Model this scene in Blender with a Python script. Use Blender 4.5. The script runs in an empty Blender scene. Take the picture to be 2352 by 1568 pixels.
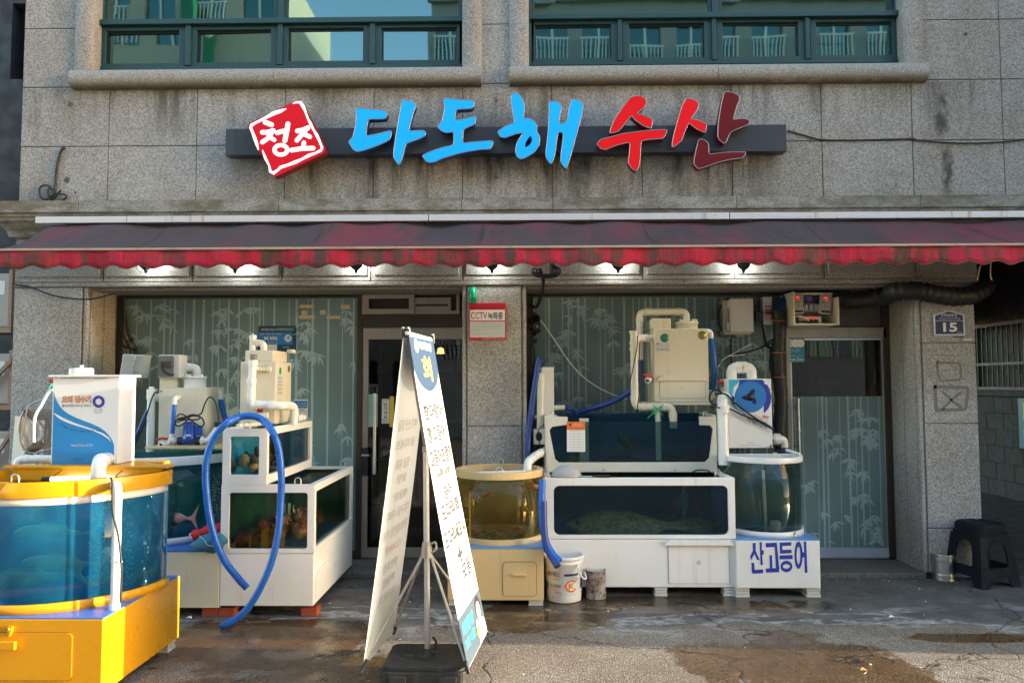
import bpy, bmesh, math, random
from mathutils import Vector, Matrix
from mathutils.geometry import tessellate_polygon
C = bpy.context.scene
COL = C.collection
R = math.radians
PI = math.pi

# ---------------------------------------------------------------- camera
FPX, PITCH, YAW, ROLL, EYE = 1720.0, R(3.155), R(0.87), R(-0.1505), 1.66
_f = Vector((-math.sin(YAW)*math.cos(PITCH), math.cos(YAW)*math.cos(PITCH), math.sin(PITCH)))
_r = Vector((math.cos(YAW), math.sin(YAW), 0))
_u = _r.cross(_f)
_r2 = _r*math.cos(ROLL) + _u*math.sin(ROLL)
_u2 = _u*math.cos(ROLL) - _r*math.sin(ROLL)
cam_d = bpy.data.cameras.new('camera')
cam = bpy.data.objects.new('camera', cam_d); COL.objects.link(cam)
cam_d.sensor_width = 36.0
cam_d.lens = FPX/2352*36.0
cam_d.clip_start = 0.05; cam_d.clip_end = 500
cam.matrix_world = Matrix(((_r2.x, _u2.x, -_f.x, 0), (_r2.y, _u2.y, -_f.y, 0), (_r2.z, _u2.z, -_f.z, EYE), (0, 0, 0, 1)))
C.camera = cam

# ---------------------------------------------------------------- light
SUN_EL, SUN_ROT = R(9.2), R(93.0)
w = bpy.data.worlds.new('World'); C.world = w; w.use_nodes = True
nt = w.node_tree
sky = nt.nodes.new('ShaderNodeTexSky'); sky.sky_type = 'NISHITA'; sky.sun_disc = False
sky.sun_elevation = SUN_EL; sky.sun_rotation = SUN_ROT
bg = nt.nodes['Background']; bg.inputs[1].default_value = 0.15
nt.links.new(sky.outputs[0], bg.inputs[0])
sun_d = bpy.data.lights.new('sun', 'SUN'); sun_d.energy = 2.0; sun_d.angle = R(0.5); sun_d.color = (1.0, 0.86, 0.67)
sun = bpy.data.objects.new('sun', sun_d); COL.objects.link(sun)
_sd = Vector((math.sin(SUN_ROT)*math.cos(SUN_EL), math.cos(SUN_ROT)*math.cos(SUN_EL), math.sin(SUN_EL)))
sun.rotation_euler = _sd.to_track_quat('Z', 'Y').to_euler(); sun.location = (6, -6, 9)
C.view_settings.view_transform = 'Standard'
try: C.view_settings.look = 'None'
except Exception: pass
C.view_settings.gamma = 1.0
C.view_settings.exposure = 3.0
C.view_settings.use_curve_mapping = False
C.render.engine = 'CYCLES'
C.cycles.max_bounces = 8; C.cycles.transparent_max_bounces = 16
C.cycles.sample_clamp_indirect = 6.0
C.cycles.caustics_reflective = False; C.cycles.caustics_refractive = False

# ---------------------------------------------------------------- picture helpers
def P(px, py, y):
    """photo point (2352-wide picture) on the vertical plane at distance y"""
    d = _f + _r2*((px-1176)/FPX) - _u2*((py-784)/FPX)
    t = y/d.y
    return Vector((d.x*t, y, EYE+d.z*t))
def G(px, py, z=0.0):
    d = _f + _r2*((px-1176)/FPX) - _u2*((py-784)/FPX)
    t = (z-EYE)/d.z
    return Vector((d.x*t, d.y*t, z))
def fr(x0, y0, x1, y1, y):
    """rectangle of the picture on plane y -> x0,x1,z0,z1"""
    ym, xm = (y0+y1)/2, (x0+x1)/2
    return P(x0, ym, y).x, P(x1, ym, y).x, P(xm, y1, y).z, P(xm, y0, y).z

# ---------------------------------------------------------------- node helpers
class NT:
    def __init__(s, name):
        s.m = bpy.data.materials.new(name); s.m.use_nodes = True
        s.t = s.m.node_tree; s.b = s.t.nodes['Principled BSDF']; s.out = s.t.nodes['Material Output']
        s._pos = None
    def n(s, ty, **kw):
        nd = s.t.nodes.new(ty)
        for k, v in kw.items(): setattr(nd, k, v)
        return nd
    def inp(s, sock, v):
        if isinstance(v, bpy.types.NodeSocket): s.t.links.new(v, sock)
        elif v is not None:
            if isinstance(v, (tuple, list)) and len(v) == 3 and sock.type == 'RGBA': v = (*v, 1)
            sock.default_value = v
    def pos(s):
        if s._pos is None: s._pos = s.n('ShaderNodeNewGeometry').outputs['Position']
        return s._pos
    def mp(s, scale=(1, 1, 1), loc=(0, 0, 0), rot=(0, 0, 0)):
        m = s.n('ShaderNodeMapping'); s.inp(m.inputs[0], s.pos())
        m.inputs['Scale'].default_value = scale; m.inputs['Location'].default_value = loc; m.inputs['Rotation'].default_value = rot
        return m.outputs[0]
    def noise(s, scale=5, detail=4, rough=.55, vec=None, dist=0):
        k = s.n('ShaderNodeTexNoise'); s.inp(k.inputs['Vector'], vec if vec is not None else s.pos())
        k.inputs['Scale'].default_value = scale; k.inputs['Detail'].default_value = detail
        k.inputs['Roughness'].default_value = rough; k.inputs['Distortion'].default_value = dist
        return k.outputs[0]
    def voro(s, scale=5, vec=None, feature='F1'):
        k = s.n('ShaderNodeTexVoronoi', feature=feature); s.inp(k.inputs['Vector'], vec if vec is not None else s.pos())
        k.inputs['Scale'].default_value = scale
        return k.outputs[0], k.outputs[1]
    def ramp(s, fac, stops):
        k = s.n('ShaderNodeValToRGB'); s.inp(k.inputs[0], fac)
        e = k.color_ramp.elements
        while len(e) < len(stops): e.new(0.5)
        for el, (p, c) in zip(e, stops):
            el.position = p; el.color = (c, c, c, 1) if isinstance(c, (int, float)) else (*c, 1)
        return k.outputs[0]
    def mix(s, fac, a, b, mode='MIX'):
        k = s.n('ShaderNodeMix', data_type='RGBA', blend_type=mode)
        s.inp(k.inputs[0], fac); s.inp(k.inputs[6], a); s.inp(k.inputs[7], b)
        return k.outputs[2]
    def math(s, op, a, b=None, clamp=False):
        k = s.n('ShaderNodeMath', operation=op, use_clamp=clamp); s.inp(k.inputs[0], a)
        if b is not None: s.inp(k.inputs[1], b)
        return k.outputs[0]
    def xyz(s):
        k = s.n('ShaderNodeSeparateXYZ'); s.inp(k.inputs[0], s.pos()); return k.outputs
    def rng(s, v, a, b, c=0., d=1., smooth=True):
        k = s.n('ShaderNodeMapRange'); k.clamp = True
        if smooth: k.interpolation_type = 'SMOOTHSTEP'
        s.inp(k.inputs[0], v)
        for i, q in enumerate((a, b, c, d)): k.inputs[1+i].default_value = q
        return k.outputs[0]
    def bump(s, h, strength=.3, dist=.01):
        k = s.n('ShaderNodeBump'); s.inp(k.inputs['Height'], h)
        k.inputs['Strength'].default_value = strength; k.inputs['Distance'].default_value = dist
        s.inp(s.b.inputs['Normal'], k.outputs[0])
    def set(s, col=None, rough=None, metal=None, spec=None, **kw):
        if col is not None: s.inp(s.b.inputs['Base Color'], col)
        if rough is not None: s.inp(s.b.inputs['Roughness'], rough)
        if metal is not None: s.inp(s.b.inputs['Metallic'], metal)
        if spec is not None: s.inp(s.b.inputs['Specular IOR Level'], spec)
        for k, v in kw.items(): s.inp(s.b.inputs[k], v)
        return s
M = {}
def sc(c, k): return tuple(min(1, x*k) for x in c)
def paint(name, col, rough=.4, var=.12, dirt=.25, dirtcol=(.12, .1, .07), nscale=6, bump=.05, metal=0, spec=.5, **kw):
    t = NT(name)
    a = t.noise(nscale, 5, .6); b = t.noise(nscale*.35, 4, .6, t.mp((1, 1, .35), (7, 3, 1)))
    c = t.mix(a, sc(col, 1-var), sc(col, 1+var))
    d = t.math('MULTIPLY', t.rng(b, .55, .8), dirt)
    c = t.mix(d, c, dirtcol)
    run = t.math('MULTIPLY', t.rng(t.noise(1., 4, .65, t.mp((16, 16, .7), (2, 5, 3))), .56, .74), t.rng(t.noise(2.1, 3), .42, .62))
    spk = t.rng(t.noise(34, 3, .7), .66, .74)
    c = t.mix(t.math('MULTIPLY', t.math('MAXIMUM', run, spk), dirt*1.3, True), c, dirtcol)
    rr = t.rng(t.noise(nscale*3, 3), .3, .7, rough*.8, min(1, rough*1.25))
    t.set(c, rr, metal, spec, **kw)
    if bump: t.bump(t.noise(90, 3), bump, .004)
    M[name] = t.m; return t.m
def flat(name, col, rough=.5, metal=0, spec=.5, emit=None, es=1.0):
    t = NT(name); t.set(col, rough, metal, spec)
    if emit: t.set(**{'Emission Color': emit, 'Emission Strength': es})
    M[name] = t.m; return t.m
def pane(name, tint, refl=1.0, murk=0.0, murkcol=(.1, .2, .2), rough=.02, ior=1.45):
    """a sheet of glass with what is in the water behind it"""
    t = NT(name)
    tr = t.n('ShaderNodeBsdfTransparent'); tr.inputs[0].default_value = (*tint, 1)
    sh = tr.outputs[0]
    if murk:
        df = t.n('ShaderNodeBsdfDiffuse')
        mc = t.mix(t.rng(t.noise(5, 4), .3, .7), sc(murkcol, .7), sc(murkcol, 1.3)); t.inp(df.inputs[0], mc)
        mx = t.n('ShaderNodeMixShader'); mx.inputs[0].default_value = murk
        t.inp(mx.inputs[1], sh); t.inp(mx.inputs[2], df.outputs[0]); sh = mx.outputs[0]
    gl = t.n('ShaderNodeBsdfGlossy'); gl.inputs['Roughness'].default_value = rough
    fz = t.n('ShaderNodeFresnel'); fz.inputs[0].default_value = ior
    bp = t.n('ShaderNodeBump'); bp.inputs['Strength'].default_value = .04; bp.inputs['Distance'].default_value = .02
    t.inp(bp.inputs['Height'], t.noise(2.2, 2)); t.inp(gl.inputs['Normal'], bp.outputs[0])
    m2 = t.n('ShaderNodeMixShader'); t.inp(m2.inputs[0], t.math('MULTIPLY', fz.outputs[0], refl, True))
    t.inp(m2.inputs[1], sh); t.inp(m2.inputs[2], gl.outputs[0])
    t.inp(t.out.inputs[0], m2.outputs[0])
    M[name] = t.m; return t.m

# ---------------------------------------------------------------- mesh helpers
def fillet(pts, rad, n=6):
    pts = [Vector(p) for p in pts]; out = [pts[0]]
    for i in range(1, len(pts)-1):
        a, b, c = pts[i-1], pts[i], pts[i+1]
        u, v = (a-b), (c-b); lu, lv = u.length, v.length
        r = min(rad, lu*.49, lv*.49); u.normalize(); v.normalize()
        p0, p2 = b+u*r, b+v*r
        for k in range(n+1):
            t = k/n; out.append(p0*(1-t)**2 + b*2*t*(1-t) + p2*t*t)
    out.append(pts[-1]); return out
def smooth_path(pts, n=6):
    pts = [Vector(p) for p in pts]
    q = [pts[0]*2-pts[1]]+pts+[pts[-1]*2-pts[-2]]; out = []
    for i in range(1, len(q)-2):
        a, b, c, d = q[i-1:i+3]
        for k in range(n):
            t = k/n
            out.append(.5*((2*b)+(c-a)*t+(2*a-5*b+4*c-d)*t*t+(3*b-a-3*c+d)*t**3))
    out.append(pts[-1]); return out
def rrect(x0, x1, z0, z1, r, n=5):
    o = []
    for cx, cz, a0 in ((x1-r, z1-r, 0), (x0+r, z1-r, 90), (x0+r, z0+r, 180), (x1-r, z0+r, 270)):
        for k in range(n+1):
            a = R(a0+90*k/n); o.append((cx+r*math.cos(a), cz+r*math.sin(a)))
    return o
def rect(x0, x1, z0, z1): return [(x0, z0), (x1, z0), (x1, z1), (x0, z1)]
_TX = {}
def text_tris(s, bold=0.0, size=1.0):
    k = (s, bold)
    if k not in _TX:
        cu = bpy.data.curves.new('lettering', 'FONT'); cu.body = s; cu.offset = bold; cu.resolution_u = 3
        o = bpy.data.objects.new('lettering', cu); COL.objects.link(o)
        dg = bpy.context.evaluated_depsgraph_get()
        me = bpy.data.meshes.new_from_object(o.evaluated_get(dg))
        vs = [(v.co.x, v.co.y) for v in me.vertices]; fs = [tuple(p.vertices) for p in me.polygons]
        bpy.data.objects.remove(o); bpy.data.curves.remove(cu); bpy.data.meshes.remove(me)
        xs = [v[0] for v in vs] or [0, 1]; ys = [v[1] for v in vs] or [0, 1]
        x0, x1, y0, y1 = min(xs), max(xs), min(ys), max(ys)
        _TX[k] = ([((x-x0)/max(1e-6, x1-x0), (y-y0)/max(1e-6, y1-y0)) for x, y in vs], fs, (x1-x0)/max(1e-6, y1-y0))
    return _TX[k]
class MB:
    def __init__(s): s.v, s.f, s.mi, s.sm, s.mats = [], [], [], [], []
    def m(s, mat):
        mat = M[mat] if isinstance(mat, str) else mat
        if mat not in s.mats: s.mats.append(mat)
        return s.mats.index(mat)
    def add(s, vs, fs, mat, smooth=False):
        k = len(s.v); s.v += [tuple(v) for v in vs]; i = s.m(mat)
        for f in fs: s.f.append([k+j for j in f]); s.mi.append(i); s.sm.append(smooth)
        return s
    def box(s, x0, x1, y0, y1, z0, z1, mat):
        vs = [(x, y, z) for x in (x0, x1) for y in (y0, y1) for z in (z0, z1)]
        return s.add(vs, [(0, 1, 3, 2), (4, 6, 7, 5), (0, 4, 5, 1), (2, 3, 7, 6), (0, 2, 6, 4), (1, 5, 7, 3)], mat)
    def hexa(s, a, b, mat):
        """two quads (front, back) of 3-d points joined"""
        return s.add(list(a)+list(b), [(0, 1, 2, 3), (7, 6, 5, 4), (0, 4, 5, 1), (1, 5, 6, 2), (2, 6, 7, 3), (3, 7, 4, 0)], mat)
    def plate(s, outer, holes, f0, f1, mat, smooth=False):
        """outline with holes between two mappings 2-d -> 3-d"""
        loops = [list(outer)]+[list(h) for h in holes]
        tris = tessellate_polygon([[Vector((a, b, 0)) for a, b in l] for l in loops])
        pts = [p for l in loops for p in l]; n = len(pts)
        vs = [f0(*p) for p in pts]+([f1(*p) for p in pts] if f1 else [])
        fs = [tuple(t) for t in tris]
        if f1:
            fs += [tuple(n+i for i in reversed(t)) for t in tris]; k = 0
            for l in loops:
                m_ = len(l)
                fs += [(k+i, k+(i+1) % m_, n+k+(i+1) % m_, n+k+i) for i in range(m_)]; k += m_
        return s.add(vs, fs, mat, smooth)
    def fplate(s, outer, holes, y0, y1, mat):
        return s.plate(outer, holes, lambda a, b: (a, y0, b), (lambda a, b: (a, y1, b)) if y1 is not None else None, mat)
    def splate(s, outer, holes, x0, x1, mat):
        return s.plate(outer, holes, lambda a, b: (x0, a, b), (lambda a, b: (x1, a, b)) if x1 is not None else None, mat)
    def tplate(s, outer, holes, z0, z1, mat):
        return s.plate(outer, holes, lambda a, b: (a, b, z0), (lambda a, b: (a, b, z1)) if z1 is not None else None, mat)
    def tube(s, pts, r, mat, seg=10, closed=False, cap=True, radii=None, smooth=True):
        pts = [Vector(p) for p in pts]; n = len(pts); vs = []
        up = None
        for i, p in enumerate(pts):
            a = pts[(i-1) % n] if (closed or i) else p; b = pts[(i+1) % n] if (closed or i < n-1) else p
            t = (b-a)
            if t.length < 1e-9: t = Vector((0, 0, 1))
            t.normalize()
            if up is None: up = Vector((0, 0, 1)) if abs(t.z) < .9 else Vector((1, 0, 0))
            up = (up - t*up.dot(t)); up.normalize(); bi = t.cross(up)
            rr = radii[i] if radii else r
            for k in range(seg):
                an = 2*PI*k/seg; vs.append(p + (up*math.cos(an)+bi*math.sin(an))*rr)
        fs = []
        for i in range(n if closed else n-1):
            j = (i+1) % n
            for k in range(seg): fs.append((i*seg+k, i*seg+(k+1) % seg, j*seg+(k+1) % seg, j*seg+k))
        s.add(vs, fs, mat, smooth)
        if cap and not closed:
            s.add(vs[:seg], [tuple(range(seg))], mat); s.add(vs[-seg:], [tuple(range(seg))], mat)
        return s
    def lathe(s, prof, c, mat, seg=28, axis='z', a0=0, a1=360, smooth=True, squash=1.0):
        n = len(prof); vs = []; full = abs(a1-a0) >= 360; cnt = seg if full else seg+1
        for k in range(cnt):
            an = R(a0+(a1-a0)*k/seg); ca, sa = math.cos(an), math.sin(an)
            for r, z in prof:
                if axis == 'z': vs.append((c[0]+r*ca, c[1]+r*sa*squash, c[2]+z))
                elif axis == 'y': vs.append((c[0]+r*ca, c[1]+z, c[2]+r*sa*squash))
                else: vs.append((c[0]+z, c[1]+r*ca, c[2]+r*sa*squash))
        fs = []
        for k in range(seg if full else seg):
            j = (k+1) % cnt
            for i in range(n-1): fs.append((k*n+i, j*n+i, j*n+i+1, k*n+i+1))
        return s.add(vs, fs, mat, smooth)
    def wall(s, pts, th, z0, z1, mat, closed=False, smooth=True):
        """thin upright sheet along a 2-d path, thickened to its right-hand side"""
        n = len(pts); off = []
        for i in range(n):
            a = Vector(pts[(i-1) % n] if (closed or i) else pts[i]); b = Vector(pts[(i+1) % n] if (closed or i < n-1) else pts[i])
            t = (b-a).normalized(); off.append((pts[i][0]+t.y*th, pts[i][1]-t.x*th))
        q = list(pts)+off
        vs = [(x, y, z0) for x, y in q]+[(x, y, z1) for x, y in q]; N = 2*n; fs = []
        for i in range(n if closed else n-1):
            j = (i+1) % n
            fs += [(i, j, N+j, N+i), (n+j, n+i, N+n+i, N+n+j), (i, n+i, n+j, j), (N+i, N+j, N+n+j, N+n+i)]
        if not closed: fs += [(0, N, N+n, n), (n-1, 2*n-1, N+2*n-1, N+n-1)]
        return s.add(vs, fs, mat, smooth)
    def text(s, txt, f, x0, x1, y0, y1, mat, bold=0.0, fit=False):
        """letters filling a 2-d box, f maps 2-d -> 3-d"""
        vs, fs, asp = text_tris(txt, bold)
        if fit:
            h = y1-y0; wd = min(x1-x0, h*asp); cx = (x0+x1)/2; x0, x1 = cx-wd/2, cx+wd/2
        return s.add([f(x0+a*(x1-x0), y0+b*(y1-y0)) for a, b in vs], fs, mat)
    def ftext(s, txt, px0, py0, px1, py1, y, mat, bold=0.0):
        x0, x1, z0, z1 = fr(px0, py0, px1, py1, y)
        return s.text(txt, lambda a, b: (a, y, b), x0, x1, z0, z1, mat, bold)
    def stroke(s, pts, wds, f, mat, cap=True):
        """a brush stroke: ribbon of varying width along a 2-d path"""
        pts = [Vector(p) for p in pts]
        if not isinstance(wds, (list, tuple)): wds = [wds]*len(pts)
        L, Rr = [], []
        for i, p in enumerate(pts):
            t = pts[min(i+1, len(pts)-1)]-pts[max(i-1, 0)]; t.normalize(); nn = Vector((-t.y, t.x))*wds[i]/2
            L.append(p+nn); Rr.append(p-nn)
        pts2 = L+Rr[::-1]
        if cap:
            e = (pts[-1]-pts[-2]).normalized(); b = (pts[0]-pts[1]).normalized()
            ce = [pts[-1]+(Matrix.Rotation(-k*PI/6, 2) @ Vector((-e.y, e.x)))*wds[-1]/2 for k in range(1, 6)]
            cb = [pts[0]+(Matrix.Rotation(-k*PI/6, 2) @ Vector((-b.y, b.x)))*wds[0]/2 for k in range(1, 6)]
            pts2 = L+ce+Rr[::-1]+cb
        return s.add([f(p.x, p.y) for p in pts2], [tuple(range(len(pts2)))], mat)
    def build(s, name, parent=None, bevel=0.0, seg=2, solid=0.0):
        me = bpy.data.meshes.new(name)
        o = bpy.data.objects.new(name, me); COL.objects.link(o)
        off = Vector((0, 0, 0))
        if parent is not None: off = WO[parent]; o.parent = parent
        me.from_pydata([(x-off.x, y-off.y, z-off.z) for x, y, z in s.v], [], s.f)
        for mt in s.mats: me.materials.append(mt)
        me.polygons.foreach_set('material_index', s.mi)
        me.polygons.foreach_set('use_smooth', s.sm)
        bm = bmesh.new(); bm.from_mesh(me); bmesh.ops.remove_doubles(bm, verts=bm.verts, dist=1e-6)
        bmesh.ops.recalc_face_normals(bm, faces=bm.faces)
        for e in bm.edges:
            if any(not f.smooth for f in e.link_faces): e.smooth = False
        bm.to_mesh(me); bm.free()
        if bevel:
            b = o.modifiers.new('bevel', 'BEVEL'); b.width = bevel; b.segments = seg; b.limit_method = 'ANGLE'; b.angle_limit = R(40)
            b.harden_normals = False
        if solid:
            b = o.modifiers.new('solid', 'SOLIDIFY'); b.thickness = solid; b.offset = 0
        me.update(); WO[o] = off
        return o
WO = {}
def tag(o, label=None, cat=None, group=None, kind=None):
    if label: o['label'] = label
    if cat: o['category'] = cat
    if group: o['group'] = group
    if kind: o['kind'] = kind
    return o
def thing(name, loc, label, cat, group=None):
    o = bpy.data.objects.new(name, None); o.empty_display_size = .1; COL.objects.link(o)
    o.location = loc; WO[o] = Vector(loc)
    return tag(o, label, cat, group)
def solo(name, mb, label, cat, group=None, **kw):
    """a thing that is one mesh: its origin goes to the middle of its base"""
    xs = [v[0] for v in mb.v]; ys = [v[1] for v in mb.v]; zs = [v[2] for v in mb.v]
    e = Vector(((min(xs)+max(xs))/2, (min(ys)+max(ys))/2, min(zs)))
    mb.v = [(x-e.x, y-e.y, z-e.z) for x, y, z in mb.v]
    o = mb.build(name, None, **kw); o.location = e; WO[o] = e
    return tag(o, label, cat, group)
def copy_tree(o, parent=None):
    c = o.copy(); COL.objects.link(c); c.parent = parent
    for ch in [q for q in WO if q.parent == o]: WO[copy_tree(ch, c)] = WO[ch]
    return c
def pvc(mb, pts, r, mat='pvc', k=1.6, sockets=True, seg=14):
    """plastic pipe with swept elbows and socket collars"""
    mb.tube(fillet(pts, r*k*1.3), r, mat, seg)
    pts = [Vector(p) for p in pts]
    if sockets:
        for i in range(1, len(pts)-1):
            for q in (pts[i-1], pts[i+1]):
                d = (q-pts[i]); L = d.length
                if L < r*3.2: continue
                d.normalize(); a = pts[i]+d*r*k*1.25
                mb.tube([a, a+d*r*1.1], r*1.13, mat, seg)
def D2(pts, y):
    """picture outline -> 2-d outline on plane y"""
    return [(P(a, b, y).x, P(a, b, y).z) for a, b in pts]
# ---------------------------------------------------------------- materials
def granite(name, tone=(.375, .363, .345), stain=True, dark=.06, patina=.35):
    t = NT(name); x, y, z = t.xyz()
    sp = t.noise(95, 3, .75); sp2 = t.noise(48, 2, .6)
    c = t.mix(t.rng(sp, .40, .60), sc(tone, .58), sc(tone, 1.2))
    c = t.mix(t.math('MULTIPLY', t.rng(sp2, .56, .66), .42), c, sc(tone, .22))
    big = t.noise(1.3, 5, .62); c = t.mix(t.rng(big, .3, .72), t.mix(1., c, (.80, .76, .70), 'MULTIPLY'), c)
    if stain:
        st = t.noise(1., 5, .7, t.mp((9, 3, .8)))
        st2 = t.noise(1., 4, .6, t.mp((2.2, 2, 1.1), (3, 1, 9)))
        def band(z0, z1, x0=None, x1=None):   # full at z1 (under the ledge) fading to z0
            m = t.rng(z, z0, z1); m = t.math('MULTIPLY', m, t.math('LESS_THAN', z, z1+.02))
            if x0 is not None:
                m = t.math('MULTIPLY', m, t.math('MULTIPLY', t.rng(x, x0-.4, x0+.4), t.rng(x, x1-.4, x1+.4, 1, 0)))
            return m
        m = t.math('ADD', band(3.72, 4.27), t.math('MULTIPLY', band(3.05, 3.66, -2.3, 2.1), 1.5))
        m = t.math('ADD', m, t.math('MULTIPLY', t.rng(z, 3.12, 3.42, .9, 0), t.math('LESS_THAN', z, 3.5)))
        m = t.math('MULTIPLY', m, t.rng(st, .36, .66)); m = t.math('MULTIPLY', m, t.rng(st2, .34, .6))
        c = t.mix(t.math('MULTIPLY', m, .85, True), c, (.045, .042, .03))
        # the long run of black mould on the right
        w1 = t.math('ADD', x, t.math('MULTIPLY', t.noise(1., 4, .7, t.mp((3, 1, 3))), .22))
        r1 = t.math('MULTIPLY', t.rng(t.math('ABSOLUTE', t.math('SUBTRACT', w1, 3.79)), .015, .07, 1, 0), t.rng(t.noise(6, 4), .35, .6))
        r1 = t.math('MULTIPLY', r1, t.math('MULTIPLY', t.rng(z, 3.2, 3.4), t.rng(z, 4.1, 4.3, 1, 0)))
        c = t.mix(t.math('MULTIPLY', r1, .85), c, (.03, .03, .025))
        c = t.mix(t.math('MULTIPLY', t.rng(st2, .5, .75), patina), c, (.13, .115, .085))
    t.set(c, .72, 0, .35); t.bump(sp, .25, .003)
    M[name] = t.m
granite('granite_wall')
granite('granite_pillar', (.44, .435, .42), False)
granite('granite_lintel', (.36, .345, .325), False)
granite('granite_step', (.16, .155, .145), False)
# sills and cornice: dark growth on their lower lip
t = NT('granite_ledge'); x, y, z = t.xyz(); sp = t.noise(170, 3, .7)
c = t.mix(t.rng(sp, .42, .6), (.15, .14, .12), (.40, .385, .35))
g = t.math('MULTIPLY', t.rng(t.noise(1., 5, .7, t.mp((3, 3, 7))), .38, .62), .8)
c = t.mix(g, c, (.10, .085, .05)); t.set(c, .75, 0, .3); t.bump(sp, .25, .003); M['granite_ledge'] = t.m
t = NT('granite_sill'); x, y, z = t.xyz(); sp = t.noise(170, 3, .7)
c = t.mix(t.rng(sp, .42, .6), (.16, .15, .13), (.44, .42, .38))
lip = t.math('MULTIPLY', t.rng(z, 4.25, 4.35, 1, 0), t.rng(t.noise(1., 5, .7, t.mp((4, 3, 9))), .25, .5))
c = t.mix(t.math('MULTIPLY', lip, .85), c, (.055, .045, .025)); t.set(c, .75, 0, .3); t.bump(sp, .3, .004); M['granite_sill'] = t.m
flat('mortar', (.05, .047, .042), .9)

def ground_mat():
    t = NT('pavement'); x, y, z = t.xyz()
    n1 = t.noise(1.1, 6, .65); n2 = t.noise(3.7, 6, .65); fine = t.noise(60, 4, .7); mid = t.noise(14, 5, .7)
    # smooth cement strip along the building
    cem = t.mix(t.rng(n2, .3, .7), (.070, .062, .053), (.135, .123, .107)); cem = t.mix(t.rng(mid, .55, .75), cem, (.045, .042, .038))
    # coarse asphalt with exposed stones
    vd, vc = t.voro(130); st = t.n('ShaderNodeSeparateColor'); t.inp(st.inputs[0], vc)
    asp = t.mix(t.rng(vd, .25, .65), t.ramp(st.outputs[0], [(0, (.23, .185, .14)), (.5, (.35, .295, .24)), (.85, (.49, .43, .36)), (1, (.68, .62, .54))]), (.16, .135, .105))
    asp = t.mix(t.rng(n1, .35, .7), t.mix(1., asp, (.72, .66, .58), 'MULTIPLY'), asp)
    edge = t.math('ADD', y, t.math('MULTIPLY', t.math('SUBTRACT', n1, .5), .8)); edge = t.math('ADD', edge, t.math('MULTIPLY', t.math('SUBTRACT', mid, .5), .12))
    isc = t.rng(edge, 5.16, 5.34)
    c = t.mix(isc, asp, cem)
    # pale lime tide lines where water dries
    tide = t.math('ABSOLUTE', t.math('SUBTRACT', t.noise(1., 5, .6, t.mp((.55, 1.5, 1), (4, 2, 0))), .5))
    tm = t.math('MULTIPLY', t.rng(tide, .004, .028, 1, 0), t.math('MULTIPLY', t.rng(edge, 4.9, 5.25), t.rng(edge, 5.5, 5.9, 1, 0)))
    tm = t.math('MULTIPLY', tm, t.rng(mid, .35, .6)); c = t.mix(t.math('MULTIPLY', tm, .75), c, (.42, .41, .38))
    # wet
    wn = t.math('MULTIPLY', t.math('SUBTRACT', t.noise(1.6, 6, .6), .5), 2.2)
    wn2 = t.math('MULTIPLY', t.math('SUBTRACT', mid, .5), .5); wn = t.math('ADD', wn, wn2)
    wet = None
    for cx, cy, rx, ry in ((1.75, 4.5, .75, .6), (1.0, 5.72, 1.4, .26), (-1.7, 4.9, .9, .6), (.15, 5.35, .6, .28), (-1.2, 4.1, .8, .35), (2.95, 5.0, .5, .10)):
        ax = t.math('DIVIDE', t.math('SUBTRACT', x, cx), rx); ay = t.math('DIVIDE', t.math('SUBTRACT', y, cy), ry)
        d = t.math('SQRT', t.math('ADD', t.math('MULTIPLY', ax, ax), t.math('MULTIPLY', ay, ay)))
        k = t.rng(t.math('ADD', d, wn), .84, 1.0, 1, 0)
        wet = k if wet is None else t.math('MAXIMUM', wet, k)
    c = t.mix(wet, c, t.mix(1., c, (.60, .43, .27), 'MULTIPLY'))
    # cracks
    wv = t.n('ShaderNodeVectorMath', operation='ADD'); t.inp(wv.inputs[0], t.pos())
    nn = t.n('ShaderNodeTexNoise'); t.inp(nn.inputs[0], t.pos()); nn.inputs['Scale'].default_value = 2.5; nn.inputs['Detail'].default_value = 6
    ml = t.n('ShaderNodeVectorMath', operation='SCALE'); t.inp(ml.inputs[0], nn.outputs[1]); ml.inputs['Scale'].default_value = .7
    t.inp(wv.inputs[1], ml.outputs[0])
    cr, _ = t.voro(.55, wv.outputs[0], 'DISTANCE_TO_EDGE')
    ck = t.math('MULTIPLY', t.rng(cr, .0, .009, 1, 0), t.rng(n2, .36, .5)); c = t.mix(t.math('MULTIPLY', ck, .85), c, (.02, .018, .015))
    pud = t.math('MULTIPLY', wet, t.rng(n2, .4, .6))
    rg = t.mix(wet, t.rng(mid, .3, .7, .75, .95), t.rng(n2, .35, .62, .36, .06))
    t.set(c, rg, 0, .5)
    h = t.math('ADD', t.math('MULTIPLY', t.math('MULTIPLY', vd, -1.), t.math('SUBTRACT', 1.15, isc)), t.math('MULTIPLY', fine, .5))
    h = t.math('MULTIPLY', h, t.math('SUBTRACT', 1.05, pud)); h = t.math('SUBTRACT', h, t.math('MULTIPLY', ck, 1.5))
    t.bump(h, .55, .006); M['pavement'] = t.m
ground_mat()

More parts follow.
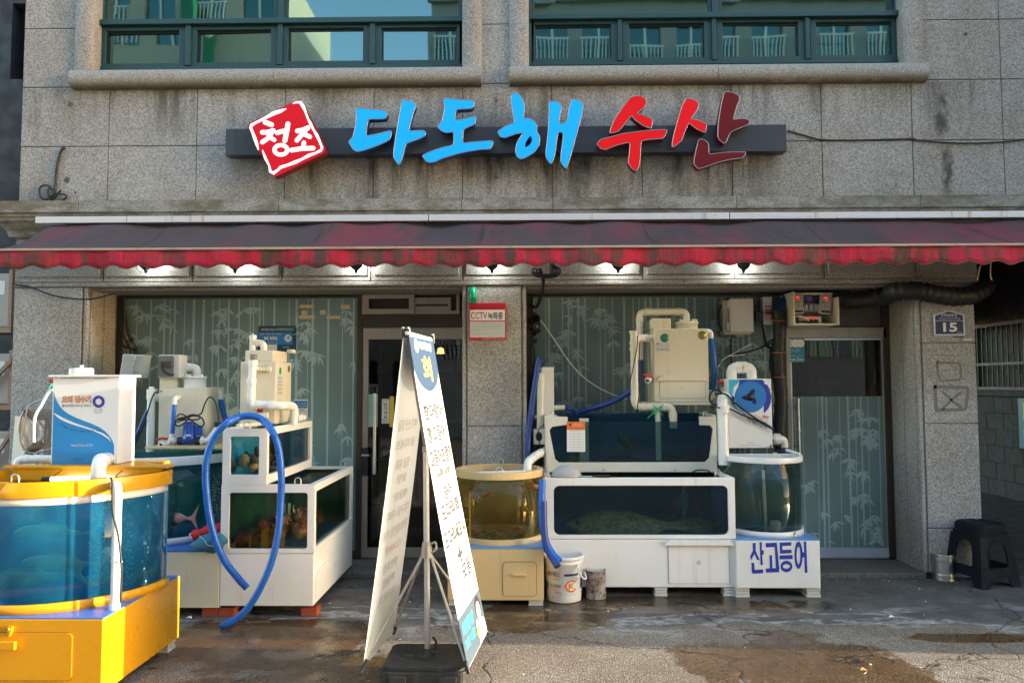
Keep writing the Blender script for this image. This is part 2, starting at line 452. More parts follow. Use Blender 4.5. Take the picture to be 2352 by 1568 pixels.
# painted sheet and plastics
paint('white_board', (.80, .785, .75), .35, .04, .2, (.42, .33, .2), 3, .03)
paint('cream_board', (.66, .61, .47), .4, .05, .3, (.38, .28, .15), 3, .03)
paint('tan_board', (.66, .47, .23), .42, .05, .35, (.30, .18, .07), 3, .03)
paint('yellow_board', (.64, .29, .004), .3, .05, .12, (.36, .12, .006), 2.5, .03)
paint('blue_top', (.05, .16, .5), .35, .1, .35, (.3, .32, .35), 6, .03)
paint('sky_top', (.10, .30, .62), .35, .1, .3, (.35, .36, .36), 6, .03)
paint('pvc', (.78, .77, .72), .3, .04, .2, (.5, .4, .25), 5, .02)
paint('pvc_old', (.66, .62, .50), .35, .07, .3, (.42, .3, .16), 5, .02)
paint('pvc_grey', (.16, .16, .17), .4)
paint('blue_tank', (.015, .24, .46), .5, .2, .3, (.02, .28, .40), 4)
paint('navy_tank', (.006, .075, .19), .5, .25, .3, (.01, .10, .14), 4)
paint('green_tank', (.035, .10, .085), .5, .4, .5, (.11, .19, .13), 3)
paint('teal_tank', (.025, .20, .20), .5, .35, .4, (.08, .30, .24), 3)
paint('tan_tank', (.46, .34, .09), .5, .25, .3, (.36, .30, .1), 4)
paint('blue_floor', (.01, .14, .42), .5, .2, .3, (.1, .3, .5), 6)
paint('alu', (.55, .55, .57), .35, .08, .3, (.3, .2, .12), 4, .03, .6)
paint('steel', (.56, .56, .55), .38, .08, .2, (.35, .28, .2), 8, .02, .9)
paint('rod', (.42, .40, .38), .35, .1, .3, (.2, .12, .06), 8, .02, .7)
paint('green_frame', (.012, .052, .056), .4, .12, .2, (.01, .03, .03), 3, .02)
paint('bronze', (.035, .026, .02), .4, .2, .2)
paint('door_frame', (.34, .31, .27), .4, .1, .5, (.16, .11, .08), 6, .03, .4)
paint('black_plastic', (.012, .012, .013), .45, .2, .15, (.06, .06, .06), 6)
paint('stool_plastic', (.010, .012, .017), .6, .1, .1, (.02, .02, .02), 4, .04, spec=.15)
paint('base_plastic', (.022, .022, .021), .5, .15, .45, (.13, .12, .10), 5, .08)
paint('black_wire', (.01, .01, .01), .5, .1, 0)
paint('white_wire', (.7, .7, .68), .5, .05, .1)
paint('grey_box', (.50, .50, .48), .4, .06, .3, (.3, .28, .25), 5)
paint('beige_box', (.42, .38, .34), .4, .05, .25, (.25, .2, .15), 5)
paint('sign_bar', (.030, .036, .048), .4, .12, .35, (.10, .11, .12), 4, .03)
paint('brick_red', (.30, .055, .022), .85, .3, .5, (.08, .03, .02), 20, .4)
paint('pallet_white', (.58, .56, .50), .6, .12, .5, (.25, .18, .1), 14, .1)
paint('wood', (.32, .19, .11), .6, .2, .3, (.12, .07, .04), 8, .1)
paint('net_cord', (.27, .19, .12), .85, .3, .3)
paint('net_grey', (.35, .35, .34), .6, .2, .1)
paint('red_cloth', (.45, .012, .02), .7, .25, .2)
paint('teal_cloth', (.035, .16, .24), .8, .3, .3, (.1, .2, .25), 14)
paint('bag_black', (.006, .006, .007), .25, .3, 0, nscale=20, bump=.6)
paint('duct_black', (.008, .0085, .009), .55, .3, .3, (.03, .03, .03), 12, .3)
paint('red_handle', (.5, .015, .015), .4, .1, .2)
paint('pump_blue', (.012, .07, .36), .35, .15, .2, (.01, .03, .1))
paint('dark_render', (.045, .045, .048), .8, .2, .4, (.02, .02, .02), 2)
paint('brown_wall', (.055, .026, .014), .7, .2, .3, (.03, .015, .01), 2)
paint('opposite_beige', (.46, .42, .35), .85, .1, .3)
paint('opposite_grey', (.30, .30, .30), .85, .15, .3)
paint('opposite_dark', (.12, .11, .10), .8, .15, .3)
paint('room_wood', (.085, .035, .018), .5, .3, .3)
paint('room_dark', (.025, .022, .02), .6, .2, .2)
paint('room_floor', (.11, .07, .05), .35, .2, .2)
flat('print_black', (.012, .012, .015), .5)
flat('print_white', (.8, .8, .78), .45)
flat('print_grey', (.28, .28, .28), .5)
flat('print_red', (.56, .012, .03), .45)
flat('print_navy', (.012, .018, .11), .4)
flat('print_blue', (.025, .19, .52), .4)
flat('print_sky', (.02, .24, .55), .4)
flat('print_teal', (.01, .24, .34), .4)
flat('print_deep', (.008, .05, .10), .4)
flat('print_royal', (.02, .045, .34), .4)
flat('print_cyan', (.05, .42, .62), .4)
flat('print_orange', (.75, .16, .02), .45)
flat('print_yellow', (.8, .62, .06), .45)
flat('print_pale', (.58, .62, .60), .45)
flat('print_skin', (.62, .42, .32), .5)
flat('print_hair', (.03, .02, .018), .5)
flat('print_cream', (.80, .55, .22), .45)
flat('water_blue_ink', (.02, .05, .30), .4)
flat('edge_silver', (.42, .40, .40), .35, .6)
flat('blue_side', (.006, .055, .16), .4); flat('red_side', (.16, .006, .012), .4)
flat('lit_blue', (.004, .10, .30), .4, spec=.2, emit=(.006, .36, .95), es=.13)
flat('lit_red', (.25, .003, .005), .4, spec=.2, emit=(.80, .006, .010), es=.08)
flat('unlit_red', (.13, .005, .009), .4, spec=.25)
flat('lit_panel_red', (.25, .003, .008), .4, spec=.2, emit=(.75, .006, .02), es=.075)
flat('lit_white', (.8, .8, .8), .4, emit=(1, .98, .95), es=0.12)
flat('lamp_lens', (.8, .8, .8), .3, emit=(.95, 1, .98), es=2.5)
flat('tube_light', (.9, .9, .9), .3, emit=(1, .98, .9), es=1.2)
flat('led_red', (.05, 0, 0), .3, emit=(1, .02, .01), es=0.5)
flat('led_orange', (.3, .03, .01), .3, emit=(1, .08, .02), es=0.08)
flat('warm_bulb', (.8, .6, .2), .3, emit=(1, .62, .18), es=0.6)
flat('emergency_green', (.0, .42, .2), .25)
flat('screw_black', (.005, .005, .006), .3)

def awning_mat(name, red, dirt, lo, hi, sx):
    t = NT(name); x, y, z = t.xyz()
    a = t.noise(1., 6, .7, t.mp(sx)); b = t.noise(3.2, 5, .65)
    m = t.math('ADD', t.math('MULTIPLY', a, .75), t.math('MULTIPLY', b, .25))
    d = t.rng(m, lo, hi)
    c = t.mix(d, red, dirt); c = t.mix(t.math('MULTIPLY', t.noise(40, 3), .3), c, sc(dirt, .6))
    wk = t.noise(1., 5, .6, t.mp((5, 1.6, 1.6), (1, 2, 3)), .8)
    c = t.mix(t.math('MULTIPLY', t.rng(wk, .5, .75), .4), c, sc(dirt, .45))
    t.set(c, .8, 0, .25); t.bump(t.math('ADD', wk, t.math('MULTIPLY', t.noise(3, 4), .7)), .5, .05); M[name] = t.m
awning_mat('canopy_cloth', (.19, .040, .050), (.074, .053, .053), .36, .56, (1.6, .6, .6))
awning_mat('valance_cloth', (.44, .014, .045), (.085, .05, .045), .44, .60, (10, 1, .9))

# water and glass
pane('clear_glass', (.90, .95, .93), .8)
pane('door_glass', (.70, .72, .70), 1.5)
pane('blue_water', (.50, .80, .92), .6, .28, (.018, .19, .34))
pane('teal_water', (.60, .82, .78), .6, .12, (.012, .10, .10))
pane('green_water', (.80, .86, .72), .6, .06, (.02, .06, .04))
pane('navy_water', (.66, .82, .84), .55, .14, (.004, .04, .065))
pane('amber_water', (.92, .84, .56), .5, .16, (.17, .13, .035))
pane('grey_water', (.78, .84, .82), .5, .16, (.05, .10, .10))
def water(name, col):
    t = NT(name); t.set(col, .06, 0, .6); tr = t.n('ShaderNodeBsdfTransparent'); tr.inputs[0].default_value = (.85, .95, .95, 1); mx = t.n('ShaderNodeMixShader'); mx.inputs[0].default_value = .42; t.inp(mx.inputs[1], tr.outputs[0]); t.inp(mx.inputs[2], t.b.outputs[0]); t.inp(t.out.inputs[0], mx.outputs[0])
    wv = t.noise(1., 4, .6, t.mp((7, 16, 1)), .6); t.bump(wv, .7, .02); M[name] = t.m
water('water_dark', (.02, .022, .024)); water('water_blue', (.012, .04, .075)); water('water_light', (.10, .13, .15)); water('water_amber', (.09, .07, .02))
def window_glass():
    t = NT('window_glass'); df = t.n('ShaderNodeBsdfDiffuse'); df.inputs[0].default_value = (.006, .022, .022, 1)
    gl = t.n('ShaderNodeBsdfGlossy'); gl.inputs[0].default_value = (.20, .34, .34, 1); gl.inputs['Roughness'].default_value = .02
    bp = t.n('ShaderNodeBump'); bp.inputs['Strength'].default_value = .06; bp.inputs['Distance'].default_value = .02
    t.inp(bp.inputs['Height'], t.noise(1.3, 2)); t.inp(gl.inputs['Normal'], bp.outputs[0])
    mx = t.n('ShaderNodeMixShader'); mx.inputs[0].default_value = .55
    t.inp(mx.inputs[1], df.outputs[0]); t.inp(mx.inputs[2], gl.outputs[0]); t.inp(t.out.inputs[0], mx.outputs[0]); M['window_glass'] = t.m
window_glass()
def film(name, op, col, rough=.25):
    t = NT(name)
    g = t.noise(220, 2, .6); v = t.rng(t.noise(.8, 4), .3, .7, .75, 1.2)
    c = t.mix(g, sc(col, .75), sc(col, 1.25)); c = t.mix(1., c, v, 'MULTIPLY')
    t.set(c, rough, 0, .45)
    tr = t.n('ShaderNodeBsdfTransparent'); tr.inputs[0].default_value = (.72, .85, .84, 1)
    mx = t.n('ShaderNodeMixShader'); mx.inputs[0].default_value = op
    t.inp(mx.inputs[1], tr.outputs[0]); t.inp(mx.inputs[2], t.b.outputs[0]); t.inp(t.out.inputs[0], mx.outputs[0])
    M[name] = t.m
film('film_dark', .70, (.225, .335, .345), .28)
film('film_bamboo', .82, (.43, .58, .60), .4)
flat('mint_board', (.30, .48, .44), .7); flat('khaki_board', (.27, .27, .15), .8); flat('tape', (.58, .50, .30), .6)
# living things
def skin(name, a, b, scale=18, rough=.35, dark=None):
    t = NT(name); x, y, z = t.xyz()
    c = t.mix(t.rng(t.noise(scale, 5, .7), .35, .62), a, b)
    t.set(c, rough, 0, .5); t.bump(t.noise(scale*4, 3), .3, .004); M[name] = t.m
def banded(name, a, b, n=26., dist=2.2):
    t = NT(name); k = t.n('ShaderNodeTexWave', wave_type='BANDS', bands_direction='X'); t.inp(k.inputs[0], t.pos())
    k.inputs['Scale'].default_value = n; k.inputs['Distortion'].default_value = dist; k.inputs['Detail Scale'].default_value = 1.5
    t.set(t.mix(t.rng(k.outputs[1], .42, .58), a, b), .35); M[name] = t.m
skin('mackerel_skin', (.46, .46, .36), (.72, .64, .42), 8); skin('bream_skin', (.42, .20, .17), (.62, .34, .27), 10)
banded('banded_skin', (.008, .01, .012), (.62, .66, .62), 9.5, .8)
skin('flatfish_skin', (.16, .10, .035), (.46, .30, .12), 26); skin('dark_skin', (.016, .014, .012), (.05, .042, .035), 14)
skin('squid_skin', (.30, .07, .035), (.48, .20, .10), 20); skin('squid_pale', (.50, .46, .30), (.62, .58, .40), 12)
skin('sea_squirt', (.15, .018, .010), (.32, .09, .02), 40, .4); skin('crab_red', (.30, .03, .03), (.45, .10, .05), 30)
skin('clam_shell', (.30, .24, .14), (.50, .42, .26), 30, .5); skin('clam_flesh', (.60, .22, .07), (.62, .40, .18), 30, .3)
skin('mussel', (.02, .02, .03), (.09, .09, .12), 50, .35); skin('shell_brown', (.12, .05, .03), (.26, .14, .08), 30)
skin('tin_rust', (.10, .04, .02), (.35, .33, .30), 24, .45)
paint('hose_blue', (.012, .13, .52), .32, .12, .12, (.02, .05, .2), 10, .02)
paint('hose_deep', (.006, .045, .24), .35, .15, .1, (.02, .05, .2), 10, .02)
M['tin'] = paint('tin', (.60, .60, .59), .36, .06, .15, (.3, .2, .1), 10, .01, 1.0)
paint('tin_inside', (.30, .24, .07), .35, .1, .1, metal=.8)
paint('banner_cloth', (.80, .79, .76), .6, .03, .1, (.6, .55, .5), 3, .08)
# ---------------------------------------------------------------- setting
W, GL = 6.5, 7.0        # facade plane, shop-window plane
mb = MB(); mb.add([(-30, -30, 0), (30, -30, 0), (30, 40, 0), (-30, 40, 0)], [(0, 1, 2, 3)], 'pavement')
tag(mb.build('pavement'), kind='structure')

B = thing('restaurant_building', (0, W, 0), 'grey granite building with dark green upper windows and a fish restaurant on its ground floor', 'building')
XK = [-3.685+.7886*k for k in range(13)]; ZK = [3.251, 3.768, 4.307, 4.846, 5.385, 5.924, 6.463]
XL, XR = P(50, 250, W).x, 6.95
sl0, sl1 = P(172, 185, W).x, P(1107, 185, W).x; sr0, sr1 = P(1170, 180, W).x, P(2122, 180, W).x
mb = MB()
def tiles(x0, x1, z0, z1, cuts):
    xs = [x0]+[c for c in cuts if x0+.03 < c < x1-.03]+[x1]
    for a, b in zip(xs, xs[1:]): mb.box(a+.003, b-.003, W, W+.06, z0+.003, z1-.003, 'granite_wall')
for a, b in zip([3.0]+ZK[:2], ZK[:3]):
    tiles(XL, XR, a, b, XK)
mb.box(XL+.001, XR, W+.012, W+.2, 2.9, 4.30, 'mortar')
for a, b in zip(ZK[2:], ZK[3:]):
    tiles(XL, sl0+.02, a, b, []); tiles(sl1-.02, sr0+.02, a, b, []); tiles(sr1-.02, XR, a, b, [XK[10]])
for a, b in ((XL+.001, sl0+.02), (sl1-.02, sr0+.02), (sr1-.02, XR)): mb.box(a, b, W+.012, W+.3, 4.30, 6.46, 'mortar')
mb.box(XL, XL+.03, W+.06, 16, 0, 6.46, 'granite_wall')
mb.box(XL, XR, W+.3, 16, 6.46, 6.6, 'mortar')
mb.box(XL, XR, 12, 12.2, 2.6, 6.46, 'mortar')
mb.build('wall', B, bevel=.004)
# moulded surrounds: thick rounded sill, slimmer sides
def surround(x0, x1):
    zb = P((172+1107)/2, 196, W-.08).z; zt = P(640, 160, W-.02).z
    mb = MB()
    prof = [(W+.1, zt+.01), (W-.03, zt+.01)]+[(W-.035-.075*math.sin(a), zt-.06-.075*(1-math.cos(a))+.06*math.cos(a)) for a in [R(d) for d in range(10, 171, 16)]]
    prof = [(W+.1, zt)]+[(W-.02-.085*math.sin(R(d))**.8, (zb+zt)/2+(zt-zb)/2*math.cos(R(d))) for d in range(0, 181, 15)]+[(W+.1, zb)]
    cuts = [x0, x0+(x1-x0)*.5, x1]
    for a, b in zip(cuts, cuts[1:]):
        n = len(prof)
        vs = [(a+.002, y, z) for y, z in prof]+[(b-.002, y, z) for y, z in prof]
        mb.add(vs, [(i, i+1, n+i+1, n+i) for i in range(n-1)]+[(0, n, 2*n-1, n-1)], 'granite_sill', True)
        mb.add(vs[:n], [tuple(range(n))], 'granite_sill'); mb.add(vs[n:], [tuple(range(n))], 'granite_sill')
    mb.build('sill', B)
    wd = .175
    for xa, xb in ((x0, x0+wd), (x1-wd, x1)):
        mb = MB()
        pr = [(xa, W+.1)]+[((xa+xb)/2-wd/2*math.cos(R(d)), W-.055*math.sin(R(d))**.7) for d in range(0, 181, 15)]+[(xb, W+.1)]
        n = len(pr); vs = [(x, y, zt-.02) for x, y in pr]+[(x, y, 6.4) for x, y in pr]
        mb.add(vs, [(i, i+1, n+i+1, n+i) for i in range(n-1)], 'granite_lintel', True)
        mb.build('window_surround', B)
surround(sl0, sl1); surround(sr0, sr1)

def upper_window(x0, x1, yb, ybar, verts, glasses, gy):
    """aluminium window: a fixed row above, four awning sashes below"""
    Y = W+.10
    fx0, fx1 = P(x0, 100, Y).x, P(x1, 100, Y).x; zb = P((x0+x1)/2, yb, Y).z; zbar0 = P((x0+x1)/2, ybar[1], Y-.03).z; zbar1 = P((x0+x1)/2, ybar[0], Y-.03).z
    zt = 6.2
    mb = MB()
    mb.box(fx0, fx0+.06, Y-.02, Y+.08, zb, zt, 'green_frame'); mb.box(fx1-.05, fx1, Y-.02, Y+.08, zb, zt, 'green_frame')
    mb.box(fx0+.06, fx1-.05, Y-.018, Y+.08, zb, zb+.035, 'green_frame')
    mb.box(fx0+.045, fx1-.035, Y-.05, Y+.06, zbar0, zbar1, 'green_frame')
    for a, b in verts: mb.box(P(a, 100, Y-.03).x, P(b, 100, Y-.03).x, Y-.03, Y+.07, zb+.035, zbar0, 'green_frame')
    a, b = verts[1]; mb.box(P(a, 20, Y-.03).x, P(b, 20, Y-.03).x+.015, Y-.028, Y+.07, zbar1, zt, 'green_frame')
    wf = mb.build('window', B, bevel=.004)
    edges = [fx0+.06]+[P((a+b)/2, 100, Y).x for a, b in verts]+[fx1-.05]
    for i, (g0, g1) in enumerate(glasses):
        s = MB(); ga, gb = P(g0, 110, Y+.03).x, P(g1, 110, Y+.03).x; gz0, gz1 = P((g0+g1)/2, gy[i][1], Y+.03).z, P((g0+g1)/2, gy[i][0], Y+.03).z
        oa, ob = edges[i]+.02, edges[i+1]-.02
        s.fplate(rect(oa, ob, zb+.038, zbar0-.003), [rect(ga-.012, gb+.012, gz0-.012, gz1+.03)], Y-.005, Y+.02, 'green_frame')
        s.fplate(rect(ga-.012, gb+.012, gz0-.012, gz1+.03), [rect(ga, gb, gz0, gz1+.012)], Y+.02, Y+.05, 'screw_black')
        s.build('sash', wf, bevel=.003)
        g = MB(); rg = random.Random(g0)
        t1, t2 = rg.uniform(-.006, .006), rg.uniform(-.004, .004)
        g.add([(ga-.01, Y+.035-t1, gz0-.01), (gb+.01, Y+.035+t1, gz0-.01), (gb+.01, Y+.035+t1+t2, gz1+.03), (ga-.01, Y+.035-t1+t2, gz1+.03)], [(0, 1, 2, 3)], 'window_glass'); g.build('pane', wf)
    m1 = P(verts[1][0], 20, Y).x; m2 = P(verts[1][1], 20, Y).x+.015
    for a, b in ((fx0+.06, m1), (m2, fx1-.05)):
        s = MB(); s.fplate(rect(a, b, zbar1, zt), [rect(a+.03, b-.03, zbar1+.012, zt-.04)], Y+.0, Y+.045, 'green_frame'); s.build('sash', wf, bevel=.003)
        g = MB(); g.add([(a+.025, Y+.028, zbar1), (b-.025, Y+.032, zbar1), (b-.025, Y+.03, zt-.03), (a+.025, Y+.03, zt-.03)], [(0, 1, 2, 3)], 'window_glass'); g.build('pane', wf)
    bk = MB(); bk.box(fx0, fx1, Y+.12, Y+.14, zb, zt, 'screw_black'); bk.build('backing', wf)
upper_window(213, 1074, 160, (43, 55), [(425, 437), (637, 648), (849, 861)], [(250, 412), (458, 622), (668, 834), (881, 1047)], [(82, 147), (80, 144), (76, 141), (75, 139)])
upper_window(1205, 2081, 149, (30, 42), [(1419, 1429), (1636, 1646), (1851, 1861)], [(1231, 1400), (1446, 1613), (1660, 1828), (1875, 2043)], [(68, 135), (65, 133), (63, 131), (62, 128)])

# old anchor holes in the stone
for px, py, r_ in ((161, 240, .028), (154, 413, .03), (1140, 231, .016), (1139, 407, .02), (173, 442, .012), (2218, 78, .02)):
    p = P(px, py, W-.002); mb = MB(); mb.lathe([(.001, .0), (r_*.5, -.001), (r_*.9, .0), (r_, .003)], (p.x, W-.002, p.z), 'granite_step', 14, 'y'); mb.lathe([(.001, -.002), (r_*.35, -.0015)], (p.x, W-.002, p.z), 'mortar', 10, 'y'); mb.build('anchor_hole', B)

# cornice
mb = MB(); cx0 = P(-6, 470, W-.18).x
prof = [(.0, 3.245), (.19, 3.235), (.19, 3.135), (.165, 3.13), (.165, 3.105), (.145, 3.10), (.14, 3.075), (.10, 3.06), (.06, 3.0), (.045, 2.95), (0, 2.945)]
cuts = [cx0]+[P(q, 470, W-.19).x for q in (180, 640, 850, 1060, 1270, 1692, 2115)]+[XR]
for i, (a, b) in enumerate(zip(cuts, cuts[1:])):
    n = len(prof); ga = .002
    if i == 0: va = [(XL-p_, W-p_, z) for p_, z in prof]
    else: va = [(a+ga, W-p_, z) for p_, z in prof]
    vs = va+[(b-ga, W-p_, z) for p_, z in prof]
    mb.add(vs, [(k, k+1, n+k+1, n+k) for k in range(n-1)]+[tuple(range(n-1, -1, -1)), tuple(range(n, 2*n))], 'granite_ledge')
vs = [(XL-p_, W-p_, z) for p_, z in prof]+[(XL-p_, 9, z) for p_, z in prof]; n = len(prof)
mb.add(vs, [(k, k+1, n+k+1, n+k) for k in range(n-1)], 'granite_ledge')
mb.build('cornice', B)

# lintel with panels
LZ = P(640, 657, W).z; ZS = P(640, 646, W).z
XPL, XPR = P(32, 700, W).x, P(2248, 700, W).x
mb = MB(); mb.box(XPL, XPR, W+.012, GL+.1, LZ+.03, 2.96, 'granite_lintel')
js = [XPL]+[P(q, 630, W).x for q in (238, 443, 648, 852, 1062, 1269, 1477, 1686, 1893, 2103)]+[XPR]
for a, b in zip(js, js[1:]):
    mb.box(a+.004, b-.004, W-.004, W+.012, ZS, 2.96, 'granite_lintel')
    mb.box(a+.03, b-.03, W-.016, W-.004, ZS+.045, 2.93, 'granite_lintel')
mb.box(XPL+.002, XPR-.002, W-.012, GL+.08, LZ, ZS-.006, 'granite_lintel')
mb.box(XPL+.1, XPR-.1, W+.10, GL+.05, LZ-.02, LZ, 'granite_lintel')
mb.build('lintel', B, bevel=.006)

# pillars, each with jamb grooves
def pillar(x0, x1, joints, left, right, z1=None):
    mb = MB(); z1 = z1 or LZ-.001
    zs = [0.0]+joints+[z1]
    for a, b in zip(zs, zs[1:]):
        e0 = .045 if left else 0; e1 = .045 if right else 0
        mb.box(x0+e0, x1-e1, W, W+.045, a+.003, b-.003, 'granite_pillar')
        if left: mb.box(x0, x0+.03, W+.004, W+.045, a, b, 'granite_pillar')
        if right: mb.box(x1-.03, x1, W+.004, W+.045, a, b, 'granite_pillar')
    mb.box(x0+.012, x1-.012, W+.02, GL+.12, 0, z1, 'mortar' if False else 'granite_lintel')
    for ya, yb in ((W+.07, W+.255), (W+.285, W+.5)): mb.box(x0, x1, ya, yb, 0, z1, 'granite_pillar')
    return mb.build('pillar', B, bevel=.006)
XA = P(201, 660, W).x; XC0, XC1 = P(1062, 800, W).x, P(1209, 800, W).x; XD = P(2114, 1000, W).x
pillar(XPL, XA, [], False, True)
pillar(XC0, XC1, [P(1130, 978, W).z], True, True)
pillar(XD, P(2252, 1100, W).x, [P(2170, q, W).z for q in (1213, 972, 787)], True, False)
mb = MB(); x0, x1, z0, z1 = fr(2122, 1307, 2182, 1322, W+.0); mb.box(x0, x1, W-.012, W+.05, 0, .05, 'screw_black'); mb.build('base_block', B)
# cement patches scrawled on the right pillar
mb = MB(); f = lambda a, b: (P(a, b, W-.002).x, W-.002, P(a, b, W-.002).z)
for pts, wd in (([(2152, 832), (2205, 834), (2207, 850), (2206, 872), (2158, 874), (2153, 850), (2153, 832)], 5), ([(2148, 888), (2224, 890), (2218, 940), (2150, 942), (2148, 888)], 8), ([(2166, 900), (2185, 918), (2207, 935)], 6), ([(2206, 902), (2185, 918), (2166, 938)], 6), ([(2146, 815), (2207, 818)], 2)):
    if len(pts) > 4: pts = [tuple(p) for p in fillet([(*p, 0) for p in pts], 6, 3)]; pts = [(p[0], p[1]) for p in pts]
    mb.stroke(pts, [wd*(0.8+.4*random.Random(i).random()) for i in range(len(pts))], f, 'patch' if 'patch' in M else paint('patch', (.20, .19, .165), .9, .2, .3, bump=.2))
mb.build('cement_patch', B)

# steps
mb = MB(); mb.box(XA+.002, XC0-.002, W-.05, GL-.06, 0, .05, 'granite_step'); mb.box(XC1+.002, XD-.002, W-.03, GL-.06, 0, .05, 'granite_step')
mb.box(XA+.001, XD-.001, GL-.06, GL+3.0, 0, .045, 'room_floor')
mb.build('step', B, bevel=.006)

# ground-floor windows with bamboo film
def bamboo(mb, x0, x1, z0, z1, y, seed, mat='film_bamboo'):
    rg = random.Random(seed); x = x0+.02; k = 0
    def inside(p): return x0 <= p[0] <= x1 and z0 <= p[1] <= z1
    stalks = []
    while x < x1-.02:
        wd = rg.choice((.007, .009, .011, .015, .019, .024)); stalks.append((x, wd)); lean = rg.uniform(-.012, .012)
        z = z0+rg.uniform(0, .1)-.05
        while z < z1:
            h = rg.uniform(.17, .30); a, b = max(z, z0), min(z+h-.006, z1); k += 1
            if b > a+.01:
                xa = x+lean*(a-z0)/(z1-z0); xb = x+lean*(b-z0)/(z1-z0); yy = y-k*.000012
                pts = [(xa-wd*.58, a), (xa+wd*.58, a), (xa+wd*.47, a+.012), (xb+wd*.47, b-.012), (xb+wd*.58, b), (xb-wd*.58, b), (xb-wd*.47, b-.012), (xa-wd*.47, a+.012)]
                if all(inside(p) for p in pts): mb.add([(p, yy, q) for p, q in pts], [tuple(range(8))], mat)
            z += h
        x += rg.choice((.05, .065, .09, .12))*rg.uniform(.8, 1.2)
    nz = int((z1-z0)*(x1-x0)*17)
    for i in range(nz):
        sx = rg.choice(stalks)[0]+rg.uniform(-.02, .02); sz = rg.uniform(z0+.05, z1-.02)
        for c in range(rg.randint(1, 4)):
            cx, cz = sx+rg.uniform(-.07, .07), sz+rg.uniform(-.08, .08)
            for j in range(rg.randint(5, 7)):
                an = R(rg.uniform(-175, -5)); L = rg.uniform(.065, .115); wd = L*.085; k += 1; yy = y-.001-k*.000012
                d = Vector((math.cos(an), math.sin(an))); nn = Vector((-d.y, d.x)); p = Vector((cx, cz))
                if not (inside(p) and inside(p+d*L)): continue
                q = [p, p+d*L*.25+nn*wd, p+d*L*.5+nn*wd*.95-Vector((0, .002)), p+d*L-Vector((0, .01)), p+d*L*.5-nn*wd, p+d*L*.25-nn*wd]
                mb.add([(v.x, yy, v.y) for v in q], [tuple(range(6))], mat)
def shop_window(x0, x1, seed):
    zt = LZ-.03
    fm = MB(); fm.fplate(rect(x0, x1, .05, zt), [rect(x0+.05, x1-.05, .12, zt-.02)], GL-.02, GL+.05, 'bronze'); wn = fm.build('shop_window', B, bevel=.003)
    g = MB(); g.box(x0+.045, x1-.045, GL, GL+.008, .115, zt-.015, 'film_dark'); g.build('pane', wn)
    b = MB(); bamboo(b, x0+.055, x1-.055, .13, zt-.03, GL-.002, seed); b.build('bamboo_film', wn)
    return wn
xw1 = P(832, 900, GL).x
shop_window(XA+.002, xw1, 3)
xw2 = P(1806, 900, GL).x
shop_window(XC1+.002, xw2, 8)
# boards and papers that stand against the inside of the glass
mb = MB(); x0, x1, z0, z1 = fr(290, 814, 786, 1080, GL+.05); mb.box(x0, x1, GL+.05, GL+.06, z0, z1, 'mint_board'); mb.build('mint_panel', B)
mb = MB(); x0, x1, z0, z1 = fr(600, 712, 738, 812, GL+.04); mb.box(x0, x1, GL+.03, GL+.035, z0, z1, 'khaki_board'); mb.build('khaki_panel', B)
mb = MB(); x0, x1, z0, z1 = fr(1235, 880, 1800, 1100, GL+.25); mb.box(x0, x1, GL+.25, GL+.27, z0, z1, 'grey_panel' if 'grey_panel' in M else flat('grey_panel', (.20, .28, .28), .7)); mb.build('grey_panel', B)

# left doorway: transom, door, handle
dx0, dx1 = xw1, XC0
mb = MB(); x0, x1, z0, z1 = fr(833, 672, 1056, 724, GL)
mb.fplate(rect(dx0+.003, dx1-.003, z0, LZ-.03), [], GL+.03, GL+.06, 'bronze')
mb.fplate(rect(x0, x1, z0+.01, z1), [rect(x0+.03, x1-.03, z0+.04, z1-.02)], GL-.03, GL+.03, 'door_frame')
a, b, c, d = fr(835, 676, 952, 720, GL-.04); mb.fplate(rect(a, b, c, d), [rect(a+.05, b-.05, c+.045, d-.04)], GL-.05, GL-.03, 'door_frame')
a, b, c, d = fr(950, 683, 1036, 718, GL-.02); mb.box(a, b, GL-.026, GL-.01, c, d, 'door_frame'); mb.box(a+.02, b-.03, GL-.03, GL-.025, (c+d)/2-.012, (c+d)/2+.008, 'bronze')
x0, x1, z0, z1 = fr(830, 724, 1060, 752, GL); mb.box(dx0+.002, dx1-.002, GL-.015, GL+.06, z0, z1+.02, 'bronze')
mb.build('transom', B, bevel=.003)
zt = P(945, 752, GL).z
mb = MB(); gx0, gx1 = P(845, 1000, GL).x, dx1-.07
mb.fplate(rect(dx0+.004, dx1-.004, .05, zt-.003), [rect(gx0, gx1+.06, P(900, 1257, GL).z, P(945, 779, GL).z)], GL-.01, GL+.045, 'door_frame'); dr = mb.build('door', B, bevel=.003)
mb = MB(); mb.box(gx0-.005, gx1+.062, GL+.012, GL+.02, .1, zt-.1, 'door_glass'); mb.build('pane', dr)
mb = MB(); hx = P(861, 1000, GL-.06).x; h0, h1 = P(861, 1088, GL-.06).z, P(861, 903, GL-.06).z
mb.tube([(hx, GL-.07, h0), (hx, GL-.07, h1)], .016, 'steel', 12)
for z in (h0+.12, h1-.12): mb.tube([(hx, GL-.07, z), (hx, GL+.015, z)], .008, 'steel', 8)
mb.build('handle', dr)
mb = MB(); x0, x1, z0, z1 = fr(832, 1028, 846, 1090, GL-.02); mb.box(x0, x1, GL-.035, GL-.012, z0, z1, 'black_plastic'); x0, x1, z0, z1 = fr(830, 1043, 848, 1047, GL-.03); mb.box(x0, x1, GL-.04, GL-.035, z0, z1, 'steel'); mb.build('lock', dr, bevel=.004)
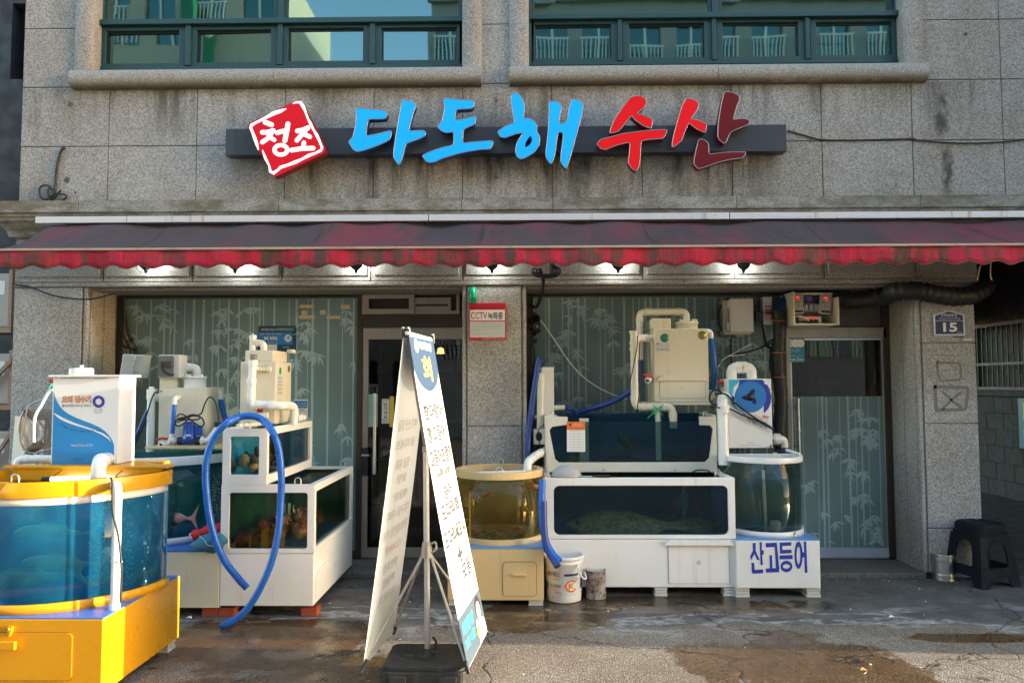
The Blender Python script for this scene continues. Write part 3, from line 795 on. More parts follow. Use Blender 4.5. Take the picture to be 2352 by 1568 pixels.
# right doorway
rx0, rx1 = xw2, XD
mb = MB(); z0, z1 = P(1920, 776, GL).z, P(1920, 752, GL).z
mb.box(rx0+.003, rx1-.03, GL-.02, GL+.05, z0, z1, 'door_frame'); mb.box(rx0+.003, rx0+.04, GL-.018, GL+.05, .05, z0, 'door_frame'); mb.box(rx1-.06, rx1-.001, GL-.02, GL+.05, .05, LZ-.03, 'bronze')
mb.box(rx0+.003, rx1-.06, GL+.02, GL+.04, z1, LZ-.03, 'transom_board' if 'transom_board' in M else paint('transom_board', (.09, .075, .06), .5))
mb.build('transom', B, bevel=.003)
mb = MB(); x0, x1 = rx0+.042, rx1-.062; zb = P(1960, 1256, GL).z
mb.fplate(rect(x0, x1, .05, z0-.003), [rect(x0+.012, x1-.012, zb, z0-.02)], GL-.006, GL+.03, 'steel'); dr2 = mb.build('door', B)
mb = MB(); mb.box(x0+.01, x1-.01, GL+.008, GL+.016, zb-.01, z0-.015, 'door_glass'); mb.build('pane', dr2)
zf = P(1960, 910, GL).z
mb = MB(); mb.box(x0+.012, x1-.012, GL+.002, GL+.004, zb, zf, 'film_dark'); bamboo(mb, x0+.013, x1-.013, zb, zf, GL+.0, 21); mb.build('bamboo_film', dr2)
# printed protective film on the kick plate
a0, a1, c0, c1 = fr(1885, 1259, 2044, 1277, GL-.01)
mb = MB(); mb.box(a0, x1, GL-.0095, GL-.0065, c0-.01, c1, 'plate_film' if 'plate_film' in M else flat('plate_film', (.42, .50, .58), .3))
for i in range(4):
    px = 1895+i*38.5; q = lambda u, v, px=px: (lambda t: (t.x, GL-.011, t.z))(P(px+u*14+(1-v)*3, 1259+v*0+u*15+(1-v)*4, GL-.011))
    mb.text('LESS STEEL', q, 0, 1, 0, 1, 'print_grey')
    p0, p1 = P(px+24, 1258, GL-.011), P(px+38, 1277, GL-.011); mb.add([(p0.x, GL-.0105, p0.z), (p0.x+.004, GL-.0105, p0.z), (p1.x+.004, GL-.0105, p1.z), (p1.x, GL-.0105, p1.z)], [(0, 1, 2, 3)], 'print_grey')
mb.build('kick_plate', dr2)
mb = MB(); p0, p1 = P(1833, 915, GL-.06), P(1841, 1045, GL-.06); mb.tube([p0, (p0.x, GL-.06, p1.z)], .013, 'steel', 12)
for z in (p0.z-.08, p1.z+.08): mb.tube([(p0.x, GL-.06, z), (p0.x, GL+.01, z)], .008, 'steel', 8)
mb.build('handle', dr2)

# what can be seen of the dining room
mb = MB(); Y = 10.5
mb.box(XA, XD, Y, Y+.1, 0, LZ, 'room_wood'); mb.box(XA-.1, XA, GL+.13, Y, 0, LZ, 'room_dark'); mb.box(XD, XD+.1, GL+.13, Y, 0, LZ, 'room_dark'); mb.box(XA, XD, GL+.1, Y, LZ, LZ+.05, 'room_dark')
for z, m_ in ((2.2, 'wood'), (1.1, 'wood'), (1.75, 'room_dark')): mb.box(XA, XD, Y-.06, Y, z, z+.06, m_)
for k in range(14): xx = XA+.25+k*.52; mb.box(xx, xx+.05, Y-.05, Y, 0, 2.2, 'room_dark' if k % 3 else 'wood')
mb.box(XA, XD, Y-.02, Y, 1.16, 1.75, 'brown_wall')
mb.build('dining_room', B)

# ---------------------------------------------------------------- neighbours
nb = thing('neighbouring_house', (-7, 8.3, 0), 'dark grey rendered house wall with a black window left of the granite building', 'house')
mb = MB(); wx0, wx1, wz0, wz1 = fr(26, 8, 56, 182, 8.3); mb.fplate(rect(-10, XL+.02, 0, 7), [rect(wx0, min(wx1, XL-.02), wz0, wz1)], 8.3, 8.5, 'dark_render'); mb.box(-10, XL+.02, 8.31, 8.34, 3.05, 3.12, 'dark_render'); mb.build('wall', nb)
mb = MB(); mb.box(wx0-.02, XL+.1, 8.52, 8.54, wz0-.02, wz1+.02, 'screw_black'); mb.build('window', nb)
ab = thing('alley_house', (9, 9, 0), 'brown rendered house with a barred window over a block wall at the right alley', 'house')
mb = MB(); zt, zb = 2.50, 1.56
mb.splate(rect(4.5, 22, 1.5, 10), [rect(9.0, 12.2, zb, zt)], 7.0, 7.15, 'brown_wall'); mb.box(7.15, 14, 4.5, 4.7, 0, 10, 'brown_wall'); mb.box(4.2, 7.0, 17.5, 17.7, 0, 7, 'dark_render')
mb.box(7.15, 14, 4.7, 22, 9.9, 10, 'brown_wall'); mb.build('wall', ab)
paint('block_wall', (.085, .08, .07), .9, .25, .5, (.04, .035, .03), 5, .3); paint('bar_paint', (.15, .12, .10), .5)
mb = MB(); mb.box(6.9, 7.15, 4.5, 22, 0, 1.44, 'dark_render')
for r_ in range(6):
    for k in range(44):
        y0 = 4.5+k*.4+(r_ % 2)*.2; mb.box(6.885, 6.9, y0+.006, min(22, y0+.394), .01+r_*.24, .01+r_*.24+.228, 'block_wall')
mb.box(6.85, 7.0, 4.5, 22, 1.45, 1.52, 'block_wall'); mb.build('block_wall', ab)
mb = MB(); rg = random.Random(4)
mb.box(6.99, 7.03, 8.95, 12.25, zt-.02, zt+.03, 'bar_paint'); mb.box(6.99, 7.03, 8.95, 12.25, zb-.02, zb+.02, 'bar_paint'); mb.box(6.99, 7.02, 8.95, 12.25, 1.9, 1.94, 'bar_paint')
for k in range(27): y0 = 9.0+k*.12; mb.box(6.995, 7.012, y0, y0+.016, zb, zt, 'bar_paint')
mb.build('window_bars', ab)
mb = MB(); mb.box(7.28, 7.32, 8.6, 14.5, zb-.4, zt+.8, 'room_dark'); mb.build('window', ab)
# across the street: what the upper windows mirror
for i, (xa, xb, h, m_, nm, lb) in enumerate(((-21, -7.2, 14.5, 'opposite_beige', 9, 'tall beige apartment house mirrored in the left upper window'), (-7.0, -2.9, 9.6, 'opposite_dark', 3, 'low dark house across the street between two taller ones'), (-2.7, 19.5, 13.5, 'opposite_grey', 16, 'wide grey apartment house with balcony rails across the street'))):
    o = thing('opposite_house', ((xa+xb)/2, -9, 0), lb, 'house')
    holes = []; spots = []
    ww = (xb-xa)/nm*.33
    for k in range(nm):
        for fl in range(int(h//2.9)):
            cx = xa+(k+.5)*(xb-xa)/nm; z0 = (2.4 if i == 2 else .9)+fl*2.9
            if z0+1.5 > h-.2: continue
            holes.append(rect(cx-ww, cx+ww, z0, z0+1.45)); spots.append((cx, z0, i == 2 or (k+fl) % 2))
    mb = MB(); mb.fplate(rect(xa, xb, 0, h), holes, -9, -9.25, m_); mb.box(xa, xb, -14, -9.25, h-.3, h-.05, m_); mb.box(xa, xa+.2, -14, -9.25, 0, h-.3, m_); mb.box(xb-.2, xb, -14, -9.25, 0, h-.3, m_); mb.box(xa-.1, xb+.1, -9.0, -8.8, h-.35, h, m_); mb.build('wall', o)
    first = None
    for cx, z0, rl in spots:
        if first is None:
            c0, q0 = cx, z0; w_ = MB(); w_.box(cx-ww-.02, cx+ww+.02, -9.2, -9.15, z0-.02, z0+1.47, 'window_glass'); w_.box(cx-.03, cx+.03, -9.14, -9.08, z0, z0+1.45, 'print_white'); first = w_.build('window', o)
            r_ = MB()
            for q in range(9): r_.box(cx-ww+q*ww/4-.012, cx-ww+q*ww/4+.012, -8.86, -8.84, z0, z0+.7, 'print_white')
            r_.box(cx-ww-.05, cx+ww+.05, -8.87, -8.83, z0+.7, z0+.74, 'print_white'); rail = r_.build('balcony_rail', first)
            continue
        c = first.copy(); COL.objects.link(c); c.parent = o; c.location = (cx-c0, 0, z0-q0); WO[c] = WO[o]
        if rl: d = rail.copy(); COL.objects.link(d); d.parent = c; WO[d] = WO[o]
    if i == 0:
        mb = MB(); mb.box(-10.15, -9.8, -8.7, -8.5, 9.2, 13.4, 'dim_green' if 'dim_green' in M else flat('dim_green', (.0, .16, .07), .6)); mb.lathe([(.001, 0), (.14, 0), (.14, .02), (.001, .02)], (-9.97, -8.5, 12.3), 'print_white', 24, 'y'); mb.build('sign_board', o)
# ---------------------------------------------------------------- awning
aw = thing('awning', (0, W-.4, 2.5), 'faded red retractable awning with dirty scalloped valance over the shop front', 'awning')
ax0, ax1 = -3.98, 7.2
AY0, AY1 = W-.30, W-.97
Az0, Az1 = P(1176, 512, AY0).z, P(1176, 567, AY1).z
rg = random.Random(5)
def cloth(u, v):  # u along, v 0 back .. 1 front
    x = ax0+(ax1-ax0)*u
    sag = -.035*math.sin(PI*v)+.016*math.sin(x*7.9+1)*math.sin(x*2.3)*(1-v)**1.2+.010*math.sin(x*3.1+v*4)+.006*math.sin(x*11+v*6)*(1-v)
    return (x+.015*math.sin(v*3), AY0+(AY1-AY0)*v, Az0+(Az1-Az0)*v+sag)
mb = MB(); nu, nv = 180, 8
vs = [cloth(i/nu, j/nv) for i in range(nu+1) for j in range(nv+1)]
mb.add(vs, [(i*(nv+1)+j, (i+1)*(nv+1)+j, (i+1)*(nv+1)+j+1, i*(nv+1)+j+1) for i in range(nu) for j in range(nv)], 'canopy_cloth', True)
mb.build('canopy', aw, solid=.004)
for k in range(9):
    mb = MB(); u = (.09+k*.118); mb.tube([(lambda p: (p[0], p[1], p[2]+.003))(cloth(u, t/8)) for t in range(9)], .004, 'canopy_cloth', 5); mb.build('seam', aw)
mb = MB(); zv = P(1176, 611, AY1).z; per = .205; n = 460
vs = []
for i in range(n+1):
    x = ax0+(ax1-ax0)*i/n; s_ = .5+.5*math.cos(2*PI*x/per); zb = zv-.006+.028*s_+.003*math.sin(x*5)
    yy = AY1+.006*math.sin(x*9)+.004*math.sin(x*23)
    for t in (0, .34, .67, 1): vs.append((x, yy-.012*t*math.sin(x*4.1), Az1-.012+(zb-Az1+.012)*t))
mb.add(vs, [(i*4+j, (i+1)*4+j, (i+1)*4+j+1, i*4+j+1) for i in range(n) for j in range(3)], 'valance_cloth', True)
mb.build('valance', aw, solid=.003)
mb = MB(); ed = [vs[i*4+3] for i in range(n+1)]; mb.tube([(p[0], p[1]-.001, p[2]) for p in ed], .0035, 'awning_edge' if 'awning_edge' in M else paint('awning_edge', (.10, .05, .05), .7), 5); mb.build('hem', aw)
mb = MB(); mb.box(ax0-.02, ax1, AY1-.016, AY1+.03, Az1-.012, Az1+.006, 'bar_dirty' if 'bar_dirty' in M else paint('bar_dirty', (.36, .29, .22), .5, .25, .7, (.16, .10, .06), 7)); mb.build('front_bar', aw, bevel=.004)
mb = MB(); z0, z1 = P(1176, 506, W-.34).z, P(1176, 491, W-.34).z
jx = [P(q, 498, W-.34).x for q in (80, 291, 984, 1676)]+[XR]
for a, b in zip(jx, jx[1:]): mb.box(a+.004, b-.004, W-.34, W-.15, z0, z1, 'housing_paint' if 'housing_paint' in M else paint('housing_paint', (.60, .60, .62), .4, .08, .65, (.33, .17, .08), 1.6, .03, .2))
mb.build('housing', aw, bevel=.004)
mb = MB(); mb.box(ax0+.1, ax1, W-.28, W-.12, z0-.16, z0-.005, 'black_plastic'); mb.build('roller', aw)
mb = MB()
for xx in (-3.7, -1.4, 1.0, 3.4): mb.tube([(xx, W-.2, Az0-.22), (xx+.25, W-.6, Az0-.31), (xx-.05, AY1+.03, Az1-.05)], .022, 'door_frame', 8)
mb.build('arm', aw)

# ---------------------------------------------------------------- channel-letter sign
SG = thing('shop_sign', (0, W, 3.4), 'lit blue and red channel letters on a long dark bar above the awning', 'sign')
mb = MB(); x0, x1, z0, z1 = fr(518, 291, 1807, 352, W-.14); mb.box(x0, x1, W-.14, W-.03, z0, z1, 'sign_bar')
for q in (560, 900, 1250, 1600, 1780): xx = P(q, 300, W).x; mb.box(xx-.03, xx+.03, W-.03, W, z0+.03, z1-.03, 'sign_bar')
mb.build('bar', SG, bevel=.003)
YF, YBk = W-.225, W-.142
A_ = lambda L: [(784+x/3, y/3) for x, y in L]
B_ = lambda L: [(1176+x*.30556, 182.93+y*.30556) for x, y in L]
def softened(pts):
    """outline with its sharp corners slightly eased"""
    out = []
    n = len(pts)
    for i in range(n):
        a, b, c = Vector(pts[i-1]), Vector(pts[i]), Vector(pts[(i+1) % n])
        k = .22; p0, p2 = b+(a-b)*k, b+(c-b)*k
        out += [p0, p0*.25+b*.5+p2*.25, p2]
    return [(p.x, p.y) for p in out]
def letter(outline, holes, face, side, nm='letter'):
    o = D2(softened(outline), YF); hs = [D2(softened(h), YF) for h in holes]
    mb = MB(); mb.fplate(o, hs, YF, YBk, side)
    l = mb.build(nm, SG)
    mb = MB(); inset = lambda L, d: [((lambda a, b, c: (lambda t: (b[0]-t.y*d, b[1]+t.x*d))((Vector(c)-Vector(a)).normalized()))(L[i-1], L[i], L[(i+1) % len(L)])) for i in range(len(L))]
    ar = sum(o[i-1][0]*o[i][1]-o[i][0]*o[i-1][1] for i in range(len(o))); d = .0045 if ar > 0 else -.0045
    mb.fplate(inset(o, d), [inset(h, d*(1 if sum(h[i-1][0]*h[i][1]-h[i][0]*h[i-1][1] for i in range(len(h)))*ar < 0 else -1)) for h in hs], YF-.003, None, face); mb.build('face', l)
    mb = MB(); mb.tube([(x, YF-.001, z) for x, z in o], .0035, 'edge_silver', 5, closed=True); mb.build('trim', l)
letter(A_([(100, 745), (210, 755), (300, 762), (318, 780), (308, 815), (290, 822), (195, 822), (182, 835), (165, 938), (240, 925), (350, 898), (335, 965), (270, 995), (180, 1030), (110, 1048), (85, 1035), (52, 985), (55, 970), (78, 945), (95, 880), (105, 800), (97, 770)]), [], 'lit_blue', 'blue_side')
letter(A_([(418, 688), (470, 695), (508, 712), (515, 730), (495, 780), (462, 905), (520, 900), (570, 900), (582, 918), (575, 940), (520, 965), (445, 990), (430, 1050), (412, 1110), (398, 1140), (360, 1090), (358, 1060), (375, 940), (400, 790)]), [], 'lit_blue', 'blue_side')
letter(A_([(705, 690), (718, 676), (820, 690), (905, 692), (917, 705), (912, 735), (895, 750), (790, 755), (782, 830), (850, 820), (932, 800), (918, 860), (840, 890), (835, 988), (900, 980), (1052, 968), (1030, 1030), (960, 1030), (820, 1055), (700, 1090), (640, 1118), (605, 1122), (580, 1110), (557, 1072), (600, 1050), (700, 1015), (775, 1000), (775, 908), (725, 918), (690, 905), (666, 880), (668, 865), (695, 830), (712, 740)]), [], 'lit_blue', 'blue_side')
letter(A_([(1192, 633), (1215, 645), (1245, 680), (1262, 715), (1262, 760), (1255, 818), (1290, 815), (1330, 835), (1350, 870), (1345, 905), (1368, 940), (1365, 1000), (1330, 1050), (1270, 1088), (1235, 1097), (1210, 1080), (1198, 1040), (1210, 980), (1255, 910), (1200, 925), (1130, 950), (1095, 945), (1078, 915), (1085, 900), (1130, 870), (1195, 845), (1180, 770), (1168, 690), (1170, 665)]), [A_([(1305, 940), (1312, 970), (1295, 1000), (1268, 1015), (1272, 985), (1290, 955)])], 'lit_blue', 'blue_side')
letter(A_([(1430, 702), (1470, 698), (1505, 712), (1518, 735), (1505, 800), (1500, 858), (1555, 840), (1570, 740), (1590, 680), (1640, 695), (1668, 718), (1660, 780), (1620, 930), (1580, 1080), (1548, 1168), (1515, 1125), (1510, 1090), (1532, 915), (1492, 912), (1470, 1080), (1445, 1137), (1412, 1090), (1407, 1060), (1425, 900), (1432, 760)]), [], 'lit_blue', 'blue_side')
letter(A_([(2020, 662), (2060, 662), (2095, 680), (2105, 710), (2090, 740), (2035, 782), (2085, 795), (2147, 822), (2137, 890), (2080, 868), (2020, 825), (2000, 797), (1970, 835), (1920, 895), (1900, 910), (1848, 922), (1855, 885), (1890, 810), (1950, 725), (1990, 675)]), [], 'lit_red', 'red_side')
letter(A_([(1760, 990), (1790, 960), (1850, 945), (1950, 920), (2100, 900), (2250, 892), (2222, 955), (2120, 962), (2065, 972), (2062, 1060), (2055, 1140), (2035, 1180), (2000, 1160), (1975, 1120), (1985, 1050), (1990, 980), (1900, 1000), (1850, 1020), (1820, 1032), (1785, 1025)]), [], 'lit_red', 'red_side')
letter(B_([(1310, 140), (1360, 148), (1400, 172), (1405, 195), (1385, 240), (1342, 298), (1400, 305), (1465, 335), (1455, 402), (1400, 380), (1350, 345), (1330, 325), (1300, 390), (1275, 460), (1240, 490), (1200, 513), (1205, 460), (1240, 320), (1280, 190)]), [], 'lit_red', 'red_side')
letter(B_([(1608, 90), (1660, 97), (1705, 120), (1712, 150), (1690, 200), (1660, 305), (1720, 292), (1770, 298), (1788, 318), (1775, 340), (1700, 370), (1645, 395), (1625, 430), (1610, 470), (1595, 482), (1560, 455), (1545, 430), (1550, 330), (1570, 200), (1590, 110)]), [], 'unlit_red', 'unlit_red')
letter(B_([(1415, 445), (1450, 455), (1478, 480), (1480, 562), (1530, 555), (1630, 545), (1765, 545), (1735, 590), (1640, 600), (1540, 625), (1460, 655), (1400, 672), (1370, 640), (1367, 610), (1385, 520), (1400, 460)]), [], 'unlit_red', 'unlit_red')
# tilted square seal
Q_ = lambda L: [(522.67+x*.30556, 182.93+y*.30556) for x, y in L]
cn = [(140, 340), (550, 140), (752, 545), (345, 742)]; ol = []
for i in range(4):
    a, b, c = Vector(cn[i-1]), Vector(cn[i]), Vector(cn[(i+1) % 4]); k = .09
    for t in range(6):
        t /= 5; p = (b+(a-b)*k)*(1-t)**2+b*2*t*(1-t)+(b+(c-b)*k)*t*t; ol.append((p.x, p.y))
ol = D2(Q_(ol), YF)
mb = MB(); mb.fplate(ol, [], YF, YBk, 'red_side'); sq = mb.build('seal_panel', SG)
mb = MB(); cx = sum(p[0] for p in ol)/len(ol); cz = sum(p[1] for p in ol)/len(ol)
mb.fplate([(cx+(x-cx)*.985, cz+(z-cz)*.985) for x, z in ol], [], YF-.002, None, 'lit_panel_red'); mb.build('face', sq)
mb = MB(); f = lambda a, b: (lambda p: (p.x, YF-.004, p.z))(P(522.67+a*.30556, 182.93+b*.30556, YF))
for j, (pts, wd) in enumerate((([(283, 322), (305, 330), (332, 342)], 36), ([(262, 398), (300, 398), (345, 385)], 34), ([(342, 385), (310, 440), (262, 472)], 33), ([(310, 425), (335, 445), (352, 455)], 31), ([(375, 402), (405, 392), (435, 388)], 34), ([(455, 335), (448, 380), (432, 460)], 36), ([(525, 388), (560, 382), (605, 365)], 34), ([(598, 368), (565, 410), (522, 458)], 34), ([(568, 405), (595, 420), (620, 432)], 32), ([(575, 475), (573, 495), (572, 520)], 32), ([(482, 532), (560, 520), (645, 517)], 34),
                               ([(440, 222), (400, 238), (350, 255), (280, 292), (215, 325), (180, 345), (175, 362), (190, 400), (205, 440), (222, 490), (232, 528)], [8, 26, 30, 20, 18, 24, 22, 20, 26, 22, 8]), ([(492, 182), (520, 172), (548, 172), (570, 205), (585, 240), (605, 295), (625, 335), (650, 385), (672, 420), (695, 470), (712, 515), (700, 535), (660, 555), (615, 570), (560, 600), (510, 622), (450, 645), (400, 660), (380, 680), (345, 705), (322, 690), (315, 650), (285, 590), (265, 535)], [6, 16, 22, 26, 16, 14, 22, 14, 24, 16, 18, 22, 16, 24, 18, 26, 20, 24, 18, 26, 22, 14, 20, 8]))):
    mb.stroke(pts, wd, f, 'lit_white')
ring = [(402+48*math.cos(R(a)), 530+37*math.sin(R(a))) for a in range(0, 361, 12)]
mb.add([f(402+(48+s*16)*math.cos(R(a)), 530+(36+s*15)*math.sin(R(a))) for a in range(0, 360, 12) for s in (-1, 1)], [(i*2, (i*2+2) % 60, (i*2+3) % 60, i*2+1) for i in range(30)], 'lit_white')
mb.build('lettering', sq)

# ---------------------------------------------------------------- lamps on the lintel
def lamp(px, tilt, lens):
    x = P(px, 616, W-.17).x; z = P(px, 606, W-.17).z
    lb = {335: 'black clip lamp with a dangling white wire, leftmost under the awning', 540: 'black cone lamp under the awning above the left frosted window', 818: 'black round lamp under the awning left of the doorway transom', 1130: 'black cone lamp under the awning above the red notice', 1420: 'black cone lamp whose bright lens shows below the awning', 1708: 'black cone lamp under the awning above the white junction box'}[px]
    o = thing('floodlamp', (x, W-.17, z), lb, 'lamp', 'floodlamps under the awning')
    mb = MB(); mb.lathe([(.062, .03), (.064, .02), (.05, -.025), (.022, -.05), (.014, -.055), (.012, -.075), (.001, -.082)], (x, W-.17, z), 'black_plastic', 20); mb.build('shell', o)
    mb = MB(); mb.lathe([(.001, .032), (.04, .034), (.061, .028)], (x, W-.17, z), 'lamp_lens', 20); mb.build('lens', o)
    mb = MB(); mb.tube([(x, W-.17, z-.03), (x, W-.08, z+.04), (x, W-.01, z+.04)], .008, 'black_plastic', 8)
    if px == 335:
        mb.box(x-.16, x+.02, W-.22, W-.1, z+.02, z+.032, 'black_plastic')
    mb.build('bracket', o)
    if px == 335:
        mb = MB(); mb.tube(smooth_path([(x-.02, W-.2, z+.02), (x-.07, W-.19, z-.03), (x-.03, W-.2, z-.075), (x+.02, W-.2, z-.06), (x+.03, W-.19, z)]), .003, 'white_wire', 6); mb.build('wire', o)
    l = bpy.data.lights.new('lamp_glow', 'POINT'); l.energy = 1.9*(.75+.5*((px*7) % 10)/10); l.color = (.92, 1.0, .96); l.shadow_soft_size = .03
    lo = bpy.data.objects.new('lamp_glow', l); COL.objects.link(lo); lo.parent = o; lo.location = (0, .085, .035)
for px in (335, 540, 818, 1130, 1420, 1708): lamp(px, 0, 0)

# ---------------------------------------------------------------- notices on the stone
Y = W-.014
cc = thing('notice_board', P(1120, 783, Y), 'red and white security camera notice on the granite pillar', 'sign')
q = lambda a, b: (1600+a/7.838)*.65333  # crop pixels -> picture x
qy = lambda b: (1020+b/7.838)*.65333
def cbox(mb, a0, b0, a1, b1, y0, y1, m_): x0, x1, z0, z1 = fr(q(a0, 0), qy(b0), q(a1, 0), qy(b1), Y); mb.box(x0, x1, y0, y1, z0, z1, m_)
def ctext(mb, t, a0, b0, a1, b1, m_, bold=0): mb.ftext(t, q(a0, 0), qy(b0), q(a1, 0), qy(b1), Y-.0085, m_, bold)
mb = MB(); cbox(mb, 388, 355, 1395, 1375, Y-.006, W-.0005, 'print_red'); mb.build('plate', cc, bevel=.002)
mb = MB(); cbox(mb, 412, 543, 1372, 835, Y-.0075, Y-.006, 'print_white'); cbox(mb, 412, 868, 1372, 1300, Y-.0075, Y-.006, 'print_pale'); mb.build('panel', cc)
mb = MB(); ctext(mb, 'CCTV', 435, 600, 880, 795, 'print_red', .012); ctext(mb, '녹화중', 905, 600, 1315, 800, 'print_black', .018)
ctext(mb, 'SKY정보통신 CCTV설치 안내', 425, 450, 1340, 515, 'print_black'); ctext(mb, '목    적', 465, 905, 620, 940, 'print_grey'); ctext(mb, '방범및 화재예방, 시설안전관리', 715, 905, 1300, 942, 'print_grey')
ctext(mb, '촬영시간', 455, 1008, 625, 1038, 'print_grey'); ctext(mb, '24시간 연속,  촬영및 녹화', 712, 1008, 1230, 1042, 'print_grey'); ctext(mb, '촬영범위', 455, 1112, 625, 1142, 'print_grey'); ctext(mb, '책 임 자', 455, 1215, 610, 1248, 'print_grey'); ctext(mb, 'TEL :', 870, 1225, 965, 1252, 'print_grey'); ctext(mb, 'SKY정보통신 설치문의:1661-2743', 755, 1318, 1368, 1348, 'print_white')
for b in (975, 1080, 1192): cbox(mb, 430, b, 1340, b+5, Y-.0085, Y-.0078, 'print_grey')
cbox(mb, 650, 880, 655, 1290, Y-.0087, Y-.008, 'print_grey'); mb.build('lettering', cc)
mb = MB(); x0, x1, z0, z1 = fr(1078, 661, 1094, 696, W-.03); mb.lathe([(.001, z1-z0), (.028, z1-z0), (.03, .0), (.001, 0)], ((x0+x1)/2, W-.03, z0), 'emergency_green', 16)
solo('green_cap', mb, 'small glossy green tube fixed above the red camera notice', 'fixture')
# street number plate
ad = thing('address_plate', P(2180, 770, W), 'navy blue house-number plate reading 15 on the right pillar', 'sign')
k_ = lambda a, b: ((3100+a/4.704)*.65333, (900+b/4.704)*.65333)
o1 = D2([k_(850, 975), k_(1110, 890), k_(1365, 962), k_(1380, 1310), k_(868, 1318)], W-.012); o2 = D2([k_(882, 990), k_(1110, 912), k_(1342, 980), k_(1355, 1285), k_(890, 1292)], W-.012)
mb = MB(); mb.fplate(o1, [o2], W-.014, W-.0005, 'alu'); mb.build('rim', ad, bevel=.002)
mb = MB(); mb.fplate(o2, [], W-.008, W-.001, 'print_navy'); mb.build('plate', ad)
mb = MB(); q2 = lambda t, a0, b0, a1, b1, m_, bd=0: mb.ftext(t, *k_(a0, b0), *k_(a1, b1), W-.0095, m_, bd)
q2('양재대로87길', 978, 950, 1245, 1005, 'print_white'); q2('Yangjae-daero 87-gil', 935, 1018, 1292, 1050, 'print_pale'); q2('15', 1015, 1100, 1248, 1252, 'print_white', .03); q2('05405', 1245, 1255, 1332, 1272, 'print_pale')
x0, x1, z0, z1 = fr(*k_(888, 1066), *k_(1345, 1071), W-.01); mb.box(x0, x1, W-.0095, W-.0085, z0, z1, 'print_white'); mb.build('lettering', ad)
mb = MB(); x0, x1, z0, z1 = fr(*k_(1180, 1322), *k_(1360, 1350), W); mb.box(x0, x1, W-.003, W-.0005, z0, z1, 'print_black'); mb.ftext('양재대로 87길 안내', *k_(1195, 1328), *k_(1350, 1344), W-.004, 'print_pale'); x0, x1, z0, z1 = fr(*k_(1350, 1362), *k_(1492, 1395), W); mb.box(x0, x1, W-.002, W-.0004, z0, z1, 'print_pale')
solo('sticker', mb, 'thin black sticker and torn paper below the number plate', 'sticker')
# stickers on the glass
def sheet(nm, lb, cat, px, y, mat, th=.002, r=0):
    x0, x1, z0, z1 = fr(*px, y); o = thing(nm, ((x0+x1)/2, y, z0), lb, cat); mb = MB(); mb.fplate(rrect(x0, x1, z0, z1, r) if r else rect(x0, x1, z0, z1), [], y-th, y, mat); mb.build('sheet', o); return o
GY = GL-.004
st = sheet('hygiene_poster', 'dark teal poster reading 99.99% on the frosted left window', 'poster', (593, 748, 681, 810), GY, 'print_deep', r=.02)
h_ = lambda a, b: ((500+a/3.357)*.65333, (1150+b/3.357)*.65333)
mb = MB(); x0, x1, z0, z1 = fr(*h_(1375, 60), *h_(1775, 205), GY); mb.fplate(rect(x0, x1, z0, z1), [], GY-.0026, None, 'print_blue'); cx, cz, rr = P(*h_(1722, 130), GY).x, P(*h_(1722, 130), GY).z, .038
for rad, m_, dy in ((.046, 'print_sky', .003), (.033, 'print_white', .0035)): mb.lathe([(.0005, 0), (rad, 0)], (cx, GY-dy, cz), m_, 24, 'y')
for dx, dz in ((-.012, .008), (.011, -.008), (.008, .014)): mb.lathe([(.0005, 0), (.008, 0)], (cx+dx, GY-.0039, cz+dz), 'print_blue', 10, 'y')
mb.stroke([(cx-.024, cz-.022), (cx+.024, cz+.022)], .006, lambda a, b: (a, GY-.0042, b), 'print_blue')
x0, x1, z0, z1 = fr(*h_(1470, 205), *h_(1592, 270), GY); mb.fplate(rect(x0, x1, z0, z1), [], GY-.003, None, 'print_white'); mb.build('panel', st)
mb = MB(); tx = lambda t, a0, b0, a1, b1, m_, bd=0: mb.ftext(t, *h_(a0, b0), *h_(a1, b1), GY-.0045, m_, bd)
tx('AOP 살균 & HOCL 소독 위생안전 업소입니다', 1405, 10, 1785, 42, 'print_white'); tx('바이러스 · 식중독균 · 바보카오 · 곰팡이균', 1392, 70, 1645, 92, 'print_pale'); tx('99.99%', 1435, 112, 1598, 155, 'print_white', .012); tx('살균 및 소독', 1475, 172, 1598, 195, 'print_pale'); tx('한국위생협회', 1660, 225, 1735, 245, 'print_pale'); tx('안전한 살균 소독', 1480, 232, 1568, 246, 'print_grey'); mb.build('lettering', st)
st = sheet('origin_notice', 'white and blue price list sheet stuck low on the left window', 'poster', (673, 917, 707, 975), GY, 'print_white', r=.01)
mb = MB(); x0, x1, z0, z1 = fr(673, 920, 706, 937, GY); mb.fplate(rect(x0, x1, z0, z1), [], GY-.0026, None, 'print_blue')
for z in (944, 951, 959, 967): x0, x1, z0, z1 = fr(675, z, 705, z+.8, GY); mb.fplate(rect(x0, x1, z0, z1), [], GY-.0027, None, 'print_grey')
mb.ftext('오시는 고객님의', 681, 924, 703, 928, GY-.003, 'print_white'); mb.ftext('건강의 시작입니다', 681, 930, 704, 934, GY-.003, 'print_white'); mb.ftext('원산지', 689, 939, 700, 943, GY-.003, 'print_black'); mb.build('lettering', st)
for i, (a, b, c, d) in enumerate(((688, 943-243, 719, 707), (693, 713, 705, 723), (687, 724, 723, 732), (735, 712, 748, 722), (750, 725, 782, 732), (783, 700, 804, 710))):
    mb = MB(); x0, x1, z0, z1 = fr(a, b, c, d, GY); mb.box(x0, x1, GY-.0015, GY, z0, z1, 'tape'); solo('tape_strip', mb, 'piece of yellowed tape left on the frosted left window', 'tape', 'yellowed tape strips on the window')
st = sheet('clean_area_sticker', 'bright teal sticker with three white circles reading Green Zone on the right door', 'sticker', (1805, 777, 1848, 832), GL-.012, 'print_teal')
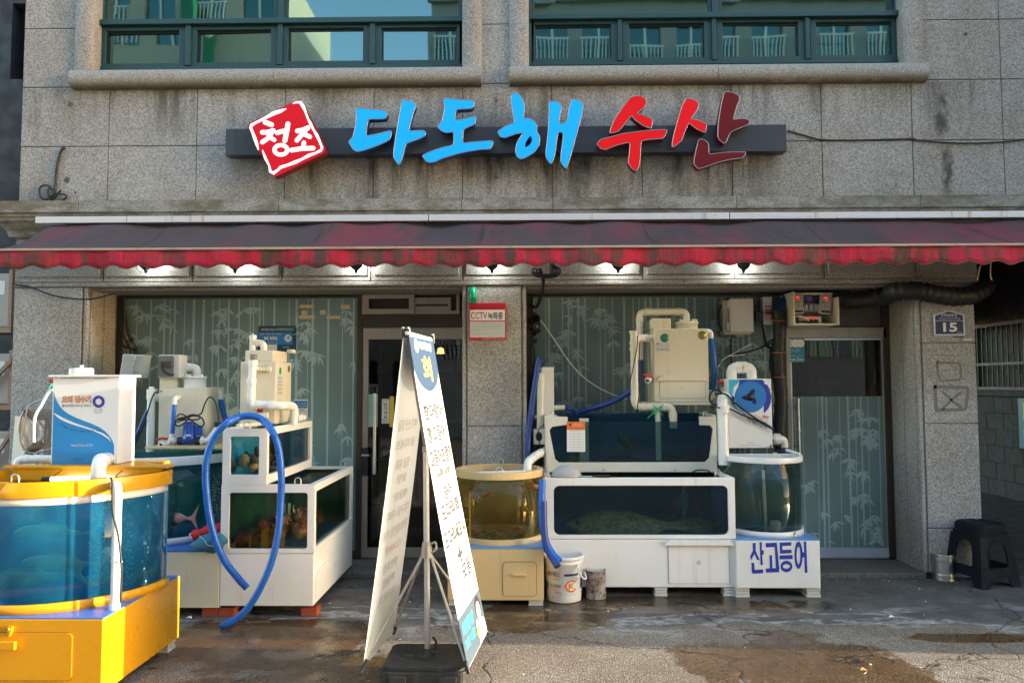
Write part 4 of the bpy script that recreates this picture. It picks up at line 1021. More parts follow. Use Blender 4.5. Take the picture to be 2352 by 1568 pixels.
g_ = lambda a, b: ((2480+a/4.704)*.65333, (1000+b/4.704)*.65333); GG = GL-.0155
mb = MB()
for i, a in enumerate((1400, 1490, 1570)): p = P(*g_(a, 972), GG); mb.lathe([(.0005, 0), (.038, 0)], (p.x, GG-.0002*i, p.z), 'print_white' if i else 'print_pale', 20, 'y')
g2 = lambda t, a0, b0, a1, b1, bd=0: mb.ftext(t, *g_(a0, b0), *g_(a1, b1), GG-.001, 'print_white', bd)
g2('Green Zone', 1358, 1208, 1620, 1262, .01); g2('시설물 · 위해환경', 1405, 1068, 1565, 1086); g2('합격증 설치완료업소', 1405, 1098, 1572, 1114); g2('위생관리협회 · 1588-7052', 1385, 1170, 1590, 1186); mb.build('lettering', st)
st = sheet('pull_sign', 'narrow white vertical sticker reading PULL on the left glass door', 'sticker', (877, 917, 894, 972), GL-.0, 'print_white')
mb = MB(); d_ = lambda a, b: ((1240+a/3.92)*.65333, (1150+b/3.92)*.65333)
for i, ch in enumerate('당기세요'): mb.ftext(ch, *d_(425, 1040+i*56), *d_(475, 1085+i*56), GL-.004, 'print_black', .01)
mb.ftext('PULL', *d_(412, 1272), *d_(486, 1298), GL-.004, 'print_black'); x0, x1, z0, z1 = fr(*d_(405, 1262), *d_(495, 1265), GL); mb.box(x0, x1, GL-.004, GL-.003, z0, z1, 'print_black'); x0, x1, z0, z1 = fr(*d_(405, 1303), *d_(495, 1306), GL); mb.box(x0, x1, GL-.004, GL-.003, z0, z1, 'print_black'); x0, x1, z0, z1 = fr(*d_(405, 985), *d_(495, 1015), GL); mb.box(x0, x1, GL-.0035, GL-.0025, z0, z1, 'print_pale'); mb.build('lettering', st)
sheet('mint_notice', 'pale mint sheet taped inside the left door beside the handle', 'sheet', (844, 905, 868, 980), GL-.0, 'mint_board')
sheet('yellow_flyer', 'lime yellow flyer hanging behind the left door', 'sheet', (895, 910, 905, 980), GL-.0, 'print_yellow')
# cables on the wall
def cable(nm, lb, pts, r, mat='black_wire', sm=6, cat='cable', seg=7):
    mb = MB(); mb.tube(smooth_path(pts, sm), r, mat, seg); return solo(nm, mb, lb, cat)
pp = lambda L, y: [P(a, b, y) for a, b in L]
cable('wire', 'thin black wire running right from the end of the sign bar along the granite', pp([(1808, 300), (1850, 312), (1888, 321), (1970, 322), (2095, 319), (2105, 322), (2200, 329), (2290, 327), (2360, 320)], W-.012), .0065)
mb = MB()
z_ = lambda L, y: [P(a/3, b/3, y) for a, b in L]
mb.tube(smooth_path(z_([(447, 1020), (425, 1035), (400, 1110), (385, 1220), (378, 1310), (362, 1390), (395, 1490)], W-.02)), .012, 'black_wire', 8)
for L in ([(375, 1330), (340, 1285), (300, 1278), (272, 1300), (280, 1360), (320, 1372), (370, 1340)], [(372, 1335), (350, 1300), (330, 1310), (335, 1350), (365, 1370), (420, 1310)], [(350, 1390), (330, 1370), (310, 1395), (350, 1408), (400, 1395), (440, 1375), (458, 1355), (440, 1340), (390, 1335), (360, 1350)]): mb.tube(smooth_path(z_(L, W-.035)), .009, 'black_wire', 7)
solo('cable_bundle', mb, 'black cable hanging from a hole and knotted above the cornice at the left', 'cable')
cable('wire', 'black wire sagging across the top of the left pillar', pp([(28, 652), (70, 660), (120, 678), (170, 686), (215, 686), (262, 674)], W-.03), .007)
# ---------------------------------------------------------------- tanks: shared pieces
def dshape(cx, rx, yb, ry, n=28): return [(cx+rx*math.cos(PI+PI*k/n), yb+ry*math.sin(PI+PI*k/n)) for k in range(n+1)]
def ring(cx, cy, r, n=48): return [(cx+r*math.cos(2*PI*k/n), cy+r*math.sin(2*PI*k/n)) for k in range(n)]
def shrink(pts, cx, cy, d):
    out = []
    for x, y in pts:
        v = Vector((x-cx, y-cy)); L = v.length or 1; v *= (L-d)/L; out.append((cx+v.x, cy+v.y))
    return out
def fish(nm, lb, pos, L, H, mat, yaw=0., thick=.55, tail=.3, cat='fish', group=None, fin=.25, pitch=0., pale=None):
    """one continuous body: lofted ovals, forked tail, back and belly fins"""
    mb = MB(); n, sg = 22, 12; vs = []
    for i in range(n+1):
        t = i/n; h = H/2*(max(0, math.sin(PI*min(1, t/.98)**.72))**.75*(1-.18*t)+.02) if t < .98 else H*.05
        if t > .86: h = max(h, H*.055)
        for k in range(sg): a = 2*PI*k/sg; vs.append((t*L*.8, h*thick*math.sin(a), h*math.cos(a)*(1 if math.cos(a) > 0 else .92)))
    fs = [(i*sg+k, i*sg+(k+1) % sg, (i+1)*sg+(k+1) % sg, (i+1)*sg+k) for i in range(n) for k in range(sg)]+[tuple(range(sg))]
    mb.add(vs, fs, mat, True)
    def finp(p2): mb.plate(p2, [], lambda a, b: (a, -.003, b), lambda a, b: (a, .003, b), mat)
    finp([(L*.77, H*.045), (L*.86, H*.12), (L, H*(.5+tail*.4)), (L*.93, 0), (L*.985, -H*(.45+tail*.4)), (L*.86, -H*.12), (L*.77, -H*.045)])
    finp([(L*.25, H*.38), (L*.33, H*(.48+fin)), (L*.45, H*(.44+fin*.7)), (L*.60, H*(.38+fin*.35)), (L*.63, H*.2), (L*.4, H*.3)])
    finp([(L*.45, -H*.3), (L*.52, -H*(.42+fin*.5)), (L*.62, -H*.3), (L*.6, -H*.15)])
    for s_ in (-1, 1):
        mb.lathe([(.001, -.003), (H*.05, 0), (.001, .003)], (L*.075, s_*H*.17, H*.08), 'print_black', 10, 'y')
        mb.add([(L*.2, s_*H*.26, 0), (L*.3, s_*H*.36, -H*.16), (L*.28, s_*H*.30, H*.02)], [(0, 1, 2)], mat)
    rot = Matrix.Rotation(yaw, 3, 'Z') @ Matrix.Rotation(pitch, 3, 'Y')
    mb.v = [tuple(rot @ Vector(v)+Vector(pos)) for v in mb.v]
    return solo(nm, mb, lb, cat, group)
def blob(mb, c, r, mat, seed, squash=(1, 1, 1), rough=.3, spikes=0):
    rg = random.Random(seed); bm = bmesh.new(); bmesh.ops.create_icosphere(bm, subdivisions=2, radius=1)
    vs = []
    ph = [rg.uniform(0, 6) for _ in range(6)]
    for v in bm.verts:
        p = v.co; k = 1+rough*(.5*math.sin(p.x*4+ph[0])*math.sin(p.y*4+ph[1])+.5*math.sin(p.z*5+ph[2]+p.x*3))
        vs.append((c[0]+p.x*r*k*squash[0], c[1]+p.y*r*k*squash[1], c[2]+p.z*r*k*squash[2]))
    mb.add(vs, [[v.index for v in f.verts] for f in bm.faces], mat, True); bm.free()
    for i in range(spikes):
        d = Vector((rg.gauss(0, 1), rg.gauss(0, 1), abs(rg.gauss(0, 1)))).normalized(); p = Vector(c)+Vector((d.x*r*squash[0], d.y*r*squash[1], d.z*r*squash[2]))*.9
        mb.tube([p, p+d*r*.35], r*.1, mat, 5, radii=[r*.14, r*.03])
def hook(mb, x, y, z, r=.022):
    mb.tube([(x-r, y, z-.03)]+[(x+r*math.cos(R(a)), y, z+r*.6+r*math.sin(R(a))) for a in range(180, -1, -20)]+[(x+r, y, z-.03)], .0045, 'steel', 7)
def feet(name, spots, zt, mat, lb, size=(.09, .10), cat='block', group=None, first=None):
    out = []
    for i, (x, y) in enumerate(spots):
        mb = MB(); n = 3 if mat != 'brick_red' else 1
        for k in range(n): a, b = zt*k/n, zt*(k+1)/n-.002; d = .004*(k % 2); mb.box(x-size[0]/2+d, x+size[0]/2-d, y-size[1]/2, y+size[1]/2, a, b, mat)
        out.append(solo(name, mb, lb if isinstance(lb, str) else lb[i], cat, group, bevel=.004))
    return out

# ---------------------------------------------------------------- big yellow tank, front left
yb0, yb1 = 3.94, 4.82; X1 = P(412, 1340, 4.81).x; X0 = -3.45; ZB = P(412, 1321, 4.81).z
T = thing('fish_tank', (-2.75, 4.4, .05), 'large yellow bow-fronted tank of blue water on a yellow cabinet', 'fish tank')
mb = MB(); mb.box(X0, X1, yb0, yb1, .055, ZB-.006, 'yellow_board'); bs = mb.build('cabinet', T, bevel=.004)
mb = MB(); mb.box(X0+.004, X1-.004, yb0+.004, yb1-.004, ZB-.005, ZB+.001, 'blue_top'); mb.build('cabinet_top', T)
mb = MB(); x0, x1, z0, z1 = fr(-160, 1450, 168, 1568-6, yb0); mb.fplate(rrect(x0, x1, z0, z1, .03), [rrect(x0+.004, x1-.004, z0+.004, z1-.004, .028)], yb0-.0015, yb0+.01, 'panel_gap' if 'panel_gap' in M else flat('panel_gap', (.25, .12, .01), .6)); mb.fplate(rrect(x0+.004, x1-.004, z0+.004, z1-.004, .028), [], yb0-.006, yb0, 'yellow_board'); dp = mb.build('door', bs)
mb = MB(); x0, x1, z0, z1 = fr(-40, 1472, 36, 1491, yb0-.03); mb.box(x0, x1, yb0-.04, yb0-.02, z0, z1, 'yellow_board'); mb.box(x0+.01, x1-.01, yb0-.022, yb0-.004, z0+.01, z1-.008, 'yellow_board'); mb.build('handle', dp, bevel=.004)
mb = MB(); x0, x1, z0, z1 = fr(16, 1438, 28, 1461, yb0-.015); mb.fplate([(x0, z1), (x1, z1), (x1-.004, z0+.02), ((x0+x1)/2, z0), (x0+.006, z0+.02)], [], yb0-.02, yb0-.001, 'yellow_board'); mb.lathe([(.001, -.004), (.006, -.003), (.006, 0)], ((x0+x1)/2, yb0-.02, z1-.012), 'tan_board', 10, 'y'); mb.build('latch', bs)
TCX, TRX, TYB, TRY = -2.75, .575, 4.58, .58
ZR = P(358, 1078, 4.58).z; arc = dshape(TCX, TRX, TYB, TRY)
zg0, zg1 = ZB, ZR-.02
mb = MB(); mb.wall(arc, -.008, zg0, zg1, 'blue_water'); mb.build('glass', T)
mb = MB(); mb.box(TCX-TRX, TCX+TRX, TYB, TYB+.012, zg0, ZR, 'blue_tank'); mb.tplate(arc, [], zg0+.004, zg0+.006, 'blue_floor'); mb.build('back_wall', T)
out = shrink(arc, TCX, TYB, -.022)
mb = MB(); mb.wall(shrink(arc, TCX, TYB, .012), .034, ZR-.085, ZR, 'yellow_board'); mb.wall(out, -.03, ZR-.004, ZR+.0, 'yellow_board'); mb.box(TCX-TRX-.02, TCX+TRX+.02, TYB-.02, TYB+.02, ZR-.085, ZR, 'yellow_board'); mb.build('rim', T, bevel=.004)
mb = MB(); mb.wall(shrink(arc, TCX, TYB, -.002), .022, ZB, ZB+.05, 'yellow_board'); mb.build('foot_rim', T)
mb = MB(); mb.wall(shrink(arc, TCX, TYB, .004), .006, ZR-.128, ZR-.085, 'white_board'); mb.build('foam_band', T)
mb = MB(); mb.tplate(shrink(arc, TCX, TYB, .02), [], ZR-.11, None, 'water_blue'); mb.build('water', T)
x0 = P(24, 1076, 4.6).x; x1 = TCX+TRX+.02; zt = P(200, 1075, 4.62).z
mb = MB(); mb.box(x0, x1, TYB-.05, TYB+.04, ZR+.012, ZR+.028, 'yellow_board'); mb.box(x0+.15, x1-.14, TYB+.04, TYB+.28, ZR+.010, ZR+.027, 'yellow_board'); mb.box(x0+.05, x1-.04, TYB-.04, TYB-.02, ZR-.06, ZR+.012, 'yellow_board'); mb.build('shelf', T, bevel=.003)
zl = ZR-.035; mb = MB(); mb.tube([P(118, 1100, 4.46), P(260, 1098, 4.46)], .014, 'tube_light', 12); p = P(98, 1101, 4.46); mb.tube([p, P(118, 1100, 4.46)], .017, 'screw_black', 12); mb.build('light_tube', T)
mb = MB()
for px in (126, 268): p = P(px, 1098, 4.46); mb.tube([(p.x-.004, 4.53, p.z+.04), (p.x, 4.46, p.z+.02), (p.x, 4.44, p.z), (p.x, 4.46, p.z-.02)], .003, 'screw_black', 5)
mb.build('lamp_clip', T)
mb = MB(); p = P(35, 1098, 4.02); hook(mb, p.x, 4.02, ZR+.006, .02); mb.build('hook', T)
# standpipe that drains the rim
mb = MB(); pA = P(258, 1120, 4.16); pB = P(268, 1388, 4.12)
pvc(mb, [(pA.x-.03, 4.22, P(262, 1117, 4.13).z), (pB.x, 4.10, P(270, 1117, 4.1).z), (pB.x, 4.10, ZB+.002)], .023, 'pvc', 1.5); mb.tube([(pB.x, 4.10, ZB), (pB.x, 4.10, ZB+.03)], .029, 'pvc', 14); mb.build('standpipe', T)
mb = MB(); f_ = lambda L, y: [P(a, b, y) for a, b in L]
mb.tube(smooth_path(f_([(253, 1095), (258, 1105), (258, 1130), (260, 1180), (272, 1230), (278, 1290), (279, 1320), (277, 1383)], 4.06)), .006, 'black_wire', 7); mb.build('wire', T)
mb = MB(); p = P(270, 1287, 4.1); mb.lathe([(.026, -.003), (.027, 0), (.026, .003)], (pB.x, 4.10, p.z), 'white_wire', 14); mb.box(pB.x+.02, pB.x+.045, 4.075, 4.085, p.z-.005, p.z+.004, 'white_wire'); mb.build('cable_tie', T)
# bubbles rising inside
mb = MB(); rg = random.Random(11)
for i in range(800):
    u = rg.random(); px = 205+34*(1-u**2.2) if i % 3 else 285+18*rg.random(); py = rg.uniform(1145, 1390); an = None
    c = P(px+rg.gauss(0, 4), py, 4.22 if i % 3 else 4.33); r_ = rg.choice((.0022, .003, .0045, .007))
    mb.add([(c.x-r_, c.y, c.z), (c.x, c.y-r_, c.z), (c.x+r_, c.y, c.z), (c.x, c.y+r_, c.z), (c.x, c.y, c.z+r_), (c.x, c.y, c.z-r_)], [(0, 1, 4), (1, 2, 4), (2, 3, 4), (3, 0, 4), (1, 0, 5), (2, 1, 5), (3, 2, 5), (0, 3, 5)], 'pvc', True)
tag(mb.build('bubbles', T), kind='stuff')
feet('plastic_block', [(X1-.05, yb1-.08)], .054, 'pallet_white', 'white plastic block under the rear right corner of the yellow cabinet')
feet('plastic_block', [(X1-.06, yb0+.06)], .054, 'pallet_white', 'white plastic block under the front right corner of the yellow cabinet')
def at(px, py, y): return P(px, py, y)
fish('mackerel', 'pale mackerel swimming lowest at the front of the yellow tank', at(-70, 1345, 4.09)+Vector((0, 0, 0)), .62, .115, 'mackerel_skin', yaw=.10, pitch=-.10, group='mackerel in the yellow tank', fin=.12)
fish('mackerel', 'dim mackerel facing left highest in the yellow tank', at(30, 1225, 4.3), .50, .105, 'mackerel_skin', yaw=PI*.98 if False else .05, group='mackerel in the yellow tank', fin=.12)
fish('mackerel', 'shadowy mackerel between the highest and lowest ones in the yellow tank', at(48, 1292, 4.36), .55, .10, 'mackerel_skin', yaw=-.06, group='mackerel in the yellow tank', fin=.12)
fish('mackerel', 'mackerel behind the white standpipe in the yellow tank', at(188, 1335, 4.32), .215, .07, 'mackerel_skin', yaw=.15, pitch=-.1, group='mackerel in the yellow tank', fin=.12)

# filter box printed with blue waves, standing on the yellow tank's shelf
yf, yk = 4.62, 4.82; FX0, FX1 = P(119, 960, yf).x, P(267, 960, yf).x; FZ0 = ZR+.03; FZ1 = P(200, 865, yf).z
F = thing('water_filter', ((FX0+FX1)/2, 4.72, FZ0), 'white filter box with blue wave print and a round lid on the yellow tank', 'water filter')
FX2 = FX1+.07
mb = MB(); mb.box(FX0, FX1+.015, yf, yk, FZ0, FZ1, 'white_board'); mb.build('box', F, bevel=.004)
mb = MB(); mb.box(FX0-.02, FX1+.035, yf-.015, yk+.02, FZ1, FZ1+.012, 'white_board'); c = P(187, 850, 4.72); mb.lathe([(.001, .062), (.012, .062), (.012, .045), (.066, .043), (.07, .036), (.07, .0)], (c.x, 4.72, FZ1+.012), 'pvc_old', 28); mb.build('lid', F)
o_ = lambda a, b: (a/3.92*.65333, (1200+b/3.92)*.65333)
of = lambda a, b, d=.001: (lambda p: (p.x, yf-d, p.z))(P(*o_(a, b), yf))
def ofill(mb, pts, m_, d): mb.plate([tuple(v) for v in [(a, b) for a, b in pts]], [], lambda a, b: of(a, b, d), None, m_)
mb = MB()
top = [(742, 690), (760, 760), (790, 830), (830, 895), (880, 950), (950, 1000), (1040, 1045), (1150, 1090), (1260, 1130), (1360, 1175), (1440, 1225), (1500, 1290), (1545, 1350), (1570, 1420), (1572, 1520)]
bot = o_(0, 0); yb_ = 1690
ofill(mb, top+[(1570, yb_), (715, yb_), (728, 1200)], 'print_sky', .0012)
sw = [(738, 985), (790, 1040), (860, 1085), (950, 1125), (1060, 1160), (1180, 1195), (1300, 1235), (1400, 1280), (1480, 1330), (1540, 1385), (1500, 1320), (1420, 1262), (1310, 1215), (1190, 1175), (1070, 1135), (960, 1090), (870, 1050), (800, 1010), (750, 985)]
ofill(mb, sw, 'print_white', .0018)
mb.build('printed_label', F)
mb = MB()
def ot(t, a0, b0, a1, b1, m_, bd=0, d=.0022):
    vs, fs, _ = text_tris(t, bd); mb.add([of(a0+u*(a1-a0), b1+v*(b0-b1), d) for u, v in vs], fs, m_)
ot('오리 정수기', 858, 745, 1258, 848, 'print_red', .085, .0022); ot('오리 정수기', 866, 753, 1250, 840, 'print_cream', .03, .0028); ot('활어수족관 바이오 여과기', 858, 866, 1255, 902, 'print_black', .01); ot('PROTEIN SKIMMER WITH WETDRY SYSTEM', 832, 495, 1252, 512, 'print_black'); ot('수족관 물성을 분리제거기', 1282, 497, 1490, 514, 'print_black')
ot('ORI - 1000', 1298, 930, 1414, 948, 'print_black'); ot('WET DRY SYSTEM', 1298, 960, 1412, 970, 'print_black'); ot('PROTEIN SKIMMER', 1298, 977, 1412, 987, 'print_black'); ot('Sweet Home of Fish', 985, 1405, 1280, 1445, 'print_pale')
for i, ch in enumerate('바닷물을 정수하여 활어를 싱싱하게 합니다'):
    if ch == ' ': continue
    u = i/22; a = 840+u*570; b = 1135+u*130+35*math.sin(u*5); ot(ch, a, b, a+21, b+26, 'print_deep')
ot('동양이엔지', 1535/1.0*0+1010, 1610, 1115, 1632, 'print_black'); ot('www.dongyang-eng.co.kr', 1010, 1640, 1120, 1648, 'print_black')
cx, cy = 1362, 828
mb.add([of(cx+r_*math.cos(R(a)), cy+r_*math.sin(R(a)), .0024) for a in range(0, 360, 10) for r_ in (44, 84)], [(i*2, (i*2+2) % 72, (i*2+3) % 72, i*2+1) for i in range(36)], 'print_royal')
for i, ch in enumerate('오리'): ot(ch, cx-24+i*26, cy-76, cx-2+i*26, cy-52, 'print_red', 0, .003)
for i, ch in enumerate('정수기'): an = R(150-i*38); ot(ch, cx+63*math.cos(an)-12, cy+63*math.sin(an)-11, cx+63*math.cos(an)+12, cy+63*math.sin(an)+11, 'print_red', 0, .003)
mb.build('lettering', F)
mb = MB(); y_ = 4.5
p0, p1, p2 = P(227, 1096, 4.3), P(227, 1063, 4.3), P(242, 1057, yf+.01)
mb2 = [(p0.x, 4.3, ZR-.13), (p1.x, 4.3, P(227, 1060, 4.3).z), (P(243, 1057, yf).x, yf+.03, P(227, 1060, 4.45).z)]
pvc(mb, mb2, .04, 'pvc', 1.4); mb.build('outlet_pipe', F)
mb = MB(); q = P(85, 1054, 4.72); pvc(mb, [(FX0+.02, 4.72, P(90, 1054, 4.72).z), (P(40, 1054, 4.72).x, 4.72, P(60, 1054, 4.72).z), (P(40, 1054, 4.72).x, 4.72, ZR-.05)], .026, 'pvc', 1.5); mb.build('side_pipe', F)

# things leaning at the left pillar
L_ = lambda a, b: (a/3.92*.65333, (1200+b/3.92)*.65333)
def slab(nm, lb, cat, quad, y, th, mat, lean=0):
    mb = MB(); a = [P(*p, y+(lean if i in (2, 3) else 0)) for i, p in enumerate(quad)]
    mb.hexa(a, [p+Vector((0, th, 0)) for p in a], mat); return solo(nm, mb, lb, cat, bevel=.003)
slab('board', 'long cream plastic board leaning on the left pillar behind the landing net', 'board', [(8, 1300), (36, 1300), (62, 958), (34, 955)], 5.6, .02, 'cream_board', .35)
slab('board', 'shorter white plastic board leaning beside the cream one at the left pillar', 'board', [(40, 1300), (80, 1300), (100, 965), (60, 962)], 5.7, .02, 'white_board', .3)
mb = MB(); c = P(88, 985, 5.1)
hoop = [P(128+0*k, 930, 5.1) for k in ()]
hp = smooth_path([P(a, b, 5.1) for a, b in ((126, 921), (100, 918), (72, 928), (52, 950), (45, 980), (48, 1015), (60, 1035), (85, 1040), (122, 1027))], 6)
mb.tube(hp, .006, 'rod', 7); mb.tube([P(63, 937, 5.08), P(125, 938, 5.08)], .004, 'rod', 6); mb.tube([P(63, 937, 5.08), P(48, 1015, 5.08)], .004, 'rod', 6)
N = thing('landing_net', (c.x, 5.1, .5), 'round metal landing net with brown mesh and hanging white tube left of the wave-print filter', 'fishing net')
mb.tube([P(88, 1036, 5.1), P(76, 1180, 5.15)], .011, 'rod', 8); mb.build('hoop', N)
mb = MB()   # knotted mesh bag: two sets of cords sagging behind the hoop
for i in range(27):
    t = i/26
    a, b = P(50+t*76, 938+8*math.sin(t*3), 5.09), P(62+t*60, 1032-6*t, 5.09)
    mid = (a+b)/2+Vector((.02*math.sin(i), .10, -.02)); mb.tube(smooth_path([a, mid, b], 5), .0017, 'net_cord', 4)
    a, b = P(48+6*math.sin(t*9), 940+t*92, 5.09), P(125, 935+t*92, 5.09)
    mid = (a+b)/2+Vector((0, .10, -.05*t)); mb.tube(smooth_path([a, mid, b], 5), .0017, 'net_cord', 4)
    mid = (a+b)/2+Vector((.02, .06, -.06*t)); mb.tube(smooth_path([a+Vector((0, 0, .02)), mid, b-Vector((0, 0, .04))], 5), .0017, 'net_cord', 4)
mb.tube(smooth_path([P(95, 1020, 5.15), P(70, 1035, 5.15), P(62, 1060, 5.14)], 5), .03, 'net_cord', 8, radii=None); mb.build('mesh', N)
mb = MB(); mb.tube(smooth_path([P(122, 895, 5.0), P(112, 900, 5.0), P(95, 930, 5.0), (P(80, 960, 5.0)), P(78, 1015, 5.0)], 6), .010, 'white_wire', 8)
mb.tube([P(124, 886, 5.02), P(112, 897, 5.02)], .018, 'emergency_green', 8, radii=[.022, .008]); mb.tube([P(114, 874, 5.05), P(124, 874, 5.05)], .012, 'red_handle', 8)
solo('airline_tube', mb, 'white air tube with green valve hanging over the landing net', 'tube')
# outdoor units of the house on the left
def acu(py0, py1, lb, first=[None]):
    x0, x1, z0, z1 = fr(-70, py0, 25, py1, 6.9)
    o = thing('air_conditioner', ((x0+x1)/2, 6.9, z0), lb, 'air conditioner', 'outdoor units on the rack')
    mb = MB(); mb.box(x0, x1, 6.9, 7.2, z0, z1, 'beige_box'); mb.build('case', o, bevel=.01)
    mb = MB(); mb.box(x0-.02, x1+.035, 6.86, 7.22, z0-.05, z0-.004, 'frame_tan' if 'frame_tan' in M else paint('frame_tan', (.36, .22, .14), .6)); mb.box(x1+.003, x1+.035, 6.86, 6.9, z0, z1+.03, 'frame_tan'); mb.build('rack_beam', o)
    mb = MB(); mb.box(x1-.17, x1-.06, 6.897, 6.9, z1-.2, z1-.07, 'print_white'); mb.box(x1-.165, x1-.125, 6.896, 6.897, z1-.18, z1-.09, 'print_blue'); mb.build('label', o)
acu(628, 752, 'beige outdoor air conditioner on the top shelf left of the pillar'); acu(812, 928, 'beige outdoor air conditioner on the middle shelf left of the pillar'); acu(990, 1090, 'beige outdoor air conditioner on the lowest shelf left of the pillar')
mb = MB(); a, b = P(-30, 890, 6.84), P(26, 832, 6.84); mb.hexa([a, b, b+Vector((0, 0, .05)), a+Vector((0, 0, .05))], [q+Vector((0, .03, 0)) for q in (a, b, b+Vector((0, 0, .05)), a+Vector((0, 0, .05)))], 'frame_tan'); a, b = P(-30, 1080, 6.84), P(24, 1000, 6.84); mb.hexa([a, b, b+Vector((0, 0, .05)), a+Vector((0, 0, .05))], [q+Vector((0, .03, 0)) for q in (a, b, b+Vector((0, 0, .05)), a+Vector((0, 0, .05)))], 'frame_tan')
x0, x1, z0, z1 = fr(-70, 600, 28, 1230, 6.9); mb.box(x0-.05, x0, 6.86, 7.2, 0, z1, 'frame_tan'); mb.box(x1+.0, x1+.04, 7.1, 7.2, 0, z1, 'frame_tan'); solo('unit_rack', mb, 'tan metal rack that carries the three outdoor air conditioners', 'rack')

# ---------------------------------------------------------------- teal bow-fronted tank behind it
TX = thing('fish_tank', (-2.75, 5.9, .06), 'white bow-fronted tank of dark teal water beside the big yellow tank', 'fish tank')
yc0 = 5.4; Xr = P(504, 1330, yc0).x; Xl = -3.5; Zc = P(430, 1263, yc0).z
mb = MB(); mb.box(Xl, Xr, yc0, 6.45, .065, Zc-.012, 'cream_board'); cb = mb.build('cabinet', TX, bevel=.004)
mb = MB(); mb.box(Xl, Xr, yc0-.002, 6.45, Zc-.011, Zc, 'blue_top'); mb.build('cabinet_top', TX)
x0, x1, z0, z1 = fr(300, 1281, 371, 1295, yc0-.02)
mb = MB(); mb.fplate([(x0, z0), (x1, z0), (x1, z0+.008), (x1-.035, z1), (x0, z1)], [], yc0-.02, yc0, 'white_board'); a = P(354, 1300, yc0); mb.box(a.x-.003, a.x, yc0-.002, yc0+.001, .1, z0, 'screw_black'); mb.build('door_lip', cb, bevel=.003)
cx, rx, yb, ry = P(322, 1050, 5.8).x, .70, 6.28, .82; Zt = P(440, 1062, yb-ry+.12).z
Xcut = P(509, 1100, 5.42).x
arc = [p for p in dshape(cx, rx, yb, ry, 40) if p[0] < Xcut-.0+.0]+[(Xcut-.002, yb-ry*math.sqrt(max(0, 1-((Xcut-cx)/rx)**2))), (Xcut-.001, yb)]
arc2 = arc[:-1]
zrb = P(400, 1056, 5.48).z
mb = MB(); mb.wall(arc2, -.008, Zc+.03, zrb, 'teal_water'); mb.build('glass', TX)
mb = MB(); mb.box(cx-rx, Xcut-.002, yb, yb+.012, Zc, zrb, 'teal_tank'); mb.tplate(arc, [], Zc+.03, Zc+.032, 'blue_floor'); mb.box(Xcut-.012, Xcut-.003, yb-ry+.1, yb, Zc+.03, zrb, 'teal_tank'); mb.build('back_wall', TX)
mb = MB(); mb.wall(shrink(arc2, cx, yb, .02), .04, zrb-.055, zrb+.012, 'white_board'); mb.build('rim', TX, bevel=.004)
mb = MB(); mb.wall(shrink(arc2, cx, yb, -.004), .026, Zc+.001, Zc+.05, 'white_board'); mb.build('foot_rim', TX)
mb = MB(); mb.tplate(shrink(arc, cx, yb, .02), [], zrb-.012, None, 'water_blue'); mb.build('water', TX)
mb = MB(); c = P(379, 1222, 5.75); mb.lathe([(.055, 0)]+[(.055+.008*(k % 2), .012*k) for k in range(1, 8)]+[(.05, .09), (.001, .09)], (c.x, 5.75, Zc+.03), 'pvc_old', 20); mb.build('drain_cap', TX)
mb = MB(); rg = random.Random(2)
for i in range(260):
    c = P(rg.gauss(497, 9), rg.uniform(1085, 1190), 5.62); r_ = rg.choice((.0012, .0018, .0024)); mb.add([(c.x-r_, c.y, c.z), (c.x, c.y-r_, c.z), (c.x+r_, c.y, c.z), (c.x, c.y, c.z+r_), (c.x, c.y, c.z-r_)], [(0, 1, 3), (1, 2, 3), (1, 0, 4), (2, 1, 4)], 'pvc', True)
tag(mb.build('bubbles', TX), kind='stuff')
feet('red_brick', [(P(487, 1400, 5.46).x, 5.47), (P(525, 1400, 5.46).x, 5.47), (P(713, 1400, 5.46).x, 5.47)], .062, 'brick_red', ['red brick under the right end of the teal tank cabinet', 'dark red brick under the left corner of the white corner tank', 'red brick under the right corner of the white corner tank'], (.115, .10), 'brick')
fish('sea_bream', 'rosy sea bream swimming left in the teal tank', at(338, 1190, 5.60), .38, .16, 'bream_skin', yaw=.05, fin=.12, thick=.4)
mb = MB(); p0, p1 = P(444, 1231, 5.43), P(512, 1212, 5.46)
mb.tube(smooth_path([p0, (p0+p1)/2+Vector((0, 0, .012)), p1], 6), .042, 'red_cloth', 14, radii=[.036+.008*math.sin(i*1.3) for i in range(13)]); mb.tube([p0+Vector((-.006, -.03, .0)), p0+Vector((-.012, -.035, .02)), p0+Vector((.0, -.04, .03))], .004, 'white_wire', 6)
solo('cushion', mb, 'rolled red cloth lying on the blue ledge beside the corner tank', 'cloth')
mb = MB(); blob(mb, (P(478, 1248, 5.40).x, 5.40, P(478, 1249, 5.40).z), .10, 'teal_cloth', 7, (1.15, .7, .62), .35); blob(mb, (P(500, 1243, 5.40).x, 5.41, P(500, 1243, 5.4).z), .08, 'teal_cloth', 12, (.9, .7, .75), .4)
mb.tube(smooth_path([P(458, 1230, 5.33), P(470, 1240, 5.325), P(478, 1252, 5.325), P(498, 1252, 5.33)], 5), .0035, 'white_wire', 5)
solo('cloth_bag', mb, 'crumpled teal cloth bag with pale cord on the blue ledge', 'bag')

